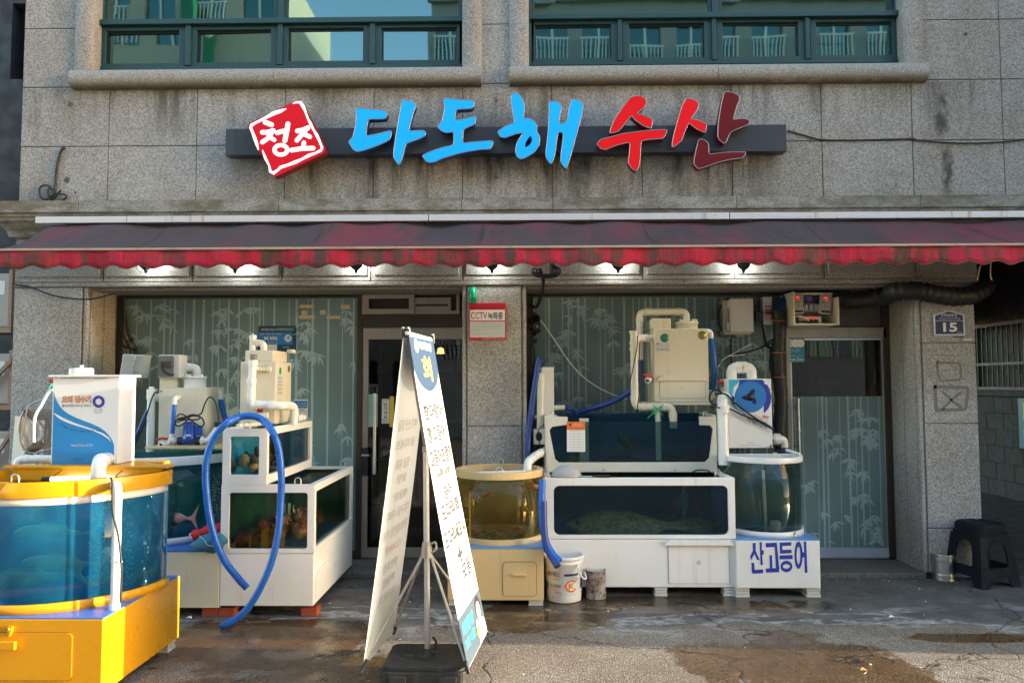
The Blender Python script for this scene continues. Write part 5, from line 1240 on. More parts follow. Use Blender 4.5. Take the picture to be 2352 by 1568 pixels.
# filter on the teal tank
FL = thing('water_filter', (P(430, 1000, 6.1).x, 6.1, zrb), 'cream filter box with blue pump and coiled black cord on the teal tank', 'water filter')
k2 = lambda a, b: ((500+a/3.357)*.65333, (1150+b/3.357)*.65333)
pt = lambda a, b, y: P(*k2(a, b), y)
yf2, yk2 = 5.95, 6.3
x0, x1 = pt(195, 1000, yf2).x, pt(755, 1000, yf2).x; z0, z1 = pt(480, 1398, yf2).z, pt(480, 712, yf2).z
mb = MB(); mb.box(x0, x1, yf2, yk2, z0, z1, 'cream_board'); mb.lathe([(.001, -.003), (.007, -.002), (.007, 0)], (pt(224, 755, yf2).x, yf2, pt(224, 755, yf2).z), 'screw_black', 8, 'y'); mb.build('box', FL, bevel=.006)
mb = MB(); c = pt(625, 660, 6.12); mb.lathe([(.001, .092), (.088, .092), (.092, .085), (.092, .078), (.086, .074), (.086, 0)], (c.x, 6.12, z1), 'white_board', 30)
for dx in (-.05, .05): mb.box(c.x+dx-.02, c.x+dx+.02, 6.08, 6.11, z1+.09, z1+.11, 'white_board')
mb.lathe([(.0885, .0), (.0885, .004)], (c.x, 6.12, z1+.072), 'black_wire', 30)
mb.build('lid', FL)
mb = MB(); mb.box(pt(205, 600, 6.05).x, pt(400, 600, 6.05).x, 6.05, 6.25, z1, pt(300, 590, 6.05).z, 'cream_board'); mb.build('riser', FL, bevel=.004)
mb = MB(); a = pt(430, 475, 6.15); pvc(mb, [a+Vector((-.05, 0, 0)), (c.x, 6.15, a.z), (c.x, 6.15, z1+.09)], .031, 'pvc', 1.4); mb.build('top_pipe', FL)
mb = MB(); a = pt(110, 740, 6.0); mb.tube([(a.x, 6.0, z0-.05), (a.x, 6.0, pt(110, 870, 6).z)], .030, 'pvc', 14); pvc(mb, [(x0+.01, 6.05, pt(160, 830, 6).z), (a.x, 6.0, pt(160, 830, 6).z), (a.x, 6.0, pt(110, 900, 6).z)], .030, 'pvc', 1.2); mb.tube([(a.x, 6.0, pt(110, 850, 6).z), (a.x, 6.0, pt(110, 730, 6).z)], .036, 'pvc', 14); mb.lathe([(.001, .02), (.02, .02), (.02, .0)], (a.x, 6.0, pt(110, 730, 6).z), 'pvc', 10)
mb.build('stand_pipe', FL)
mb = MB(); h = pt(400, 830, 5.92); bt = pt(350, 1340, 5.9)
mb.tube(fillet([(h.x+.01, yf2+.01, h.z), (pt(385, 830, 5.9).x, 5.9, h.z), (pt(381, 900, 5.9).x, 5.9, pt(381, 912, 5.9).z)], .03), .017, 'pvc', 12); hz = pt(380, 910, 5.9); hb = pt(355, 1255, 5.9); L = 40
mb.tube([hz+(hb-hz)*(i/L) for i in range(L+1)], .018, 'hose_blue', 12, radii=[.0175+.0015*(i % 2) for i in range(L+1)])
mb.tube(fillet([hb, pt(347, 1340, 5.9), pt(440, 1340, 5.9)], .03), .019, 'pvc', 12); mb.lathe([(.001, -.006), (.032, -.006), (.032, .006), (.001, .006)], tuple(pt(385, 1340, 5.9)), 'pvc', 16, 'x'); mb.build('feed_hose', FL)
mb = MB(); c = pt(560, 1230, 5.88); zA, zB_ = pt(560, 1300, 5.88).z, pt(560, 1120, 5.88).z
mb.lathe([(.001, zB_-zA+.006), (.03, zB_-zA+.004), (.042, zB_-zA-.008), (.044, .01), (.05, 0), (.05, -.022), (.001, -.022)], (c.x, 5.88, zA), 'pump_blue', 20)
for k in range(14): an = 2*PI*k/14; mb.box(c.x+.043*math.cos(an)-.003, c.x+.043*math.cos(an)+.003, 5.88+.043*math.sin(an)-.003, 5.88+.043*math.sin(an)+.003, zA+.02, zB_-.02, 'pump_blue')
mb.tube([pt(470, 1340, 5.88), pt(650, 1340, 5.88)], .026, 'pump_blue', 14); mb.box(c.x+.045, c.x+.085, 5.86, 5.92, zA+.02, zA+.09, 'pump_blue'); pm = mb.build('pump', FL)
mb = MB()
for a, b in ((425, 475), (635, 685)): mb.tube([pt(a, 1340, 5.88), pt(b, 1340, 5.88)], .031, 'black_plastic', 14)
mb.build('coupling', pm)
mb = MB(); x0_, x1_, q0, q1 = fr(*k2(510, 1265), *k2(565, 1287), 5.82); mb.box(x0_, x1_, 5.828, 5.832, q0, q1, 'print_white'); mb.ftext('KG 펌프', *k2(514, 1270), *k2(560, 1283), 5.8275, 'print_black'); mb.build('label', pm)
mb = MB(); mb.tube(fillet([pt(685, 1340, 5.88), pt(770, 1340, 5.88), pt(850, 1230, 5.95), pt(895, 1160, 6.1)], .04), .021, 'pvc', 12); mb.lathe([(.001, -.006), (.036, -.006), (.036, .006), (.001, .006)], tuple(pt(712, 1340, 5.88)), 'pvc', 16, 'x'); mb.build('outlet_pipe', FL)
mb = MB(); p = pt(255, 1370, 5.85); mb.tube([p+Vector((-.01, -.03, -.01)), p+Vector((.02, .06, .01))], .026, 'pvc', 14); mb.tube([p+Vector((-.0105, -.031, -.0105)), p+Vector((-.009, -.028, -.009))], .016, 'screw_black', 12); mb.tube([pt(172, 1325, 5.84), pt(235, 1308, 5.84), pt(300, 1318, 5.84)], .011, 'red_handle', 8); mb.build('valve', FL)
mb = MB(); a = pt(870, 770, 6.2); mb.tube(fillet([(x1-.02, 6.2, a.z), (pt(922, 770, 6.2).x, 6.2, a.z), (pt(925, 845, 6.2).x, 6.2, pt(925, 850, 6.2).z)], .04), .022, 'pvc', 12); ha, hb = pt(924, 845, 6.2), pt(985, 1105, 6.2); mb.tube([ha+(hb-ha)*(i/34) for i in range(35)], .02, 'hose_blue', 12, radii=[.0195+.002*(i % 2) for i in range(35)]); mb.build('side_hose', FL)
mb = MB()
for j, L in enumerate(([(400, 1060), (440, 1025), (500, 1040), (620, 1130), (690, 1170), (730, 1130), (690, 1060), (600, 1045), (480, 1080), (400, 1100), (405, 1160), (470, 1150), (560, 1060)], [(405, 1080), (500, 1060), (600, 1030), (680, 1060), (640, 1090), (500, 1090), (410, 1120)], [(650, 1040), (700, 1010), (740, 900), (790, 825), (850, 860), (890, 1000), (905, 1130)])): mb.tube(smooth_path([pt(a, b, 5.83+.008*j+.01*math.sin(i*2)) for i, (a, b) in enumerate(L)]), .006, 'black_wire', 7)
mb.build('cord', FL)
mb = MB(); a, b, c_, d = fr(*k2(50, 1405), *k2(950, 1432), 5.75); mb.box(a, b, 5.72, 6.28, c_, d, 'tan_board'); solo('plank', mb, 'yellowed plastic plank across the teal tank carrying the filter', 'board', bevel=.003)
# grey electrical boxes
o = thing('junction_box', pt(60, 260, 6.5), 'pale grey electrical box hanging tilted at the left window edge', 'electrical box')
quad = [P(*L_(1640, 480), 6.45), P(*L_(1950, 510), 6.45), P(*L_(2000, 185), 6.45), P(*L_(1690, 170), 6.45)]
mb = MB(); mb.hexa(quad, [q+Vector((0, .12, 0)) for q in quad], 'grey_box'); mb.build('case', o, bevel=.008)
mb = MB()
for a, b in ((1840, 230), (1805, 425)): p = P(*L_(a, b), 6.44); mb.box(p.x-.02, p.x+.02, 6.425, 6.45, p.z-.025, p.z+.025, 'grey_box')
mb.tube([P(*L_(1838, 265), 6.44), P(*L_(1808, 405), 6.44)], .006, 'grey_box', 6); mb.build('latch', o, bevel=.003)
o = thing('junction_box', pt(280, 460, 6.0), 'clear-lidded electrical box with dark wiring on the cream filter', 'electrical box')
x0_, x1_, q0, q1 = fr(*k2(182, 325), *k2(385, 598), 6.0)
mb = MB(); mb.box(x0_, x1_+.04, 6.0, 6.14, q0, q1, 'grey_box'); mb.build('case', o, bevel=.01)
mb = MB(); mb.fplate(rrect(x0_+.008, x1_-.008, q0+.008, q1-.008, .012), [], 5.99, 5.999, 'smoke_lid' if 'smoke_lid' in M else paint('smoke_lid', (.13, .12, .115), .25, .3, .5)); mb.tube(smooth_path([P(*k2(*q), 5.987) for q in ((235, 400), (230, 470), (270, 530), (340, 560), (375, 555))]), .006, 'print_black', 6)
for k in range(5): mb.tube(smooth_path([P(*k2(230+k*25, 400), 5.988), P(*k2(250+k*22, 440+10*(k % 3)), 5.987), P(*k2(245+k*24, 490), 5.988)]), .003, 'print_black', 5)
mb.build('lid', o)
cable('cable_bundle', 'dark tangle of cables hanging down the left window edge', [P(a, b, GL-.06) for a, b in ((283, 676), (286, 740), (282, 790), (300, 800), (312, 808), (296, 830), (286, 860), (284, 905))], .012)
mb = MB()
for j in range(7): rg = random.Random(j+30); mb.tube(smooth_path([P(284+rg.uniform(-3, 8), 680, GL-.05), P(286+rg.uniform(-4, 10), 760, GL-.05), P(290+rg.uniform(0, 28), 800+rg.uniform(-6, 10), GL-.07), P(288+rg.uniform(0, 14), 835, GL-.06), P(284+rg.uniform(-2, 4), 900, GL-.06)]), .005, 'black_wire', 5)
solo('cable_bundle', mb, 'loose black wires fanning out beside the left window frame', 'cable')
cable('cable', 'black cable running down from the tall white standpipe at the left', [pt(185, 775, 5.92), pt(150, 770, 5.92), pt(110, 850, 5.92), pt(60, 1010, 5.95), pt(0, 1190, 6.0), P(310, 1020, 6.1)], .006)
mb = MB(); ha = [P(306, 1010, 6.35), P(322, 985, 6.35), P(345, 930, 6.35)]; mb.tube(smooth_path(ha), .022, 'hose_deep', 10); solo('hose', mb, 'short dark blue hose behind the white standpipe at the left', 'hose')
# ---------------------------------------------------------------- white corner tanks
def tank_open(nm, lb, x0, x1, y0, y1, z0, z1, zc, front, side, mat, inner, glass, waterm, group=None, floor='blue_floor', rim=.035, bevel=.004, back_z=None):
    """box tank: cabinet below zc, framed front (and right side), open top with water"""
    t = thing(nm, ((x0+x1)/2, (y0+y1)/2, z0), lb, 'fish tank', group)
    th = .022
    if zc > z0+.02:
        mb = MB(); mb.box(x0+.002, x1-.002, y0+.002, y1, z0, zc-.004, mat); mb.build('cabinet', t, bevel=bevel)
    mb = MB(); mb.fplate(rect(x0, x1, zc if zc > z0 else z0, z1), [front], y0, y0+th, mat)
    if side: mb.splate(rect(y0+th, y1, zc, z1), [side], x1-th, x1, mat)
    else: mb.box(x1-th, x1, y0+th, y1, zc, z1, mat)
    mb.box(x0, x0+th, y0+th, y1, zc, z1, mat)
    mb.tplate(rect(x0+th, x1-th, y0+th, y1-.002), [rect(x0+.05, x1-.05, y0+.05, y1-.06)], z1-.022, z1-.001, mat)
    mb.build('frame', t, bevel=bevel)
    mb = MB(); mb.box(x0+th, x1-th, y1-.012, y1, zc, back_z or z1-.025, inner); mb.box(x0+th, x0+th+.004, y0+th, y1-.012, zc, z1-.025, inner); mb.tplate(rect(x0+th, x1-th, y0+th, y1-.012), [], zc+.003, zc+.006, floor)
    if not side: mb.box(x1-th-.004, x1-th, y0+th, y1-.012, zc, z1-.025, inner)
    mb.build('lining', t)
    fx = [p[0] for p in front]; fz = [p[1] for p in front]
    mb = MB(); mb.box(min(fx)-.012, max(fx)+.012, y0+th, y0+th+.006, min(fz)-.012, max(fz)+.012, glass); mb.build('front_glass', t)
    if side:
        fy = [p[0] for p in side]; fz = [p[1] for p in side]
        mb = MB(); mb.box(x1-th-.006, x1-th, min(fy)-.005, max(fy)+.012, min(fz)-.012, max(fz)+.012, glass); mb.build('side_glass', t)
    mb = MB(); mb.tplate(rect(x0+th+.005, x1-th-.007, y0+th+.007, y1-.014), [], z1-.04, None, waterm); mb.build('water', t)
    return t
yA = 5.40; Ax0, Ax1 = P(506, 1250, yA).x, P(721, 1250, yA).x; Az0 = P(610, 1391, yA).z; Az1 = P(610, 1113, yA).z; yB_ = 6.62
a, b, c, d = fr(525, 1131, 706, 1260, yA); fw = rrect(a, b, c, d, .02)
sd = rrect(yA+.05, yB_-.05, c+.005, d+.003, .02)
T1 = tank_open('fish_tank', 'lower white corner tank holding red sea squirts and a striped fish', Ax0, Ax1, yA, yB_, Az0, Az1, c-.03, fw, sd, 'white_board', 'green_tank', 'green_water', 'water_dark', 'stacked white corner tanks')
mb = MB(); q = lambda y, z: (Ax1+.012, y, z)
hz = P(760, 1290, 5.9).z; ya, yb2 = 5.47, 5.85
mb.splate([(ya, hz-.02), (yb2, hz-.02), (yb2-.05, hz+.045), (ya+.03, hz+.045)], [], Ax1+.0, Ax1+.022, 'white_board'); mb.build('door_lip', T1, bevel=.003)
mb = MB(); mb.splate(rrect(ya-.02, yB_-.12, Az0+.03, hz-.02, .02), [], Ax1+.0, Ax1+.003, 'white_board'); mb.build('door', T1)
mb = MB(); p = P(665, 1110, yA+.03); hook(mb, p.x+.06, yA+.03, Az1+.012); hook(mb, Ax1-.08, yB_-.05, Az1+.012); mb.build('hook', T1)
mb = MB(); g0 = P(601, 1261, yA+.06).x; g1 = P(616, 1261, yA+.06).x; zt_ = P(610, 1207, yA+.06).z; mb.fplate([(g0, c), (g1, c), (g1, zt_), (g0, zt_-.03)], [], yA+.05, yA+.056, 'print_orange' if False else paint('orange_card', (.62, .25, .02), .4)); e0, e1 = P(526, 1260, yA+.05).x, P(540, 1260, yA+.05).x; mb.fplate([(e0, c), (e1, c), (e1, P(535, 1243, yA+.05).z), (e0, P(535, 1251, yA+.05).z)], [], yA+.045, yA+.05, 'orange_card')
f0, f1, f2, f3 = fr(648, 1254, 704, 1259, yA+.03); mb.box(f0, f1, yA+.034, yA+.036, f2, f3, 'print_grey'); mb.build('divider', T1)
# contents: sea squirts heaped on the floor
rg = random.Random(9)
spots = []
for i in range(46):
    x = rg.uniform(Ax0+.09, Ax1-.09); y = rg.uniform(yA+.09, yB_-.15); z = c-.02+rg.uniform(.02, .08)+(.10 if x > Ax0+.36 else .02)*rg.random()
    spots.append((x, y, z))
proto = None
for i, (x, y, z) in enumerate(spots):
    if i < 6:
        mb = MB(); blob(mb, (x, y, z), rg.uniform(.035, .05), ('sea_squirt', 'crab_red', 'sea_squirt', 'shell_brown')[i % 4], i, (1, 1, 1.1), .22, 22)
        o = solo('sea_squirt', mb, 'knobbly red sea squirt in the heap on the lower corner tank floor', 'sea squirt', 'sea squirts heaped in the lower corner tank'); protos = [o] if i == 0 else protos+[o]
    else:
        o = protos[i % 6].copy(); COL.objects.link(o); o.location = (x, y, z-.04); o.rotation_euler = (rg.uniform(-.5, .5), rg.uniform(-.5, .5), rg.uniform(0, 6)); WO[o] = Vector(o.location)
fish('striped_fish', 'black and white striped fish in the lower corner tank', P(650, 1163, yA+.18), .12, .085, 'banded_skin', yaw=.1, pitch=.42, fin=.15, thick=.4, cat='fish')
# upper tank
yU = 5.405; Bx0, Bx1 = P(511, 1040, yU).x, P(613, 1040, yU).x; Bz0 = Az1+.002; Bz1 = P(560, 984, yU).z; yU1 = 6.56
a, b, c, d = fr(528, 1002, 595, 1090, yU); fw = rrect(a, b, c, d, .014)
sd = rrect(yU+.045, yU1-.05, c-.005, d+.005, .012)
T2 = tank_open('fish_tank', 'upper narrow white tank of clams and shellfish on the corner tank', Bx0, Bx1, yU, yU1, Bz0, Bz1, Bz0, fw, sd, 'white_board', 'blue_tank', 'clear_glass', 'water_light', 'stacked white corner tanks')
mb = MB(); hook(mb, P(567, 985, yU+.03).x, yU+.03, Bz1+.012); mb.build('hook', T2)
mb = MB(); mb.box(Bx0+.20, Bx1-.03, yU+.3, yU+.31, Bz0+.01, Bz1-.05, 'brown_wall'); mb.build('divider', T2)
rg = random.Random(3); cl = []
for i in range(38):
    x = rg.uniform(Bx0+.05, Bx1-.05); y = rg.uniform(yU+.06, yU+.5); hgt = .13 if x > Bx0+.2 and y > yU+.08 else .07
    z = c+.0+rg.uniform(0, hgt); k = i % 4
    if i < 8:
        mb = MB(); r_ = .034
        mb.lathe([(.001, .016), (r_*.5, .013), (r_*.85, .006), (r_, 0), (r_*.85, -.006), (r_*.5, -.013), (.001, -.016)], (0, 0, 0), ('clam_shell', 'clam_shell', 'mussel', 'clam_flesh')[k], 16, 'y', squash=1.25)
        for s_ in (.55, .8): mb.lathe([(r_*s_, .0135*(1.3-s_)+.001), (r_*s_+.002, .0135*(1.25-s_))], (0, 0, 0), 'shell_brown', 16, 'y', squash=1.25)
        if k == 3: blob(mb, (.005, -.012, .012), .018, 'clam_flesh', i, (1.6, .6, .8), .4)
        o = solo('clam', mb, ('round tan clam in the shellfish tank', 'round tan clam in the shellfish tank', 'small blue-black mussel in the shellfish tank', 'open clam showing orange flesh in the shellfish tank')[k], 'shellfish', ('tan clams', 'tan clams', 'mussels', 'open clams')[k]+' in the upper corner tank'); cl.append(o)
    else: o = cl[i % 8].copy(); COL.objects.link(o); WO[o] = Vector((0, 0, 0))
    o.location = (x, y, z); o.rotation_euler = (rg.uniform(-.9, .9), rg.uniform(-.6, .6), rg.uniform(-.6, .6))
mb = MB(); c3 = P(668, 1040, 5.95); blob(mb, (Bx1-.10, 5.95, Bz0+.12), .07, 'crab_red', 5, (.8, 1, 1.3), .35, 40); solo('sea_squirt', mb, 'tall red spiky sea squirt behind the side glass of the shellfish tank', 'sea squirt')
# tall cream filter on it
F3 = thing('water_filter', (P(610, 960, 6.1).x, 6.1, Bz1), 'tall cream filter box with bent white pipes on the shellfish tank', 'water filter')
yf3, yk3 = 5.9, 6.3; x0, x1 = pt(1150, 800, yf3).x, pt(1575, 800, yf3).x; z0, z1 = Bz1+.003, pt(1300, 405, yf3).z
mb = MB(); mb.box(x0, x1, yf3, yk3, z0, z1, 'cream_board'); xr2 = pt(1765, 700, yk3).x
mb.build('box', F3, bevel=.012)
mb = MB(); mb.box(x0+.03, x1-.03, yf3+.02, yk3-.02, z1, pt(1300, 270, yf3).z, 'cream_board'); mb.lathe([(.001, .03), (.035, .03), (.035, 0)], (x1+.01, yk3-.05, z1+.08), 'pvc_old', 16); mb.build('riser', F3, bevel=.008)
ztop = pt(1300, 270, yf3).z
mb = MB(); a = pt(1305, 200, 6.1); b = pt(1435, 200, 6.1); zz = pt(1350, 185, 6.1).z
pvc(mb, [(a.x, 6.1, ztop-.01), (a.x, 6.1, pt(1305, 110, 6.1).z)], .026, 'pvc', 1.2); mb.tube([(a.x, 6.1, pt(1305, 135, 6.1).z), (a.x, 6.1, pt(1305, 95, 6.1).z)], .030, 'pvc', 14); mb.lathe([(.001, .014), (.008, .014), (.008, 0)], (a.x, 6.1, pt(1305, 95, 6.1).z), 'pvc', 8)
pvc(mb, [(a.x, 6.1, zz), (b.x, 6.1, zz), (b.x, 6.1, ztop-.01)], .027, 'pvc', 1.5); mb.build('top_pipe', F3)
mb = MB(); yq = 5.82
p = [pt(1315, 375, yq), pt(1290, 890, yq), pt(1640, 925, yq), ]
pvc(mb, [pt(1308, 420, yq), pt(1282, 905, yq), pt(1640, 925, yq), Vector((pt(1800, 925, 6.0).x, 6.0, pt(1790, 925, 6.0).z)), Vector((pt(1790, 1110, 6.0).x, 6.0, Bz1-.01))], .030, 'pvc', 1.4)
for u, v, l_ in ((1308, 420, .035), (1290, 630, .03), (1325, 915, .03), (1525, 920, .03)):
    q = pt(u, v, yq); dd = Vector((0, 0, l_)) if v < 700 else Vector((l_, 0, 0)); mb.tube([q-dd*.6, q+dd*.6], .037, 'pvc', 16)
q = pt(1315, 395, yq); mb.tube([q, q+Vector((0, 0, .05))], .027, 'pvc_grey', 14)
q = pt(1320, 490, yq); mb.tube([q, Vector((q.x+.10, yf3+.02, q.z))], .024, 'pvc_old', 12)
for k in range(4): t = .3+k*.18; e = Vector((q.x+.10*t, yq+(yf3+.02-yq)*t, q.z)); mb.tube([e, e+Vector((.006, .004, 0))], .033, 'pvc_old', 14)
mb.build('side_pipe', F3)
mb = MB()
for u, v, m_ in ((1620, 515, 'emergency_green'), (1752, 485, 'tin_inside')):
    p = pt(u, v, 6.0); mb.lathe([(.001, .0), (.03, .0)], (x1+.002, 6.0 if u < 1700 else 6.22, p.z), m_, 18, 'x')
mb.build('sight_glass', F3)
mb = MB(); p = pt(1615, 600, 6.0)
mb.splate(rect(5.93, 6.06, pt(1615, 690, 6.0).z, pt(1615, 580, 6.0).z), [], x1+.001, x1+.002, 'print_pale'); zz0, zz1 = pt(1615, 612, 6.0).z, pt(1615, 590, 6.0).z
for i, t_ in enumerate(('세광 수족관', '수족관제작', '활어도소매', '010-8974-9515', '031-795-8506')): mb.text(t_, lambda u, v: (x1+.0025, 5.94+u*.11, zz0-.03*i+v*.02), 0, 1, 0, 1, 'print_navy')
mb.build('label', F3)
mb = MB(); p = pt(1440, 1040, 5.86); mb.tube([p+Vector((-.05, 0, 0)), p+Vector((.03, 0, 0))], .024, 'pvc', 14); mb.box(p.x-.055, p.x-.015, 5.845, 5.875, p.z+.025, p.z+.06, 'red_handle'); mb.build('valve', F3, bevel=.003)
mb = MB(); mb.tube([pt(1815, 1080, 6.2), pt(1900, 1065, 6.3)], .03, 'pvc', 12); mb.build('pipe_end', F3)
mb = MB(); mb.tube([pt(1130, 1165, 5.6), pt(1460, 1135, 5.9)], .018, 'pvc_old', 10); mb.box(pt(900, 1150, 5.7).x, pt(1100, 1150, 5.7).x, 5.62, 5.75, Bz1+.0, Bz1+.035, 'black_plastic'); solo('aquarium_light', mb, 'black-capped tube light lying across the top of the shellfish tank', 'light')
# loop of blue ribbed hose hung over the tanks
hl = [(568, 1350), (545, 1325), (515, 1285), (492, 1230), (478, 1165), (472, 1090), (478, 1040), (495, 1000), (520, 972), (550, 958), (580, 955), (605, 966), (625, 990), (640, 1030), (646, 1090), (645, 1150), (640, 1215), (625, 1285), (600, 1345), (570, 1395), (540, 1422), (512, 1436)]
ys = [5.30]*len(hl); ys[9] = 5.38; ys[10] = 5.385; ys[11] = 5.38
for i in range(16, 22): ys[i] = 5.30-.022*(i-15)
pts = smooth_path([P(a, b, y) for (a, b), y in zip(hl, ys)], 22)
pts[-1].z = max(pts[-1].z, .03)
mb = MB(); n = len(pts); mb.tube(pts, .026, 'hose_blue', 14, radii=[.0235+.0022*((i//1) % 2) for i in range(n)]); e = pts[-1]-pts[-2]; e.normalize()
solo('hose', mb, 'loop of bright blue ribbed hose hung over the white corner tanks, end on the ground', 'hose')

# ---------------------------------------------------------------- menu banner stand
BN = thing('banner_stand', (-.49, 4.25, 0), 'A-shaped stand with two tall white menu banners on a black weighted base', 'banner stand')
r0, r1 = P(1075, 1538, 4.06), P(1119, 1450, 4.70); t0, t1 = P(938, 776, 4.10), P(994, 774, 4.68)
l0, l1 = P(833, 1534, 4.08), P(905, 1449, 4.70); u0, u1 = P(926, 776, 4.10), P(986, 774, 4.68)
zt = (t0.z+t1.z)/2; t0.z = t1.z = zt; u0.z = u1.z = zt
def bplane(a, b, c, d, bow):
    """a near-bottom, b far-bottom, c far-top, d near-top"""
    def f(u, v, dd=0.0):
        p = (a*(1-u)+b*u)*(1-v)+(d*(1-u)+c*u)*v; s_ = math.sin(PI*v)*bow
        nrm = (b-a).cross(d-a).normalized(); return p+nrm*(s_+dd)
    return f
fR = bplane(r0, r1, t1, t0, -.012); fL = bplane(l0, l1, u1, u0, .010)
def bsheet(f, mat):
    mb = MB(); n = 14; mb.add([f(u, v/n) for v in range(n+1) for u in (0, .5, 1)], [(v*3+i, v*3+i+1, v*3+i+4, v*3+i+3) for v in range(n) for i in (0, 1)], mat, True); return mb
def bcloth():
    t = NT('banner_sheet'); tl = t.n('ShaderNodeBsdfTranslucent'); tl.inputs[0].default_value = (.78, .72, .62, 1); mx = t.n('ShaderNodeMixShader'); mx.inputs[0].default_value = .32
    t.set((.80, .79, .77), .55, 0, .3); t.inp(mx.inputs[1], t.b.outputs[0]); t.inp(mx.inputs[2], tl.outputs[0]); t.inp(t.out.inputs[0], mx.outputs[0]); M['banner_sheet'] = t.m
bcloth()
sgn = -1 if (r1-r0).cross(t0-r0).normalized().x < 0 else 1
bR = bsheet(fR, 'banner_sheet').build('banner', BN); sL = 1 if (l1-l0).cross(u0-l0).normalized().x > 0 else -1
bL = bsheet(fL, 'banner_sheet').build('banner', BN)
def bprint(mb, f, sg, t, u0_, u1_, v0, v1, m_, bd=0, d=.003, mirror=False):
    vs, fs, _ = text_tris(t, bd); mb.add([f((u0_+(1-a if mirror else a)*(u1_-u0_)), v0+b*(v1-v0), sg*d) for a, b in vs], fs, m_)
def bpoly(mb, f, sg, pts, m_, d): mb.plate(pts, [], lambda a, b: tuple(f(a, b, sg*d)), None, m_)
flat('ghost_grey', (.56, .55, .53), .6); flat('ghost_pink', (.72, .56, .52), .6); flat('ghost_blue', (.55, .60, .64), .6); flat('ghost_yellow', (.74, .68, .42), .6); flat('ghost_teal', (.66, .70, .68), .6)
flat('print_slate', (.03, .065, .125), .5); flat('print_lemon', (.72, .68, .10), .5); flat('print_ink', (.05, .05, .06), .5)
mb = MB(); top_arc = [(.5-.5*math.cos(R(a)), .815-.13*math.sin(R(a))) for a in range(0, 181, 10)]
def grid_fill(mb, f, sg, fn_v0, v1, m_, d, n=18, k=6):
    vs = []
    for i in range(n+1):
        u = i/n
        for j in range(k+1): v = fn_v0(u)+(v1-fn_v0(u))*j/k; vs.append(f(u, v, sg*d))
    mb.add(vs, [(i*(k+1)+j, (i+1)*(k+1)+j, (i+1)*(k+1)+j+1, i*(k+1)+j+1) for i in range(n) for j in range(k)], m_, True)
grid_fill(mb, fR, sgn, lambda u: .893-.068*math.sin(PI*u)**.6, .995, 'print_slate', .002); mb.build('header_panel', bR); mb = MB()
grid_fill(mb, fR, sgn, lambda u: .004, .19, 'print_slate', .002) if False else grid_fill(mb, fR, sgn, lambda u: .003, .145, 'photo_slate' if 'photo_slate' in M else flat('photo_slate', (.06, .09, .12), .5), .002)
mb.build('photo_panel', bR)
mb = MB()
bprint(mb, fR, sgn, '다도해수산', .32, .84, .958, .986, 'print_white', .02); bpoly(mb, fR, sgn, [(.22+.07*math.cos(R(a)), .968+.022*math.sin(R(a))) for a in range(0, 360, 20)], 'print_white', .003)
bprint(mb, fR, sgn, '회', .34, .70, .857, .938, 'print_lemon', .02)
for t_, u_0, u_1, v_, h_ in (('참다랑어', 0.1, 0.88, 0.76, 0.021), ('활고등어', 0.1, 0.84, 0.69, 0.021), ('고등어초절임', 0.05, 0.96, 0.616, 0.023), ('(시메 사바)', 0.18, 0.8, 0.563, 0.016), ('숭어', 0.34, 0.68, 0.505, 0.02), ('도다리회', 0.12, 0.86, 0.448, 0.022), ('도다리세꼬시', 0.05, 0.95, 0.369, 0.023), ('+', 0.42, 0.64, 0.3, 0.02), ('모둠', 0.48, 0.88, 0.243, 0.021)): bprint(mb, fR, sgn, t_, u_0, u_1, v_-h_*1.2, v_+h_*1.2, 'print_ink', .018)
bprint(mb, fR, sgn, '(특', .14, .40, .222, .258, 'ghost_grey', .01)
bprint(mb, fR, sgn, '회덮밥', .06, .55, .085, .125, 'print_cyan', .02); bprint(mb, fR, sgn, '포장 배달', .06, .5, .045, .075, 'print_cyan', .02)
mb.build('lettering', bR)
mb = MB(); E_ = lambda cu, cv, a_, b_: [(cu+a_*math.cos(R(t)), cv+b_*math.sin(R(t))) for t in range(0, 360, 20)]
bpoly(mb, fR, sgn, E_(.80, .105, .13, .035), 'print_hair', .0035); bpoly(mb, fR, sgn, E_(.79, .095, .085, .028), 'print_skin', .004); bpoly(mb, fR, sgn, [(.60, .004), (.99, .004), (.95, .055), (.82, .07), (.7, .06)], 'print_white', .0042); bpoly(mb, fR, sgn, E_(.64, .06, .06, .02), 'print_skin', .0045); bpoly(mb, fR, sgn, E_(.62, .045, .05, .018), 'print_yellow', .005); mb.build('portrait', bR)
mb = MB()
grid_fill(mb, fL, sL, lambda u: .893-.068*math.sin(PI*u)**.6, .995, 'ghost_blue', .002); mb.build('header_panel', bL); mb = MB(); grid_fill(mb, fL, sL, lambda u: .004, .165, 'ghost_teal', .002)
mb.build('photo_panel', bL)
mb = MB()
for t_, u_0, u_1, v0, v1, m_ in (('뉴', .35, .75, .85, .935, 'ghost_yellow'), ('해산물', .15, .85, .70, .735, 'ghost_grey'), ('물회세트', .12, .82, .640, .672, 'ghost_grey'), ('탕류', .2, .7, .575, .61, 'ghost_grey'), ('알탕', .3, .65, .53, .56, 'ghost_grey'), ('매운탕', .3, .75, .475, .505, 'ghost_grey'), ('대구탕·지리', .15, .88, .42, .452, 'ghost_grey'), ('우럭매운탕·지리', .06, .92, .36, .395, 'ghost_grey'), ('12,000원', .22, .75, .31, .34, 'ghost_pink'), ('생선초밥', .22, .72, .255, .285, 'ghost_grey'), ('회덮밥', .26, .68, .205, .235, 'ghost_grey'), ('식사물회', .24, .78, .155, .185, 'ghost_grey')): bprint(mb, fL, sL, t_, u_0, u_1, v0, v1, m_, .025, mirror=True)
mb.build('lettering', bL)
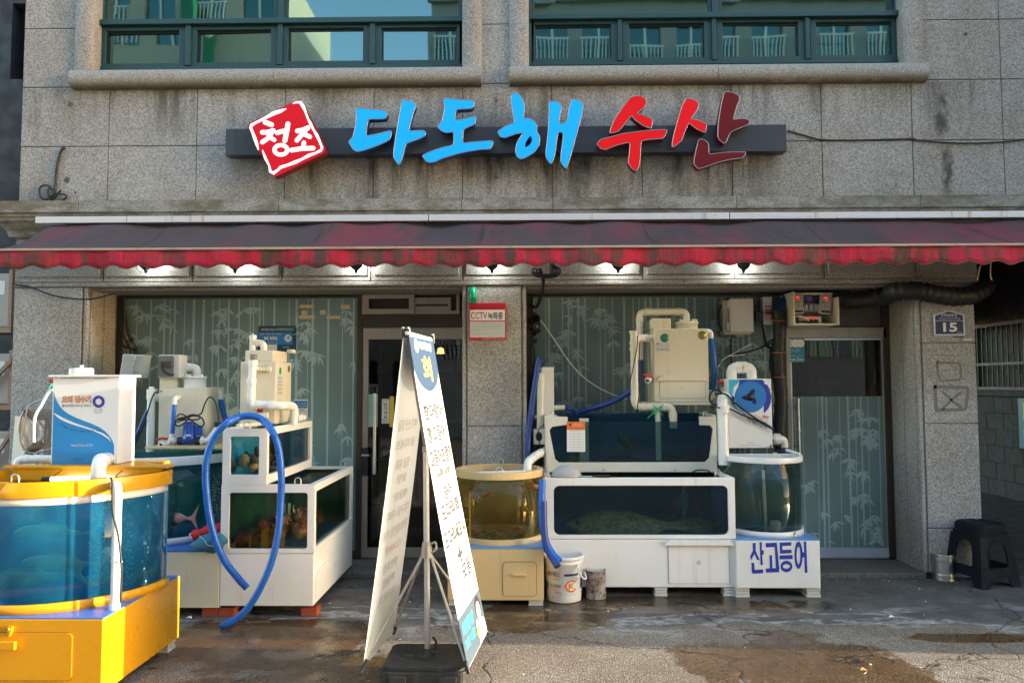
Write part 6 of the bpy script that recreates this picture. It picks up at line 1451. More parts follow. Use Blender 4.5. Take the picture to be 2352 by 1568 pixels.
mb = MB(); mb.tube([t0+Vector((-.006, -.02, .006)), t1+Vector((-.01, .02, .006))], .011, 'pvc', 10)
for q in (t0, t1, u0): mb.tube([q+Vector((0, 0, -.02)), q+Vector((0, 0, .03))], .014, 'black_plastic', 10); mb.lathe([(.001, .012), (.011, .006), (.001, -.006)], (q.x, q.y-.01, q.z+.03), 'door_frame', 10)
mb.build('top_bar', BN)
pc = G(982, 1498, .155); px_, py_ = pc.x, pc.y
mb = MB(); m1 = P(978, 1030, py_)
mb.tube([(px_, py_, .15), (m1.x, py_, m1.z)], .0165, 'alu', 14); mb.tube([(m1.x, py_, m1.z-.02), (m1.x, py_, m1.z+.012)], .02, 'door_frame', 12); mb.tube([m1, t0+Vector((-.004, .02, -.02))], .012, 'pvc_grey', 10); mb.build('pole', BN)
jc = P(980, 1258, py_)
mb = MB(); mb.tube([(jc.x, py_, jc.z-.05), (jc.x, py_, jc.z-.02), (jc.x, py_, jc.z+.03), (jc.x, py_, jc.z+.035)], .025, 'rod', 14, radii=[.034, .03, .024, .022]); mb.tube(smooth_path([jc+Vector((.02, -.01, .02)), jc+Vector((.05, -.015, .035)), jc+Vector((.055, -.015, .0)), jc+Vector((.03, -.01, -.025))]), .006, 'rod', 6); mb.build('collar', BN)
for q in (l0, l1, r0, r1):
    mb = MB(); a = jc+Vector((.02*(1 if q.x > jc.x else -1), 0, -.035)); mb.tube([a, q], .0075, 'rod', 8); st_ = mb.build('strut', BN)
    mb = MB(); d_ = (q-a).normalized(); mb.tube([q-d_*.05, q+d_*.018], .0125, 'black_plastic', 8); mb.build('tip', st_)
mb = MB(); bx0, bx1, by0, by1 = G(873, 1568, 0).x+.03, px_+.235, py_-.20, py_+.19
bx0 = px_-.235
mb.tplate(rrect(bx0, bx1, by0, by1, .05), [], .0, .12, 'base_plastic'); mb.tplate(rrect(bx0+.014, bx1-.014, by0+.014, by1-.014, .045), [], .12, .145, 'base_plastic')
for xx in (bx0+.10, bx1-.10): mb.box(xx-.045, xx+.045, by0-.012, by0+.02, .0, .10, 'base_plastic')
mb.build('weight_base', BN, bevel=.012, seg=3)
mb = MB(); mb.lathe([(.001, .006), (.030, .005), (.034, .0)], (px_-.115, py_+.0, .145), 'base_plastic', 20); mb.lathe([(.036, .004), (.042, .0)], (px_-.115, py_+.0, .145), 'black_plastic', 20); mb.build('filler_cap', BN)
mb = MB(); mb.lathe([(.045, 0), (.042, .006), (.028, .008), (.026, .035), (.018, .036)], (px_, py_, .145), 'black_plastic', 18); mb.tube(smooth_path([(px_+.02, py_-.01, .175), (px_+.045, py_-.01, .185), (px_+.048, py_-.01, .22), (px_+.03, py_-.01, .245)]), .006, 'black_plastic', 7); mb.build('socket', BN)

# ---------------------------------------------------------------- small tan tank with squid
yS = 5.68; Sx0, Sx1 = P(1028, 1330, yS).x, P(1249, 1330, yS).x; Sz0 = P(1150, 1378, yS).z; Sz1 = P(1150, 1256, yS).z
TS = thing('fish_tank', ((Sx0+Sx1)/2, 6.0, Sz0), 'small round tan tank of amber water with squid on a tan cabinet', 'fish tank')
mb = MB(); mb.box(Sx0, Sx1, yS, 6.44, Sz0, Sz1-.012, 'tan_board'); scb = mb.build('cabinet', TS, bevel=.004)
mb = MB(); mb.box(Sx0-.002, Sx1+.004, yS-.004, 6.44, Sz1-.011, Sz1, 'sky_top'); mb.build('cabinet_top', TS)
a, b, c, d = fr(1154, 1289, 1233, 1369, yS); mb = MB(); mb.fplate(rrect(a, b, c, d, .03), [rrect(a+.004, b-.004, c+.004, d-.004, .027)], yS-.001, yS+.01, 'panel_gap'); mb.fplate(rrect(a+.004, b-.004, c+.004, d-.004, .027), [], yS-.004, yS, 'tan_board'); sd_ = mb.build('door', scb)
mb = MB(); a, b, c, d = fr(1178, 1316, 1208, 1321, yS); mb.box(a, b, yS-.022, yS-.003, c, d, 'tan_board'); mb.build('handle', sd_, bevel=.003)
ccx, ccy, cr = P(1147, 1150, 6.05).x, 6.05, .335; zr = P(1147, 1086, 5.71).z
cg = ring(ccx, ccy, cr)
mb = MB(); mb.wall(cg, -.008, Sz1+.01, zr-.02, 'amber_water', True); mb.build('glass', TS)
mb = MB(); back = [(ccx+(cr-.012)*math.cos(R(a)), ccy+(cr-.012)*math.sin(R(a))) for a in range(-10, 191, 8)]; mb.wall(back, .004, Sz1+.01, zr-.03, 'tan_tank'); mb.tplate(ring(ccx, ccy, cr-.01), [], Sz1+.008, Sz1+.012, 'tan_tank'); mb.build('lining', TS)
mb = MB(); mb.tplate(ring(ccx, ccy, cr+.014), [ring(ccx, ccy, cr-.03)], zr-.055, zr, 'tan_board'); mb.build('rim', TS, bevel=.004)
mb = MB(); mb.tplate(ring(ccx, ccy, cr+.012), [ring(ccx, ccy, cr-.02)], Sz1+.001, Sz1+.045, 'tan_board'); mb.build('foot_rim', TS, bevel=.003)
mb = MB(); mb.tplate(ring(ccx, ccy, cr-.006), [], zr-.11, None, 'water_amber'); mb.build('water', TS)
mb = MB(); hook(mb, P(1147, 1085, 5.73).x, 5.735, zr+.006); hook(mb, P(1150, 1066, 6.36).x, 6.36, zr+.006); mb.build('hook', TS)
mb = MB(); mb.tube([P(1083, 1086, 5.85), P(1208, 1083, 5.85)], .012, 'pvc', 10); mb.build('light_tube', TS)
mb = MB(); p = P(1211, 1082, 6.0); pvc(mb, [(p.x, 6.0, zr-.1), (p.x, 6.0, P(1208, 1062, 6).z), P(1232, 1045, 6.25), P(1262, 1030, 6.5)], .032, 'pvc', 1.4); mb.build('inlet_pipe', TS)
mb = MB(); mb.tube([P(1080, 1130, 5.8), P(1080, 1235, 5.8)], .009, 'amber_rod' if 'amber_rod' in M else flat('amber_rod', (.5, .26, .02), .3), 8); mb.build('amber_rod', TS)
mb = MB(); mb.tube(smooth_path([P(1198, 1140, 5.9), P(1205, 1160, 5.9), P(1222, 1185, 5.9), P(1228, 1205, 5.9), P(1215, 1225, 5.9)]), .008, 'pvc_old', 8); mb.build('air_hose', TS)
feet('plastic_block', [(Sx0+.06, yS+.06), (Sx1-.06, yS+.06)], Sz0, 'pallet_white', ['yellow-stained white block under the left corner of the tan cabinet', 'white block under the right corner of the tan cabinet'], (.11, .10))
def squid(lb, p, L, yaw, pitch):
    mb = MB(); n = 16; sg = 12; vs = []
    for i in range(n+1):
        t = i/n; r_ = L*.14*(math.sin(PI*min(1, t*.92+.04))**.7)*(1-.25*t)+.002
        for k in range(sg): an = 2*PI*k/sg; vs.append((t*L*.62, r_*math.sin(an), r_*.85*math.cos(an)))
    mb.add(vs, [(i*sg+k, i*sg+(k+1) % sg, (i+1)*sg+(k+1) % sg, (i+1)*sg+k) for i in range(n) for k in range(sg)]+[tuple(range(sg)), tuple(range(n*sg, (n+1)*sg))], 'squid_skin', True)
    mb.plate([(0, 0), (L*.12, L*.17), (L*.3, L*.10), (L*.3, -L*.10), (L*.12, -L*.17)], [], lambda a, b: (a, b, 0), lambda a, b: (a, b, .004), 'squid_skin')
    mb.lathe([(.001, 0), (L*.09, L*.02), (L*.085, L*.1), (L*.05, L*.14)], (L*.6, 0, 0), 'squid_pale', 12, 'x')
    for s_ in (-1, 1): mb.lathe([(.001, -.006), (L*.035, 0), (.001, .006)], (L*.66, s_*L*.085, 0), 'print_black', 10, 'y')
    for k in range(8): an = 2*PI*k/8; mb.tube(smooth_path([(L*.72, L*.04*math.cos(an), L*.04*math.sin(an)), (L*.85, L*.07*math.cos(an), L*.06*math.sin(an)-.005), (L*.98, L*.06*math.cos(an+.5), L*.05*math.sin(an)-.03)], 4), .006, 'squid_skin', 6, radii=[.007-.0007*i for i in range(9)])
    rot = Matrix.Rotation(yaw, 3, 'Z') @ Matrix.Rotation(pitch, 3, 'Y'); mb.v = [tuple(rot @ Vector(v)+p) for v in mb.v]
    return solo('squid', mb, lb, 'squid', 'squid in the tan tank')
squid('reddish squid floating highest at the right of the tan tank', P(1238, 1118, 5.9), .20, PI+.2, -.15); squid('reddish squid angled downward in the middle of the tan tank', P(1133, 1125, 5.86), .19, PI-.1, .55); squid('reddish squid half hidden behind the banner in the tan tank', P(1075, 1120, 5.95), .19, .2, .1)
mb = MB(); mats = ['shell_brown', 'sea_squirt', 'clam_shell', 'mussel']; rg = random.Random(6)
for i in range(34): an, rr = rg.uniform(PI, 2*PI), cr*.85*math.sqrt(rg.random()); x, y = ccx+rr*math.cos(an), ccy+rr*math.sin(an); blob(mb, (x, y, Sz1+.03+rg.uniform(0, .025)), rg.uniform(.02, .036), mats[i % 3 if i % 5 else 3], i, (1.2, 1, .7), .35)
tag(mb.build('shell_heap', TS), 'heap of brown shells on the tank floor', kind='stuff')
mb = MB(); mb.tube(smooth_path([P(1198, 1249, 5.69), P(1215, 1246, 5.70), P(1238, 1244, 5.71)], 5), .016, 'pvc_old', 8, radii=[.003, .006, .01, .013, .015, .016, .014, .012, .01, .009, .003]); solo('glove', mb, 'dirty white glove lying on the blue ledge of the tan tank', 'glove')
# hoses, bucket and tins between the cabinets
mb = MB()
for i, L in enumerate(([(1246, 1100), (1244, 1180), (1252, 1235), (1268, 1270), (1286, 1288)], [(1248, 1150), (1250, 1220), (1258, 1262), (1272, 1285), (1281, 1300)])):
    pts = smooth_path([P(a, b, 5.74-.03*i-.035*k) for k, (a, b) in enumerate(L)], 14); mb = MB(); mb.tube(pts, .03, 'hose_blue' if i == 0 else 'hose_deep', 12, radii=[.0255+.0016*(k % 2) for k in range(len(pts))])
    solo('hose', mb, ('brighter blue drain hose ending over the bucket rim', 'darker blue drain hose dipping inside the white bucket')[i], 'hose')
bp_ = G(1297, 1384); bx, by = bp_.x, bp_.y+.11
BK = thing('bucket', (bx, by, 0), 'white plastic adhesive bucket with printed labels and hoses inside', 'bucket')
mb = MB(); mb.lathe([(.001, .004), (.128, .004), (.13, .0), (.133, .01), (.146, .285), (.152, .29), (.152, .30), (.148, .302), (.152, .318), (.158, .322), (.158, .34), (.15, .345), (.144, .34), (.138, .29), (.126, .02), (.001, .02)], (bx, by, 0), 'bucket_white' if 'bucket_white' in M else paint('bucket_white', (.74, .74, .73), .4, .06, .4, (.35, .33, .30), 9, .04), 40); mb.build('body', BK)
mb = MB(); mb.tube(smooth_path([(bx+.155, by+.02, .315), (bx+.10, by-.14, .27), (bx+.13, by-.155, .20), (bx+.168, by-.05, .17), (bx+.16, by+.0, .2)]), .007, 'bucket_white', 7); mb.build('handle', BK)
cyl = lambda deg, z, d=.0012: (bx+(.133+.013*(z-.01)/.275+d)*math.sin(R(deg)), by-(.133+.013*(z-.01)/.275+d)*math.cos(R(deg)), z)
def ctx(mb, t, d0, d1, z0_, z1_, m_, bd=0, d=.0015): vs, fs, _ = text_tris(t, bd); mb.add([cyl(d0+(d1-d0)*a, z0_+(z1_-z0_)*b, d) for a, b in vs], fs, m_)
def cpatch(mb, d0, d1, z0_, z1_, m_, d=.001):
    n = 8; mb.add([cyl(d0+(d1-d0)*i/n, z, d) for i in range(n+1) for z in (z0_, z1_)], [(2*i, 2*i+2, 2*i+3, 2*i+1) for i in range(n)], m_)
mb = MB(); cpatch(mb, -2, 48, .06, .22, 'print_pale'); cpatch(mb, -2, 45, .205, .222, 'print_navy', .0016); cpatch(mb, 60, 80, .10, .19, 'print_navy'); cpatch(mb, -82, -60, .09, .15, 'print_teal'); mb.build('label', BK)
mb = MB(); ctx(mb, '세라픽스', -62, -14, .195, .235, 'print_black', .015); ctx(mb, '고급 타일본드', -38, -14, .176, .186, 'print_black'); ctx(mb, 'PC-7000D', -52, -12, .118, .142, 'print_black'); ctx(mb, '아크릴 에멀젼 타일 본드', -48, -14, .1, .108, 'print_red'); ctx(mb, '20kg', -32, -12, .07, .09, 'print_red'); ctx(mb, '수성 수지', -46, -14, .04, .05, 'print_grey'); ctx(mb, '55', 62, 76, .06, .08, 'print_black')
mb.add([cyl(22+22*math.cos(R(a))*q_, .13+.046*math.sin(R(a))*q_, .002) for a in range(40, 331, 10) for q_ in (.72, 1)], [(2*i, 2*i+2, 2*i+3, 2*i+1) for i in range(29)], 'print_orange'); ctx(mb, 'K', 12, 33, .108, .152, 'print_orange', .04, .0022)
for i in range(5): cpatch(mb, 2, 44, .195-.007*i, .197-.007*i, 'print_grey', .0016)
mb.build('lettering', BK)
def tin(px, py, r_, h_, lb, mat):
    p = G(px, py); x, y = p.x, p.y+r_; o = thing('tin_can', (x, y, 0), lb, 'tin can'); mb = MB(); pr = [(.001, .003), (r_-.003, .003), (r_, 0), (r_+.002, .004), (r_, .012)]
    n = int(h_/.0075); pr += [(r_-.0035*(k % 2) if .2 < k/n < .82 else r_, .012+(h_-.02)*k/n) for k in range(n+1)]+[(r_+.002, h_-.004), (r_, h_)]
    mb.lathe(pr, (x, y, 0), mat, 36); mb.build('body', o)
    mb = MB(); mb.lathe([(r_-.001, h_-.001), (r_-.006, h_-.004), (r_-.006, .01), (.001, .01)], (x, y, 0), 'tin_inside', 36); mb.build('lining', o)
tin(1371, 1378, .077, .215, 'rusty ribbed tin can beside the white bucket', 'tin_rust'); tin(2180, 1336, .085, .215, 'shiny ribbed tin can beside the dark stool', 'tin')
# ---------------------------------------------------------------- long white stacked tanks
yL = 5.93; Cx0, Cx1 = P(1252, 1220, yL).x, P(1690, 1220, yL).x; Cz0 = P(1470, 1348, yL).z; Cz1 = P(1470, 1097, yL).z; yL1 = 6.93
a, b, c, d = fr(1272, 1115, 1673, 1228, yL); fw = rrect(a, b, c, d, .045)
T4 = tank_open('fish_tank', 'long lower white tank of dark water with flatfish beside the white bucket', Cx0, Cx1, yL, yL1, Cz0, Cz1, c-.03, fw, None, 'white_board', 'navy_tank', 'navy_water', 'water_dark', 'long stacked white tanks', 'navy_tank')
mb = MB(); x0, x1, z0, z1 = fr(1535, 1252, 1675, 1340, yL); mb.fplate(rrect(x0, x1, z0, z1, .012), [rrect(x0+.003, x1-.003, z0+.003, z1-.003, .01)], yL-.0012, yL+.004, 'pallet_white' if False else 'seam_dark' if 'seam_dark' in M else flat('seam_dark', (.10, .09, .07), .7)); mb.fplate(rrect(x0+.003, x1-.003, z0+.003, z1-.003, .01), [], yL-.004, yL, 'white_board'); dd = mb.build('door', T4)
mb = MB(); a_, b_, c_, d_ = fr(1528, 1240, 1685, 1252, yL-.02); mb.fplate([(a_, c_), (b_, c_), (b_, c_+.012), (b_-.03, d_), (a_+.03, d_), (a_, c_+.012)], [], yL-.03, yL, 'white_board'); mb.build('door_lip', dd, bevel=.003)
mb = MB(); p = P(1605, 1291, yL); mb.lathe([(.001, -.0045), (.012, -.0045), (.016, -.0062), (.018, -.004)], (p.x, yL, p.z), 'pallet_white', 18, 'y'); mb.build('knob', dd)
mb = MB(); hook(mb, Cx1-.10, yL+.12, Cz1+.01); mb.tube(smooth_path([(Cx1-.27, 6.2, Cz1+.01), (Cx1-.24, 6.15, Cz1+.035), (Cx1-.15, 6.15, Cz1+.03), (Cx1-.13, 6.2, Cz1)]), .006, 'black_wire', 6); mb.build('hook', T4)
mb = MB(); mb.box(Cx1-.30, Cx1-.285, yL+.5, yL+.52, c+.01, d-.02, 'emergency_green'); mb.box(Cx1-.325, Cx1-.26, yL+.47, yL+.56, c+.12, c+.25, 'net_green' if 'net_green' in M else flat('net_green', (.01, .10, .05), .7)); mb.build('breeding_net', T4)
def flatfish(lb, p, L, Wd, mat, yaw, tilt=.12, group=None):
    mb = MB(); n, m_ = 26, 9; vs = []
    for i in range(n+1):
        t = i/n; hw = Wd/2*(max(0, math.sin(PI*min(1, t*1.13)**.85)) if t < .82 else .16+.9*(t-.82))+.006
        for j in range(m_): s_ = -1+2*j/(m_-1); vs.append((t*L, s_*hw, .055*L*(1-s_*s_)*math.sin(PI*min(1, t*1.05+.02))+.012*math.sin(s_*9+t*20)*abs(s_)))
    mb.add(vs, [(i*m_+j, (i+1)*m_+j, (i+1)*m_+j+1, i*m_+j+1) for i in range(n) for j in range(m_-1)], mat, True)
    for s_ in (.02, -.02): mb.lathe([(.001, .012), (.009, .006), (.011, 0)], (L*.10, s_+.01, .03*L), 'print_black', 10)
    rot = Matrix.Rotation(yaw, 3, 'Z') @ Matrix.Rotation(tilt, 3, 'X'); mb.v = [tuple(rot @ Vector(v)+Vector(p)) for v in mb.v]
    return solo(lb_name, mb, lb, 'fish', group, solid=.008)
lb_name = 'flatfish'
zf = c-.03
flatfish('big speckled flatfish lying across the middle of the lower long tank', (P(1300, 1225, 6.1).x, 6.2, zf+.05), 1.0, .42, 'flatfish_skin', -.02, .42, 'flatfish in the long tanks')
flatfish('dark flatfish under the green net at the right of the lower long tank', (P(1560, 1225, 6.1).x, 6.25, zf+.03), .42, .30, 'flatfish_skin', .15, .3, 'flatfish in the long tanks')
# upper long tank: front frame with an open notch on top
yV = 6.30; yV1 = 6.90
Ex0, Ex1 = P(1252, 1000, yV).x, P(1647, 1000, yV).x; Ez0 = P(1450, 1083, yV).z; Ez1 = P(1275, 953, yV).z
T5 = thing('fish_tank', ((Ex0+Ex1)/2, 6.6, Ez0), 'long upper white tank with low glass front and blue back behind a price card', 'fish tank', 'long stacked white tanks')
def p2(L): return D2(L, yV)
outer = p2([(1250, 955), (1304, 957), (1304, 975), (1268, 980), (1262, 988), (1275, 1054), (1284, 1062), (1620, 1061), (1630, 1052), (1638, 985), (1632, 977), (1607, 976), (1607, 956), (1645, 957), (1648, 1084), (1256, 1084)])
mb = MB(); mb.fplate(outer, [], yV, yV+.03, 'cream_white' if 'cream_white' in M else paint('cream_white', (.68, .65, .56), .38, .05, .3, (.4, .3, .16), 4, .03)); mb.box(Ex0, Ex0+.02, yV+.03, yV1, Ez0, Ez1, 'cream_white'); mb.box(Ex1-.02, Ex1, yV+.03, yV1, Ez0, Ez1, 'cream_white'); mb.box(Ex0+.02, Ex1-.02, yV+.03, yV1, Ez0, Ez0+.02, 'cream_white')
mb.build('frame', T5, bevel=.004)
gz1 = P(1450, 968, yV).z
mb = MB(); mb.box(Ex0+.03, Ex1-.03, yV+.031, yV+.038, Ez0+.03, gz1, 'navy_water'); mb.build('front_glass', T5)
mb = MB(); mb.box(Ex0+.02, Ex1-.02, yV1-.012, yV1+.004, Ez0+.02, P(1450, 950, yV1).z, 'navy_tank'); mb.box(Ex0+.02, Ex0+.024, yV+.04, yV1-.012, Ez0+.02, Ez1-.02, 'navy_tank'); mb.box(Ex1-.024, Ex1-.02, yV+.04, yV1-.012, Ez0+.02, Ez1-.02, 'navy_tank'); mb.box(Ex0+.02, Ex1-.02, yV1-.05, yV1+.01, P(1450, 953, yV1).z, P(1450, 948, yV1).z, 'navy_tank'); mb.build('lining', T5)
mb = MB(); mb.tplate(rect(Ex0+.022, Ex1-.022, yV+.04, yV1-.014), [], gz1-.012, None, 'water_dark'); mb.build('water', T5)
mb = MB(); x0, x1 = P(1339, 1000, yV+.1).x, P(1363, 1000, yV+.1).x; mb.box(x0-.03, x1-.04, yV+.08, yV+.1, Ez0+.06, P(1350, 960, yV+.1).z, 'pvc_old'); mb.build('overflow_strip', T5)
mb = MB()
for px in (1265, 1618): hook(mb, P(px, 955, yV+.03).x, yV+.02, Ez1+.006, .012)
mb.build('hook', T5)
mb = MB()
for px in (1386, 1675-34): p = P(px if px < 1500 else 1550, 1079, yV); mb.lathe([(.001, -.003), (.006, -.002), (.006, 0)], (p.x, yV-.0005, p.z), 'screw_black', 8, 'y')
mb.build('screw', T5)
for i, (px, L, yw) in enumerate(((1290, .36, .1), (1385, .42, -.1), (1500, .38, .05), (1555, .42, -.05))):
    flatfish(('mottled dark flatfish on the left floor of the upper long tank', 'dark flatfish right of the price card in the upper long tank', 'dark flatfish left of the pipe foot in the upper long tank', 'dark flatfish at the right floor of the upper long tank')[i], (P(px, 1055, yV+.15).x, yV+.28, Ez0+.03), L, .26, 'dark_skin' if i else 'flatfish_skin', yw, .45, 'flatfish in the long tanks')
fish('rockfish', 'dark mottled fish standing on its head in the upper long tank', P(1422, 992, yV+.22), .23, .085, 'dark_skin', yaw=0, pitch=1.05, fin=.2)
pc = thing('price_card', P(1322, 1035, yV), 'white price card with orange header on the upper long tank glass', 'card')
x0, x1, z0, z1 = fr(1302, 968, 1344, 1037, yV-.004)
r2 = lambda a, b: ((1860+a/2.94)*.65333, (1400+b/2.94)*.65333)
mb = MB(); mb.box(x0, x1, yV-.006, yV-.003, z0, z1, 'print_white'); mb.box(x0, x1, yV-.0075, yV-.006, z1-.068, z1, 'print_orange'); mb.build('card', pc)
mb = MB(); e_ = lambda t, a0, b0, a1, b1, m_: mb.ftext(t, *r2(a0, b0), *r2(a1, b1), yV-.0085, m_)
e_('수산물의 원산지를', 450, 258, 545, 272, 'print_white'); e_('정직하게 표시합니다', 450, 276, 552, 290, 'print_white'); e_('품 명', 420, 320, 452, 333, 'print_grey'); e_('원산지', 468, 320, 508, 333, 'print_grey'); e_('가 격', 524, 320, 558, 333, 'print_grey')
for k in range(8): u0_, u1_, v0, v1 = fr(*r2(412, 340+k*27), *r2(566, 342+k*27), yV-.008); mb.box(u0_, u1_, yV-.0078, yV-.007, v0, v1, 'print_grey')
for k in (461, 513): u0_, u1_, v0, v1 = fr(*r2(k, 312), *r2(k+1.5, 528), yV-.008); mb.box(u0_, u1_, yV-.0079, yV-.007, v0, v1, 'print_grey')
mb.fplate([(lambda p: (p.x, p.z))(P(*r2(424+13*math.cos(R(t)), 270+12*math.sin(R(t))), yV-.008)) for t in range(0, 360, 30)], [], yV-.0085, None, 'print_black'); mb.build('lettering', pc)
# strainer resting on the lower tank's edge
sp = P(1300, 1090, 5.97); so = thing('strainer', (sp.x, 5.97, Cz1), 'grey mesh strainer with black handle on the left edge of the lower long tank', 'strainer')
mb = MB(); n, m_ = 20, 8; vs = []
c0 = Vector((P(1301, 1090, 6.0).x, 6.02, Cz1+.008))
mb.lathe([(.001, .085), (.05, .078), (.09, .055), (.115, .02), (.12, 0)], tuple(c0), 'net_grey', 28, squash=.75); mb.build('mesh', so)
mb = MB(); mb.tube([(c0.x+.122*math.cos(R(a)), c0.y+.092*math.sin(R(a)), c0.z) for a in range(0, 360, 12)], .0045, 'steel', 7, closed=True); mb.tube([(c0.x+.10, c0.y-.05, c0.z), (c0.x+.21, c0.y-.07, c0.z+.002)], .005, 'steel', 7); mb.build('rim', so)
mb = MB(); mb.tube([(c0.x+.20, c0.y-.068, c0.z+.004), (c0.x+.24, c0.y-.075, c0.z+.006), (c0.x+.335, c0.y-.09, c0.z+.006)], .011, 'black_plastic', 10, radii=[.008, .012, .011]); mb.build('handle', so)
feet('plastic_block', [(P(1519, 1362, yL).x, yL+.06), (P(1678, 1362, yL).x, yL+.06)], Cz0-.002, 'pallet_white', ['white plastic block under the front middle of the long lower tank', 'cream plastic block under the front right corner of the long lower tank'], (.10, .10))
# cream filter standing on the upper long tank
m3 = lambda a, b: ((1840+a/3.092)*.65333, (1050+b/3.092)*.65333); mt = lambda a, b, y: P(*m3(a, b), y)
yw, yw1 = 6.45, 6.80; x0, x1 = mt(1430, 700, yw).x, mt(2012, 700, yw).x; z0, z1 = mt(1700, 1125, yw).z, mt(1700, 325, yw).z
F4 = thing('water_filter', ((x0+x1)/2, 6.6, z0), 'large cream filter box with round sight glasses above the long tanks', 'water filter')
mb = MB(); mb.box(x0-.008, x1, yw, yw1, z0, z1, 'cream_board'); mb.build('box', F4, bevel=.006)
mb = MB(); mb.box(x0-.07, x1+.015, yw-.02, yw1+.02, z0-.022, z0, 'cream_board'); mb.build('base_plate', F4, bevel=.004)
mb = MB(); a, b, c_, d_ = fr(*m3(1480, 890), *m3(1980, 1085), yw); mb.fplate(rect(a, b, c_, d_), [rect(a+.003, b-.003, c_+.003, d_-.003)], yw-.001, yw+.003, 'seam_dark'); mb.fplate(rect(a+.003, b-.003, c_+.003, d_-.003), [], yw-.004, yw, 'cream_board'); dr_ = mb.build('door', F4)
mb = MB(); a, b, c_, d_ = fr(*m3(1450, 828), *m3(2008, 892), yw-.01); mb.fplate([(a, c_), (b, c_), (b, c_+.008), (b-.05, d_), (a+.05, d_), (a, c_+.008)], [], yw-.025, yw, 'cream_board'); mb.build('door_lip', dr_, bevel=.003)
mb = MB(); p = mt(1733, 962, yw); mb.lathe([(.001, -.005), (.013, -.005), (.018, -.008), (.02, -.004)], (p.x, yw, p.z), 'cream_board', 18, 'y'); mb.build('knob', dr_)
mb = MB()
for u, v, m_ in ((1535, 425, 'emergency_green'), (1945, 395, 'tin_inside')): p = mt(u, v, yw); mb.lathe([(.001, -.003), (.036, -.003), (.038, 0)], (p.x, yw, p.z), 'sight_green' if m_ == 'emergency_green' and 'sight_green' in M else (flat('sight_green', (.02, .16, .09), .25) and 'sight_green') if m_ == 'emergency_green' else m_, 22, 'y')
mb.build('sight_glass', F4)
mb = MB(); a, b, c_, d_ = fr(*m3(1408, 322), *m3(1612, 210), yw); z_t = mt(1510, 210, yw).z; mb.box(a, b, yw+.03, yw1-.05, z1, z_t, 'cream_board'); mb.build('riser', F4, bevel=.005)
mb = MB(); c0 = mt(1775, 300, 6.62); mb.lathe([(.001, .07), (.098, .07), (.102, .062), (.102, .052), (.095, .05), (.094, 0)], (c0.x, 6.62, z1), 'cream_board', 32)
for dx in (-.055, .055): mb.box(c0.x+dx-.02, c0.x+dx+.02, 6.53, 6.56, z1+.068, z1+.088, 'cream_board')
mb.build('lid', F4)
mb = MB(); zt = mt(1500, 140, 6.62).z; xv = mt(1265, 400, 6.62).x; xr = mt(1772, 200, 6.62).x
pvc(mb, [(xr, 6.62, z1+.07), (xr, 6.62, zt), (xv, 6.62, zt), (xv, 6.62, mt(1265, 665, 6.62).z)], .031, 'pvc_old', 1.4); mb.build('top_pipe', F4)
mb = MB(); xs = mt(1205, 700, 6.4).x; zt2 = mt(1205, 350, 6.4).z
mb.tube([(xs, 6.4, zt2), (xs, 6.4, zt2-.02)], .04, 'pvc_old', 16); zb2 = mt(1205, 1175, 6.4).z
pvc(mb, [(xs, 6.4, zt2), (xs, 6.4, zb2), (mt(1620, 1185, 6.4).x, 6.4, zb2), (mt(1632, 1300, 6.4).x, 6.4, gz1-.06)], .032, 'pvc_old', 1.4)
for v in (545, 480): q = mt(1205, v, 6.4); mb.tube([(xs, 6.4, q.z-.012), (xs, 6.4, q.z+.012)], .039, 'pvc_old', 16)
q = mt(1300, 425, 6.42); pvc(mb, [(x0+.01, 6.5, q.z), (xs+.02, 6.42, q.z), (xs, 6.4, q.z-.10)], .028, 'pvc', 1.2)
for k in range(5): xx = mt(1325+k*22, 425, 6.45).x; mb.tube([(xx, 6.46, q.z), (xx+.006, 6.46, q.z)], .034 if k else .038, 'pvc', 14)
q = mt(1465, 1250, 6.45); mb.tube([(q.x, 6.45, z0), (q.x, 6.45, Ez0+.08)], .024, 'pvc_old', 12); mb.build('stand_pipe', F4)
mb = MB(); mb.tube([(mt(1375, 430, yw).x, yw, 0)] and [mt(1240, 900, 6.55), mt(1255, 820, 6.6), mt(1272, 670, 6.62)], .026, 'hose_deep', 12)
hp_ = smooth_path([mt(1270, 668, 6.6), mt(1262, 820, 6.58), mt(1200, 960, 6.56), mt(1060, 1070, 6.6), mt(880, 1150, 6.64), mt(700, 1205, 6.7), mt(590, 1235, 6.72)], 12); mb.tube(hp_, .024, 'hose_deep', 12, radii=[.0235+.0012*(i % 2) for i in range(len(hp_))]); mb.build('feed_hose', F4)
mb = MB(); mb.tube(fillet([(x1-.02, 6.6, mt(2030, 355, 6.6).z), (mt(2038, 355, 6.6).x, 6.6, mt(2030, 355, 6.6).z), (mt(2038, 355, 6.6).x, 6.6, mt(2038, 440, 6.6).z)], .04), .024, 'pvc', 12); hs_ = smooth_path([mt(2038, 435, 6.6), mt(2062, 600, 6.58), mt(2075, 800, 6.57), mt(2050, 1000, 6.6)], 10); mb.tube(hs_, .026, 'hose_blue2' if 'hose_blue2' in M else paint('hose_blue2', (.008, .10, .36), .35, .1, .1), 12); mb.tube(fillet([mt(2050, 990, 6.6), mt(2048, 1065, 6.6), mt(2010, 1080, 6.62)], .04), .028, 'pvc', 12); mb.build('side_hose', F4)
mb = MB(); p = mt(1350, 885, 6.42); mb.tube([p, p+Vector((.04, .10, .02))], .026, 'pvc', 14); mb.tube([p+Vector((-.0004, -.001, 0)), p+Vector((.001, .003, 0))], .016, 'screw_black', 12); mb.tube([mt(1295, 818, 6.40), mt(1350, 835, 6.4), mt(1405, 845, 6.42)], .010, 'red_handle', 8); mb.build('valve', F4)
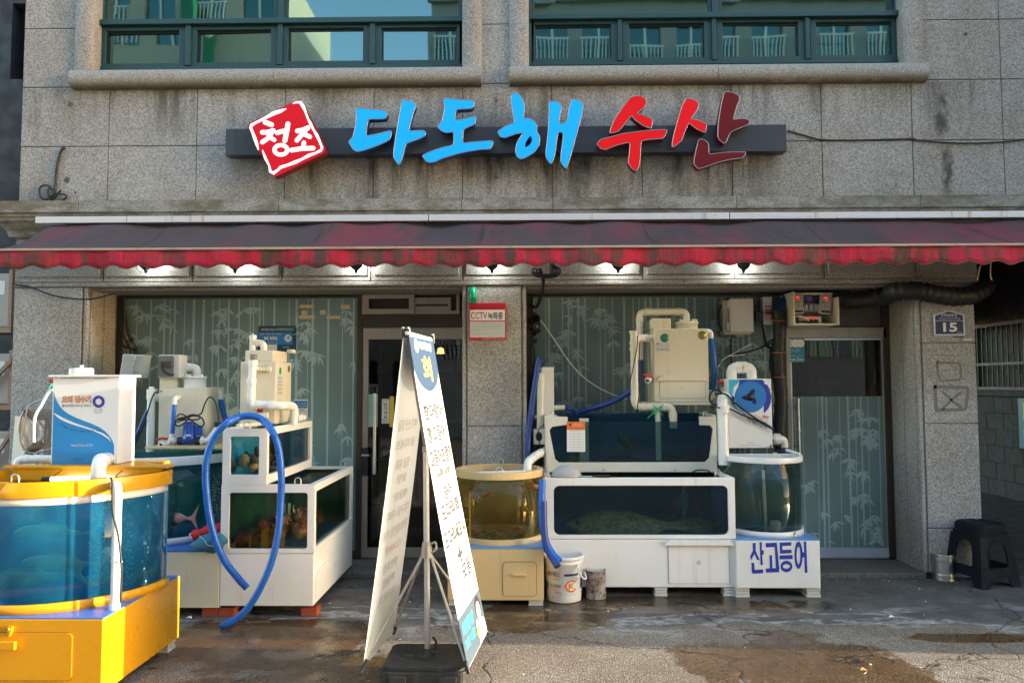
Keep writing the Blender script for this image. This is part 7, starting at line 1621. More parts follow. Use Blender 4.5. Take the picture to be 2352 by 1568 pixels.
mb = MB(); s0 = fr(*m3(1438, 478), *m3(1588, 568), yw); mb.box(s0[0], s0[1], yw-.0025, yw-.001, s0[2], s0[3], 'print_pale')
for t_, u0_, v0, u1_, v1 in (('세광 수족관', 1476, 483, 1585, 500), ('수족관제작, 활어도소매, 중고매입', 1445, 508, 1585, 518), ('경기도 하남시 풍산동 123-1', 1445, 526, 1585, 533), ('010-8974-9515', 1445, 537, 1588, 549), ('031-795-8506', 1445, 553, 1588, 565)): mb.ftext(t_, *m3(u0_, v0), *m3(u1_, v1), yw-.0035, 'print_navy')
mb.add([(lambda p: (p.x, yw-.0035, p.z))(mt(1457+12*math.cos(R(a)), 491+8*math.sin(R(a)), yw)) for a in range(0, 360, 24)], [tuple(range(15))], 'print_navy'); mb.build('label', F4)
mb = MB(); q = mt(1460, 1195, 6.36)
for j in range(5): rg = random.Random(j); mb.tube(smooth_path([q, q+Vector((rg.uniform(-.06, .05), -.02, rg.uniform(-.03, .045))), q+Vector((rg.uniform(-.1, .09), -.01, rg.uniform(-.09, .03)))], 4), .004, 'emergency_green', 5)
solo('ribbon', mb, 'green plastic ribbon tied round the white pipe above the upper long tank', 'ribbon')
for L, lb in (([(1240, 400), (1235, 520), (1195, 740), (1165, 880), (1160, 1000)], 'thin black wire hanging down the left standpipe of the large cream filter'), ([(1265, 480), (1262, 640), (1272, 800), (1265, 950), (1245, 1140), (1240, 1230)], 'thin black wire hanging between the standpipe and the large cream filter')): cable('wire', lb, [mt(a, b, 6.34) for a, b in L], .005)
cable('wire', 'long white wire sagging across the right bamboo window', [mt(a, b, 6.85) for a, b in ((165, 232), (200, 250), (300, 390), (480, 660), (640, 840), (800, 955), (950, 1030), (1060, 1070), (1130, 1090))], .006, 'white_wire')
mb = MB(); c0 = mt(120, 290, 6.85); blob(mb, tuple(c0), .075, 'bag_black', 4, (.75, .7, 1.35), .45); mb.tube(smooth_path([mt(90, 110, 6.85), mt(105, 160, 6.84), mt(120, 190, 6.84)]), .008, 'black_wire', 6); mb.tube([mt(125, 150, 6.84), mt(125, 190, 6.84)], .01, 'black_wire', 6); solo('plastic_bag', mb, 'black plastic bag tied round cables at the left edge of the right window', 'bag')
mb = MB(); c0 = P(1255, 622, 6.32)
for k in range(4): mb.tube(smooth_path([Vector((c0.x+(.085+.012*k)*math.cos(R(a)), c0.y-.04*math.cos(R(a))*0+.01*k, c0.z-.0+(.035+.006*k)*math.sin(R(a)))) for a in range(150, 421, 18)], 3), .0095, 'black_wire', 7)
mb.tube(smooth_path([P(1240, 618, 6.3), P(1248, 645, 6.4), P(1242, 680, 6.6), P(1232, 705, 6.8), P(1218, 700, 6.85)]), .016, 'black_wire', 8); solo('cable_coil', mb, 'coil of thick black cable hanging from the lintel right of the central pillar', 'cable')
mb = MB()
for j in range(5): rg = random.Random(j+60); mb.tube(smooth_path([P(1219+rg.uniform(-2, 6), 680, 6.93), P(1220+rg.uniform(-2, 7), 740, 6.92), P(1219+rg.uniform(-3, 10), 820, 6.92), P(1222+rg.uniform(-3, 6), 870, 6.92), P(1217, 930, 6.9)]), .005, 'black_wire', 5)
mb.box(P(1222, 775, 6.9).x, P(1233, 775, 6.9).x, 6.88, 6.9, P(1225, 788, 6.9).z, P(1225, 778, 6.9).z, 'black_plastic'); solo('cable_bundle', mb, 'black wires running down the left edge of the right bamboo window', 'cable')
# skimmer column and hose left of the long tanks
sk = thing('skimmer', P(1245, 955, 6.6), 'white square column with elbow pipe at the left end of the long tanks', 'skimmer')
x0, x1, z0, z1 = fr(1243, 843, 1272, 952, 6.65); mb = MB(); mb.box(x0, x1, 6.6, 6.9, P(1250, 955, 6.65).z, z1, 'white_board'); mb.box(x0-.06, x1+.03, 6.58, 6.92, P(1250, 958, 6.65).z-.01, P(1250, 953, 6.65).z, 'white_board'); mb.build('column', sk, bevel=.006)
mb = MB(); q = mt(205, 840, 6.55); mb.tube(fillet([(q.x-.01, 6.6, q.z), (q.x-.012, 6.52, q.z), (q.x-.02, 6.5, mt(180, 1430, 6.5).z)], .06), .032, 'pvc_old', 14); mb.tube([(q.x-.014, 6.51, q.z-.07), (q.x-.014, 6.51, q.z-.1)], .038, 'pvc_old', 14); mb.build('pipe', sk)
mb = MB(); mb.tube([mt(335, 1185, 6.62), mt(450, 1180, 6.62)], .022, 'pvc', 12); h_ = smooth_path([mt(445, 1180, 6.62), mt(500, 1190, 6.62), mt(545, 1220, 6.66), mt(565, 1250, 6.68)], 8); mb.tube(h_, .02, 'hose_deep', 12); mb.build('outlet', sk)
mb = MB(); h_ = smooth_path([mt(190, 650, 6.4), mt(165, 700, 6.4), mt(135, 880, 6.4), mt(100, 1100, 6.4), mt(70, 1350, 6.4), mt(50, 1560, 6.38), P(1212, 1060, 6.36)], 12); mb.tube(h_, .024, 'hose_deep', 12); solo('hose', mb, 'dark blue hose rising steeply beside the central pillar', 'hose')
mb = MB(); x0, x1, z0, z1 = fr(1226, 985, 1250, 1020, 6.4); c0x, c0z = (x0+x1)/2, (z0+z1)/2; mb.fplate(rrect(x0, x1+.02, z0, z1, .01), [[(c0x+.028*math.cos(R(a)), c0z+.04*math.sin(R(a))) for a in range(0, 360, 20)]], 6.40, 6.44, 'cream_white' if 'cream_white' in M else 'cream_board'); mb.tube(smooth_path([P(1250, 975, 6.36), P(1238, 985, 6.35), P(1236, 1000, 6.35), P(1240, 1025, 6.36), P(1236, 1050, 6.36)]), .005, 'black_wire', 6); solo('pipe_bracket', mb, 'cream bracket plate clipped on the left side of the upper long tank', 'bracket')
mb = MB(); mb.tube(smooth_path([P(1248, 1095, 5.88), P(1246, 1120, 5.88), P(1241, 1160, 5.88)]), .006, 'yellow_cord' if 'yellow_cord' in M else flat('yellow_cord', (.5, .42, .03), .6), 6); mb.tube(smooth_path([P(1251, 1095, 5.88), P(1250, 1130, 5.88), P(1244, 1150, 5.88)]), .006, 'yellow_cord', 6); solo('cord', mb, 'yellow cord hanging at the left edge of the long lower tank', 'cord')

# ---------------------------------------------------------------- bow-fronted mackerel tank on the right
yR = 5.90; Hx0, Hx1 = P(1691, 1290, yR).x, P(1884, 1290, yR).x; Hz0 = P(1788, 1350, yR).z; Hz1 = P(1788, 1238, yR).z; yR1 = 6.42
T6 = thing('fish_tank', ((Hx0+Hx1)/2, 6.15, Hz0), 'round-fronted clear tank on a white cabinet lettered in blue', 'fish tank')
mb = MB(); mb.box(Hx0, Hx1, yR, yR1, Hz0, Hz1-.01, 'white_board'); hc = mb.build('cabinet', T6, bevel=.004)
mb = MB(); mb.box(Hx0+.002, Hx1-.002, yR+.003, yR1, Hz1-.009, Hz1, 'sky_top'); mb.build('cabinet_top', T6)
s5 = lambda a, b: ((2480+a/3.357)*.65333, (1550+b/3.357)*.65333)
SL = lambda L: [(lambda p: (p.x, p.z))(P(*s5(a, b), yR)) for a, b in L]
mb = MB()
def hand(pts, h=()): mb.fplate(SL(pts), [SL(q) for q in h], yR-.0022, None, 'print_royal')
hand([(558, 1198), (592, 1198), (592, 1290), (640, 1400), (608, 1398), (578, 1325), (535, 1405), (528, 1355), (560, 1290)]); hand([(638, 1190), (665, 1190), (665, 1285), (688, 1285), (688, 1335), (668, 1338), (678, 1458), (652, 1460)]); hand([(542, 1432), (575, 1432), (580, 1515), (682, 1510), (680, 1555), (560, 1562), (546, 1545)])
hand([(708, 1200), (842, 1196), (870, 1496), (868, 1543), (714, 1547), (712, 1500), (760, 1498), (756, 1345), (785, 1340), (790, 1496), (832, 1495), (818, 1245), (712, 1252)])
hand([(875, 1195), (1012, 1188), (1013, 1230), (905, 1235), (908, 1282), (1015, 1276), (1017, 1318), (880, 1325)]); hand([(873, 1345), (1028, 1340), (1030, 1388), (874, 1392)])
o__ = [(955+70*math.cos(R(a)), 1475+68*math.sin(R(a))) for a in range(0, 360, 15)]; i__ = [(955+42*math.cos(R(a)), 1475+26*math.sin(R(a))) for a in range(0, 360, 15)]; hand(o__, [i__])
o__ = [(1098+48*math.cos(R(a)), 1342+162*math.sin(R(a))) for a in range(0, 360, 15)]; i__ = [(1098+22*math.cos(R(a)), 1345+105*math.sin(R(a))) for a in range(0, 360, 15)]; hand(o__, [i__]); hand([(1160, 1180), (1188, 1178), (1203, 1548), (1172, 1550), (1168, 1370), (1140, 1365), (1140, 1310), (1165, 1308)])
mb.build('lettering', hc)
tcx, trx, tyb, try_ = (Hx0+Hx1)/2-.0, (Hx1-Hx0)/2, 6.32, .385
arc = dshape(tcx, trx-.008, tyb, try_); zrt = P(1790, 1056, 5.95).z+.015; zwl = P(1790, 1100, 5.95).z
mb = MB(); mb.wall(arc, -.006, Hz1+.02, zwl, 'grey_water'); mb.wall(arc, -.006, zwl, zrt-.02, 'clear_glass'); mb.build('glass', T6)
mb = MB(); mb.box(tcx-trx, tcx+trx, tyb, tyb+.012, Hz1, zrt, 'green_tank'); mb.tplate(arc, [], Hz1+.018, Hz1+.02, 'sky_top'); mb.build('lining', T6)
mb = MB(); mb.wall(shrink(arc, tcx, tyb, .014), .03, zrt-.045, zrt, 'white_board'); mb.box(tcx-trx, tcx+trx+.008, tyb-.03, tyb+.01, zrt-.045, zrt, 'white_board'); mb.build('rim', T6, bevel=.004)
mb = MB(); mb.wall(shrink(arc, tcx, tyb, .004), .016, Hz1+.001, Hz1+.045, 'white_board'); mb.build('foot_rim', T6)
mb = MB(); mb.tplate(shrink(arc, tcx, tyb, .016), [], zwl, None, 'water_dark'); mb.build('water', T6)
mb = MB(); q0, q1 = P(1752, 1090, 6.05), P(1760, 1225, 6.05); mb.tube([(q0.x, 6.05, zrt-.03), (q1.x, 6.05, Hz1+.03)], .013, 'pvc_old', 10); mb.tube([P(1744, 1145, 6.04), P(1747, 1190, 6.04)], .005, 'amber_rod', 6); mb.build('riser_pipe', T6)
mb = MB(); q = P(1783, 1215, 6.0); mb.lathe([(.040, 0)]+[(.04+.006*(k % 2), .011*k) for k in range(1, 9)]+[(.036, .1), (.001, .1)], (q.x, 6.02, Hz1+.02), 'pvc_old', 20); mb.build('drain_cap', T6)
mb = MB(); hook(mb, P(1782, 1050, 5.95).x, 5.955, zrt+.006); mb.build('hook', T6)
mb = MB(); a = P(1806, 1033, 6.33); b = P(1838, 1043, 6.20); mb.tube([a, b], .012, 'pvc', 10); mb.tube(smooth_path([P(1776, 1010, 6.4), P(1770, 1025, 6.35), P(1778, 1033, 6.3), P(1800, 1036, 6.28)]), .006, 'black_wire', 6); mb.build('light_tube', T6)
fish('mackerel', 'dark fish resting on the floor of the round-fronted right tank', P(1700, 1218, 6.08), .34, .07, 'dark_skin', yaw=-.1, pitch=.08, fin=.12); fish('mackerel', 'second dark fish lying in front on the floor of the round-fronted right tank', P(1755, 1224, 6.0), .24, .06, 'dark_skin', yaw=-.15, pitch=.06, fin=.12)
feet('plastic_block', [(Hx0+.05, yR+.07), (Hx1-.05, yR+.07)], Hz0-.002, 'pallet_white', ['stack of cream plastic slabs under the left corner of the lettered cabinet', 'stack of cream plastic slabs under the right corner of the lettered cabinet'], (.11, .11))
# printed filter on it
e4 = lambda a, b: ((2480+a/4.704)*.65333, (1270+b/4.704)*.65333); et = lambda a, b, y: P(*e4(a, b), y)
yq, yq1 = 6.36, 6.62; x0, x1 = et(380, 800, yq).x, et(1100, 800, yq).x; z0, z1 = et(750, 1432, yq).z, et(700, 287, yq).z
F5 = thing('water_filter', ((x0+x1)/2, 6.5, z0), 'white filter box printed with a blue wave disc on the round-fronted tank', 'water filter')
mb = MB(); mb.box(x0, x1, yq, yq1, z0, z1, 'white_board'); mb.build('box', F5, bevel=.006)
ef = lambda a, b, d=.001: (lambda p: (p.x, yq-d, p.z))(et(a, b, yq))
def efill(mb, pts, m_, d): mb.plate(pts, [], lambda a, b: ef(a, b, d), None, m_)
mb = MB()
efill(mb, [(382, 298), (560, 298), (560, 340), (470, 420), (450, 560), (480, 700), (560, 800), (690, 840), (570, 835), (470, 770), (410, 680), (384, 580)], 'print_cyan', .0012)
efill(mb, [(560, 298), (935, 300), (972, 330), (975, 375), (1015, 380), (1060, 450), (1090, 580), (1080, 690), (1040, 780), (965, 860), (962, 740), (1000, 620), (985, 510), (900, 400), (750, 330), (600, 370), (540, 420), (560, 340)], 'print_royal', .0013)
efill(mb, [(744+262*math.cos(R(a)), 586+260*math.sin(R(a))) for a in range(0, 360, 8)], 'print_blue', .0018)
for k in range(3):
    an = k*120; pts = []
    for t in range(9): s_ = t/8; r_ = 68+85*s_; th = R(an-100+60*s_+25*math.sin(s_*5)); pts.append((744+r_*math.cos(th), 586+r_*math.sin(th)))
    mb.stroke(pts, [46*(1-i/9)+4 for i in range(9)], lambda a, b: ef(a, b, .0022), 'print_navy', cap=False)
efill(mb, [(744+72*math.cos(R(a)), 586+72*math.sin(R(a))) for a in range(0, 360, 15)], 'print_royal', .0026); mb.build('printed_label', F5)
mb = MB(); p = et(740, 586, yq); mb.lathe([(.001, -.008), (.032, -.008), (.034, 0)], (p.x, yq, p.z), 'screw_black', 20, 'y'); p = et(460, 645, yq); mb.fplate(rrect(p.x-.008, p.x+.008, p.z-.035, p.z+.035, .007), [], yq-.006, yq, 'screw_black'); mb.build('vent', F5)
mb = MB()
def sk_text(t, a0, b0, a1, b1, sl, h_, m_, bd, d): vs, fs, _ = text_tris(t, bd); mb.add([ef(a0+u*(a1-a0), b0+u*(b1-b0)+h_*(1-v), d) for u, v in vs], fs, m_)
sk_text('푸른바다', 690, 870, 1025, 1010, 0, 120, 'print_navy', .055, .0022); sk_text('푸른바다', 697, 880, 1018, 1015, 0, 104, 'print_white', .012, .003); sk_text('오존 + 자외선살균 정수기', 800, 878, 1035, 960, 0, 24, 'print_red', 0, .002)
efill(mb, [(948, 885), (1048, 908), (1040, 946), (945, 922)], 'print_red', .002); sk_text('P.1000', 955, 893, 1038, 914, 0, 24, 'print_white', .01, .0026); sk_text('Prince of Discovery', 455, 855, 680, 1020, 0, 26, 'print_cyan', 0, .002); sk_text('동양이엔지', 688, 1332, 798, 1332, 0, 24, 'print_grey', 0, .002); sk_text('해수살균 여과장치 제작 판매 전문업체 동양이엔지', 555, 1376, 910, 1376, 0, 10, 'print_black', 0, .002)
mb.stroke([(605, 870), (630, 850), (655, 870), (690, 880)], [6, 14, 12, 5], lambda a, b: ef(a, b, .0022), 'print_navy'); mb.stroke([(610, 890), (635, 872), (660, 890), (685, 905)], [6, 16, 12, 5], lambda a, b: ef(a, b, .0023), 'print_cyan'); mb.build('lettering', F5)
mb = MB(); a, b = et(430, 150, 6.5), et(760, 100, 6.5); pvc(mb, [(a.x, 6.5, z1-.01), (a.x, 6.5, b.z), (b.x, 6.5, b.z), (b.x, 6.5, z1-.01)], .045, 'pvc', 1.4); mb.build('top_pipe', F5)
mb = MB(); q = et(290, 800, 6.2); zt = et(290, 600, 6.2).z; pvc(mb, [(x0+.02, 6.45, zt), (q.x, 6.22, zt), (q.x, 6.2, zrt-.08)], .043, 'pvc', 1.35); mb.tube([(q.x, 6.2, zt-.12), (q.x, 6.2, zt-.06)], .051, 'pvc', 16)
for k in range(3): mb.tube(smooth_path([(q.x-.02+.055*math.cos(R(a))-.03, 6.2+.01*k, zt+.0+.065*math.sin(R(a))) for a in range(40, 330, 25)], 3), .006, 'black_wire', 6)
mb.build('stand_pipe', F5)
mb = MB(); a = et(1110, 1285, 6.5); pvc(mb, [(a.x-.02, 6.5, a.z), (et(1310, 1285, 6.5).x, 6.5, a.z), (et(1310, 1400, 6.5).x, 6.5, et(1310, 1420, 6.5).z)], .030, 'pvc', 1.3); mb.lathe([(.001, -.03), (.045, -.03), (.05, -.02), (.05, .02), (.045, .03), (.001, .03)], tuple(et(1180, 1285, 6.5)), 'pvc', 10, 'x', smooth=False); q = et(1302, 1420, 6.5); mb.tube([q, q-Vector((0, 0, .05))], .028, 'hose_deep', 12); mb.build('outlet_pipe', F5)
mb = MB(); mb.tube([et(240, 390, 6.5), et(320, 390, 6.5)], .016, 'pvc_grey', 10); mb.tube([et(205, 345, 6.48), et(300, 350, 6.48)], .012, 'red_handle', 8); mb.build('valve', F5)
for L, lb, r_ in (([(150, 545), (330, 540), (480, 680), (700, 850), (880, 970), (1040, 1060), (1110, 1120), (1130, 1200)], 'thick black cable slung across the wave-disc filter', .008), ([(75, 740), (220, 765), (400, 785), (600, 880), (830, 970), (1000, 1060), (1100, 1110)], 'lower black cable crossing the wave-disc filter', .007)): cable('cable', lb, [et(a, b, 6.33 if a > 360 else 6.15) for a, b in L], r_)
# electrics on the right window
n3 = lambda a, b: ((2480+a/4.704)*.65333, (1000+b/4.704)*.65333); nt_ = lambda a, b, y: P(*n3(a, b), y)
o = thing('junction_box', nt_(600, 800, 6.8), 'large beige electrical box hung on the right bamboo window', 'electrical box')
x0, x1, z0, z1 = fr(*n3(400, 225), *n3(800, 795), 6.8); mb = MB(); mb.box(x0-.05, x1-.01, 6.84, 6.97, z0-.015, z1-.01, 'beige_box'); mb.build('case', o, bevel=.01)
mb = MB(); mb.box(x0, x1, 6.80, 6.838, z0, z1, 'grey_box'); mb.build('lid', o, bevel=.012)
mb = MB()
for v in (325, 690): p = nt_(395, v, 6.8); mb.box(p.x-.015, p.x+.015, 6.81, 6.84, p.z-.035, p.z+.035, 'grey_box')
mb.build('latch', o, bevel=.003)
mb = MB(); x0_, x1_, q0, q1 = fr(*n3(525, 815), *n3(605, 860), 6.9); mb.box(x0_, x1_, 6.9, 6.902, q0, q1, 'tape'); mb.build('tag', o)
cable('cable', 'black cable bowed out at the left of the beige electrical box', [nt_(a, b, 6.88) for a, b in ((400, 225), (300, 290), (235, 420), (230, 600), (260, 740), (330, 815), (410, 815))], .009)
cable('cable', 'black cable dropping from the beige electrical box', [nt_(a, b, 6.9) for a, b in ((455, 820), (430, 920), (425, 1100), (430, 1250), (440, 1330))], .009)
o = thing('control_unit', nt_(1030, 660, 6.85), 'slim grey controller with three dark red displays by the black pipe', 'controller')
x0, x1, z0, z1 = fr(*n3(955, 200), *n3(1108, 662), 6.85); mb = MB(); mb.box(x0, x1, 6.85, 6.95, z0, z1, 'grey_box'); mb.build('case', o, bevel=.006)
mb = MB(); a, b, c_, d_ = fr(*n3(972, 290), *n3(1090, 590), 6.85); mb.box(a, b, 6.8485, 6.85, c_, d_, 'beige_box'); mb.build('panel', o)
mb = MB()
flat('dim_red', (.14, .01, .015), .3)
for v0, v1 in ((355, 378), (412, 438), (448, 495)): a, b, c_, d_ = fr(*n3(982, v0), *n3(1085, v1), 6.85); mb.box(a, b, 6.846, 6.848, c_, d_, 'dim_red')
mb.ftext('YUSUNG', *n3(980, 528), *n3(1040, 545), 6.8475, 'print_black'); mb.build('display', o)
mb = MB(); a, b, c_, d_ = fr(*n3(830, 448), *n3(955, 600), 6.85); mb.box(a, b, 6.84, 6.9, c_, d_, 'screw_black'); mb.tube([nt_(815, 335, 6.86), nt_(890, 430, 6.86)], .012, 'black_wire', 7); solo('adapter', mb, 'black power adapter beside the slim grey controller', 'adapter', bevel=.004)
rg = random.Random(77)
for j, lb in enumerate(('black wires falling beside the black lagged pipe', 'white and black wires stretched left from the black lagged pipe')):
    mb = MB()
    if j == 0:
        for q in range(9): a0 = 880+rg.uniform(0, 70); mb.tube(smooth_path([nt_(a0, 600, 6.86), nt_(960+rg.uniform(-20, 20), 760, 6.86), nt_(985+rg.uniform(-15, 15), 900, 6.84), nt_(1000+rg.uniform(-20, 60), 1010, 6.82), nt_(1080+rg.uniform(-20, 50), 1080, 6.8), nt_(1090+rg.uniform(-40, 30), 1300, 6.8), nt_(1110+rg.uniform(-20, 20), 1560, 6.78)], 6), .0045, 'black_wire', 5)
        for q in range(5): mb.tube(smooth_path([nt_(1000+rg.uniform(-15, 15), 1000, 6.82), nt_(1060+rg.uniform(-10, 30), 950+rg.uniform(-40, 40), 6.76), nt_(1135, 860+q*55, 6.75)], 6), .0045, 'black_wire', 5)
    else:
        mb.tube(smooth_path([nt_(990, 1000, 6.82), nt_(760, 1090, 6.8), nt_(500, 1150, 6.8), nt_(330, 1215, 6.8), nt_(150, 1135, 6.75)], 8), .005, 'black_wire', 6); mb.tube(smooth_path([nt_(990, 1015, 6.82), nt_(740, 1110, 6.8), nt_(420, 1180, 6.8), nt_(260, 1290, 6.75), nt_(165, 1400, 6.7), nt_(60, 1560, 6.68)], 8), .005, 'black_wire', 6); mb.tube(smooth_path([nt_(770, 975, 6.85), nt_(480, 1130, 6.8), nt_(330, 1220, 6.8), nt_(200, 1370, 6.72)], 8), .004, 'white_wire', 6); mb.tube(smooth_path([nt_(640, 1160, 6.8), nt_(360, 1195, 6.79), nt_(230, 1320, 6.74), nt_(170, 1395, 6.7)], 8), .004, 'white_wire', 6)
    solo('cable_bundle', mb, lb, 'cable')
mb = MB(); xa = nt_(1212, 1000, 6.78).x; pts = [(xa+.01*math.sin(i*.5), 6.78, nt_(1200, 430, 6.78).z+(P(1795, 1050, 6.78).z-nt_(1200, 430, 6.78).z)*i/26) for i in range(27)]; mb.tube(pts, .06, 'duct_black', 16, radii=[.058+.004*math.sin(i*2.3) for i in range(27)])
o = thing('lagged_pipe', (xa, 6.78, .8), 'thick black wrapped pipe with orange ties between the right window and door', 'pipe'); mb.build('wrap', o)
mb = MB()
for v0, v1 in ((545, 600), (1140, 1130), (1530, 1532)): z = nt_(1200, (v0+v1)/2, 6.78).z; mb.tube([(xa+.066*math.cos(R(a)), 6.78+.066*math.sin(R(a)), z+.012*math.sin(R(a*1))*(v1-v0)/30) for a in range(0, 360, 20)], .0035, 'orange_tie' if 'orange_tie' in M else flat('orange_tie', (.6, .11, .03), .5), 5, closed=True)
mb.build('tie', o)
mb = MB()
for k in range(3): mb.tube(smooth_path([(xa-.03+k*.03, 6.78, nt_(1200, 450, 6.78).z), nt_(1230+k*30, 340, 6.8), nt_(1310+k*30, 210, 6.85), nt_(1390+k*35, 105, 6.9)], 6), .022, 'pipe_blue' if 'pipe_blue' in M else paint('pipe_blue', (.008, .04, .17), .5), 10)
mb.build('inner_hose', o)
# open control shelf over the right door
yK, yK1 = 6.62, 6.95; x0, x1, z0, z1 = fr(*n3(1455, 115), *n3(2212, 668), yK)
SH = thing('control_shelf', ((x0+x1)/2, 6.8, z0), 'open cream shelf box with controllers and plugs above the right door', 'shelf')
mb = MB(); t_ = .014; mb.box(x0, x0+t_, yK, yK1, z0, z1, 'cream_board'); mb.box(x1-t_, x1, yK, yK1, z0, z1-.05, 'cream_board'); mb.box(x0+t_, x1-t_, yK, yK1, z0, z0+t_, 'cream_board'); mb.box(x0+t_, x1-t_, yK+.1, yK1, z1-t_, z1, 'cream_board'); mb.box(x0+t_, x1-t_, yK1-t_, yK1, z0+t_, z1-t_, 'cream_board'); mb.build('case', SH, bevel=.002)
def ctrl(a0, b0, a1, b1, tilt, lb):
    yk = 6.70; X0, X1, Z0, Z1 = fr(*n3(a0, b0), *n3(a1, b1), yk); o = thing('temperature_controller', ((X0+X1)/2, yk, (Z0+Z1)/2), lb, 'controller', 'temperature controllers on the shelf'); ww, hh = (X1-X0)/2, (Z1-Z0)/2; cX, cZ = (X0+X1)/2, (Z0+Z1)/2
    bx = lambda mb, u0, u1, v0, v1, d0, d1, m_: mb.box(cX+u0*ww, cX+u1*ww, yk-d1, yk-d0, cZ+v0*hh, cZ+v1*hh, m_)
    mb = MB(); bx(mb, -1, 1, -1, 1, -.06, 0, 'grey_box'); mb.build('case', o, bevel=.01)
    mb = MB(); bx(mb, -.8, .8, -.86, .86, .0, .002, 'print_black'); bx(mb, -.76, .76, -.64, .82, .002, .003, 'beige_box'); mb.build('panel', o)
    mb = MB(); bx(mb, -.62, .1, .55, .76, .003, .004, 'print_black'); bx(mb, -.2, .1, .3, .46, .003, .004, 'print_black')
    for t, u0, u1, v0, v1 in (('18.5', -.55, .05, .58, .73), ('16', -.15, .07, .32, .44)): mb.text(t, lambda a, b: (cX+a*ww, yk-.005, cZ+b*hh), u0, u1, v0, v1, 'led_red', .03)
    mb.build('display', o)
    mb = MB()
    for t, u0, u1, v0, v1 in (('4단', -.35, .05, -.18, .02), ('PUMP', .25, .62, .62, .70), ('TEMP', .25, .62, .42, .50), ('CONTROL', -.45, .35, -.32, -.26)): mb.text(t, lambda a, b: (cX+a*ww, yk-.0045, cZ+b*hh), u0, u1, v0, v1, 'print_black')
    for k in range(3): mb.lathe([(.0005, -.006), (.006, -.005), (.007, -.003)], (cX+(-.6+k*.36)*ww, yk, cZ+.17*hh), 'pvc_grey', 10, 'y')
    mb.build('key', o); o.rotation_euler = (0, tilt, 0)
ctrl(1462, 152, 1625, 485, 0, 'upright grey controller with red digits at the left of the cream shelf'); ctrl(1905, 165, 2095, 490, R(6), 'tilted grey controller with red digits at the right of the cream shelf')
for i in range(3):
    mb = MB(); a, b, c_, d_ = fr(*n3(1640+i*84, 322), *n3(1700+i*84, 450), 6.74); mb.box(a, b, 6.74, 6.80, c_, d_, 'grey_box'); mb.box(a+.004, b-.004, 6.737, 6.74, c_+.02, d_-.025, 'beige_box')
    for u in (.2, .5, .8):
        for v in (c_+.008, d_-.008): mb.box(a+(b-a)*u-.003, a+(b-a)*u+.003, 6.7385, 6.7399, v-.004, v+.004, 'screw_black')
    mb.tube(smooth_path([((a+b)/2, 6.76, d_), ((a+b)/2, 6.75, d_+.03), ((a+b)/2+.02, 6.78, d_+.05)]), .004, 'black_wire', 5)
    solo('relay', mb, 'small grey relay between the two shelf controllers', 'relay', 'relays on the cream shelf')
mb = MB(); X0, X1, Z0, Z1 = fr(*n3(1545, 525), *n3(1915, 665), 6.68); mb.box(X0, X1, 6.68, 6.75, Z0+.002, Z1, 'grey_box')
o = thing('power_strip', ((X0+X1)/2, 6.7, Z0), 'white power strip with orange switches on the cream shelf floor', 'power strip'); mb.build('case', o, bevel=.006)
mb = MB()
for u in (1650, 1730, 1815): p = nt_(u, 548, 6.68); mb.box(p.x-.016, p.x+.016, 6.674, 6.68, p.z-.009, p.z+.009, 'led_orange')
mb.build('switch', o, bevel=.002)
mb = MB()
for u in (1730, 1815): p = nt_(u, 620, 6.68); mb.lathe([(.001, -.03), (.018, -.03), (.022, -.02), (.022, 0)], (p.x, 6.68, p.z), 'black_plastic', 14, 'y'); mb.tube(smooth_path([(p.x, 6.65, p.z-.01), (p.x-.05, 6.64, Z0+.02), (p.x-.12, 6.66, Z0+.03)]), .005, 'black_wire', 6)
mb.box(X0-.06, X0-.005, 6.68, 6.74, Z0+.004, Z1, 'black_plastic'); mb.tube(smooth_path([(X0-.05, 6.67, Z1-.01), (X0+.0, 6.65, Z1+.0), (X0+.06, 6.65, Z0+.05), (X0+.09, 6.66, Z0+.02)]), .006, 'white_wire', 6); mb.build('plug', o)
mb = MB(); p = nt_(1720, 225, 6.72); mb.add([nt_(1655, 230, 6.72), nt_(1740, 178, 6.72), nt_(1785, 255, 6.72), nt_(1700, 290, 6.72)], [(0, 1, 2, 3)], 'print_royal'); vs, fs, _ = text_tris('YU'); mb.add([nt_(1700+u*40, 262-v*40+u*(-14), 6.718) for u, v in vs], fs, 'print_white'); solo('label_card', mb, 'blue card lettered YU tilted between the shelf controllers', 'card', solid=.001)
# fat black lagged duct over the pillar
d6 = lambda a, b: ((3100+a/4.704)*.65333, (900+b/4.704)*.65333)
pts = [P(1880, 682, 6.85), P(1960, 690, 6.75), P(*d6(0, 670), 6.62), P(*d6(250, 590), 6.42), P(*d6(550, 570), 6.36), P(*d6(850, 625), 6.36), P(*d6(1200, 670), 6.38), P(*d6(1500, 640), 6.42), P(*d6(1690, 520), 6.55), P(*d6(1690, 400), 6.9), P(*d6(1640, 320), 7.4)]
pts = smooth_path(pts, 10); mb = MB(); n = len(pts); mb.tube(pts, .075, 'duct_black', 18, radii=[.078+.005*math.sin(i*1.7)+.003*math.sin(i*4.1) for i in range(n)]); solo('duct', mb, 'fat black wrapped duct snaking over the right pillar and round its corner', 'duct')
for L, lb in (([(1632, 150), (1600, 300), (1580, 400)], 'thin cord hanging from the awning left of the duct end'), ([(1806, 100), (1800, 330), (1828, 400)], 'thin cord hanging from the awning right of the duct end')): cable('cord', lb, [P(*d6(a, b), 5.9) for a, b in L], .004, 'tape')
mb = MB()
for k in range(2): mb.tube(smooth_path([nt_(1400+k*40, 140, 6.9), nt_(1700, 118+k*16, 6.92), nt_(1950, 118+k*25, 6.9), nt_(2340, 170+k*20, 6.85)], 6), .018, 'pipe_blue', 8)
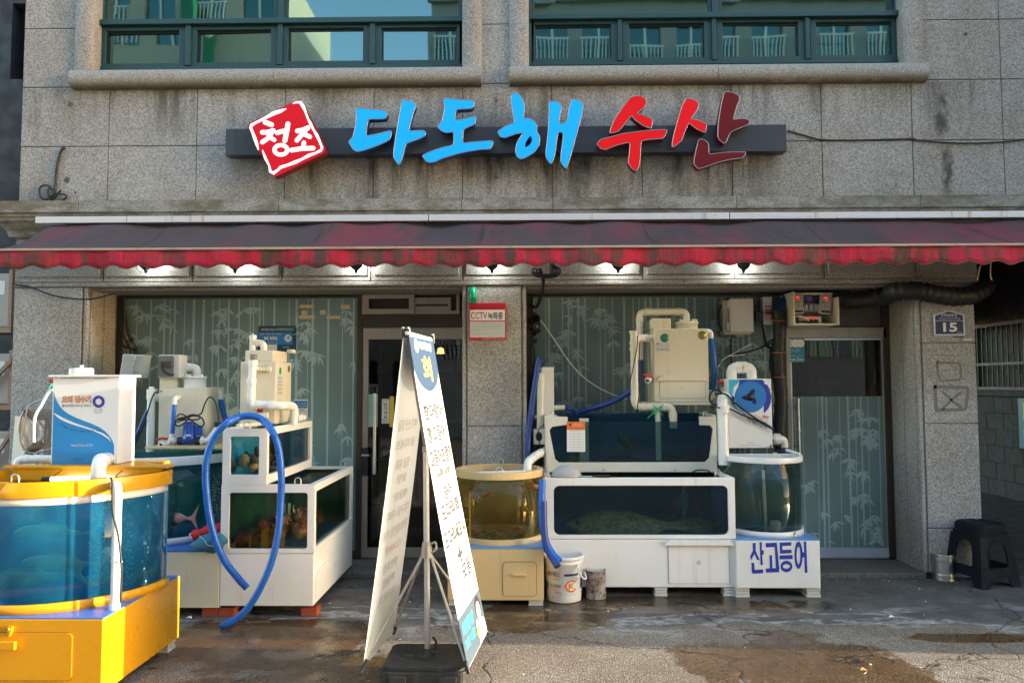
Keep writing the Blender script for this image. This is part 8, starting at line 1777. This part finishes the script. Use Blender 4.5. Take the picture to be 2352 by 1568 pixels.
solo('hose', mb, 'two dark blue hoses running along the lintel behind the shelf', 'hose')
# plastic stool
st = thing('stool', G(2278, 1345), 'dark grey square plastic stool with arched sides in front of the right pillar', 'stool')
c0 = G(2284, 1349); c0.y += .165; hS = .50; rot = R(14)
def sp_(u, v, z):   # u,v in -1..1 on the outer shell at height z
    s_ = .192-.052*(z/hS); a, b = u*s_, v*s_
    return (c0.x+a*math.cos(rot)-b*math.sin(rot), c0.y+a*math.sin(rot)+b*math.cos(rot), z)
mb = MB()
def face(k):
    arch = [(-.52, .02*0+.0), (-.42, .10), (.42, .10), (.52, .0)]
    outer = [(-1, 0), (-.56, 0), (-.46, .075), (.46, .075), (.56, 0), (1, 0), (1, .40), (-1, .40)]
    hole = [(-.56, .175), (-.50, .155), (.50, .155), (.56, .175), (.53, .28), (.44, .335), (.25, .362), (0, .37), (-.25, .362), (-.44, .335), (-.53, .28)]
    def f(u, z, ins): v = -1+ins; q = {0: (u, v), 1: (-v, u), 2: (-u, -v), 3: (v, -u)}[k]; return sp_(q[0], q[1], z)
    mb.plate(outer, [hole], lambda a, b: f(a, b, 0), lambda a, b: f(a*.96, b, .06), 'stool_plastic')
    for (pts) in ([(p[0]*1.06, p[1]+.006) for p in hole[2:]+hole[:2]],): mb.tube([f(a, b, -.012) for a, b in hole], .006, 'stool_plastic', 6, closed=True)
for k in range(4): face(k)
lg = mb.build('legs', st)
mb = MB(); q = lambda s_, z: [(c0.x+(a*math.cos(rot)-b*math.sin(rot)), c0.y+(a*math.sin(rot)+b*math.cos(rot))) for a, b in rrect(-s_, s_, -s_, s_, .045)]
def loft(levels, m_):
    n = len(q(.1, 0)); vs = [(x, y, z) for s_, z in levels for x, y in q(s_, z)]
    mb.add(vs, [(i*n+k, i*n+(k+1) % n, (i+1)*n+(k+1) % n, (i+1)*n+k) for i in range(len(levels)-1) for k in range(n)], m_, False); mb.add(vs[-n:], [tuple(range(n))], m_)
loft([(.150, .398), (.153, .40), (.153, .425), (.142, .43), (.143, .475), (.136, .490), (.124, .50), (.118, .496), (.06, .494)], 'stool_plastic'); mb.build('seat', st)
# small things inside the right door and the alley
mb = MB(); x0, x1, z0, z1 = fr(1880, 880, 2030, 912, 8.2); mb.box(P(1810, 900, 8.2).x, x1+.1, 8.1, 8.8, .0, z0-.02, 'room_dark'); mb.box(P(1870, 900, 8.2).x, x1+.3, 8.05, 8.8, z0-.02, z0+.05, 'pallet_white'); solo('counter', mb, 'white-topped counter seen through the right door glass', 'counter')
mb = MB(); p = P(1930, 903, 8.1); mb.lathe([(.001, 0), (.13, 0), (.16, .13), (.17, .135), (.165, .14), (.15, .13), (.12, .01), (.001, .01)], (p.x, 8.3, P(1930, 915, 8.1).z+.07), 'emergency_green', 20); solo('basin', mb, 'green plastic basin on the counter behind the right door', 'basin')
mb = MB(); a, b = P(2013, 785, 7.3), P(2010, 890, 7.3); mb.tube([a, b], .012, 'print_yellow', 8); blob(mb, tuple(b-Vector((0, 0, .03))), .07, 'print_red', 3, (.7, .5, 1.0), .3); solo('mop', mb, 'yellow-handled red mop standing inside the right door', 'mop')
o = thing('poster', P(2330, 1000, 9), 'teal and yellow notice on the alley block wall', 'poster'); y0, y1 = 10.05, 10.5; za, zb = 1.45-.02, .75
mb = MB(); mb.splate(rect(y0, y1, zb, za), [], 6.84, 6.845, 'print_teal'); mb.build('sheet', o); mb = MB(); mb.splate(rect(y0+.05, y1-.1, za-.3, za-.05), [], 6.837, 6.8395, 'print_yellow'); mb.splate(rect(y0+.05, y1-.1, zb+.06, zb+.25), [], 6.837, 6.8395, 'tape'); mb.build('panel', o)
mb = MB(); p = P(1012, 812, 9.6); mb.lathe([(.001, .08), (.035, .07), (.05, 0), (.045, 0), (.03, .06)], (p.x, 9.6, p.z), 'warm_bulb', 14); mb.tube([(p.x, 9.6, p.z+.1), (p.x, 9.6, LZ)], .006, 'black_wire', 5); solo('pendant_lamp', mb, 'small yellow pendant lamp inside behind the left door', 'lamp')
# litter
rg = random.Random(12)
for i, (px, py, m_, lb) in enumerate(((434, 1420, 'pvc', 'white shell fragment on the wet ground by the blue hose end'), (1996, 1560-18, 'clam_flesh', 'dry brown leaf scrap lying right of the banner base') if False else (1995-12, 1540, 'clam_flesh', 'tan leaf scrap on the lit ground at the lower right'), (2048, 1418, 'pvc', 'white speck of shell on the pavement right of the lettered cabinet'))):
    p = G(px, py); mb = MB(); mb.add([(p.x-.02, p.y, .004), (p.x, p.y-.012, .010), (p.x+.022, p.y+.003, .005), (p.x+.003, p.y+.016, .016)], [(0, 1, 2, 3)], m_); solo('litter', mb, lb, 'litter', solid=.003)
mb = MB(); rg = random.Random(31)
for i in range(260):
    x, y = rg.uniform(-2.0, 3.6), rg.uniform(3.9, 6.2)
    if rg.random() < .35: y = rg.uniform(6.36, 6.46); x = rg.uniform(.9, 3.5)
    r_ = rg.choice((.003, .004, .006, .009)); a = rg.uniform(0, 6)
    mb.add([(x+r_*math.cos(a), y+r_*math.sin(a), .002), (x+r_*math.cos(a+2.1), y+r_*math.sin(a+2.1), .003), (x+r_*math.cos(a+4.2), y+r_*math.sin(a+4.2), .002), (x, y, .002+r_*.7)], [(0, 1, 3), (1, 2, 3), (2, 0, 3)], ('pvc', 'granite_step', 'clam_shell', 'shell_brown')[i % 4])
tag(mb.build('grit'), kind='stuff')
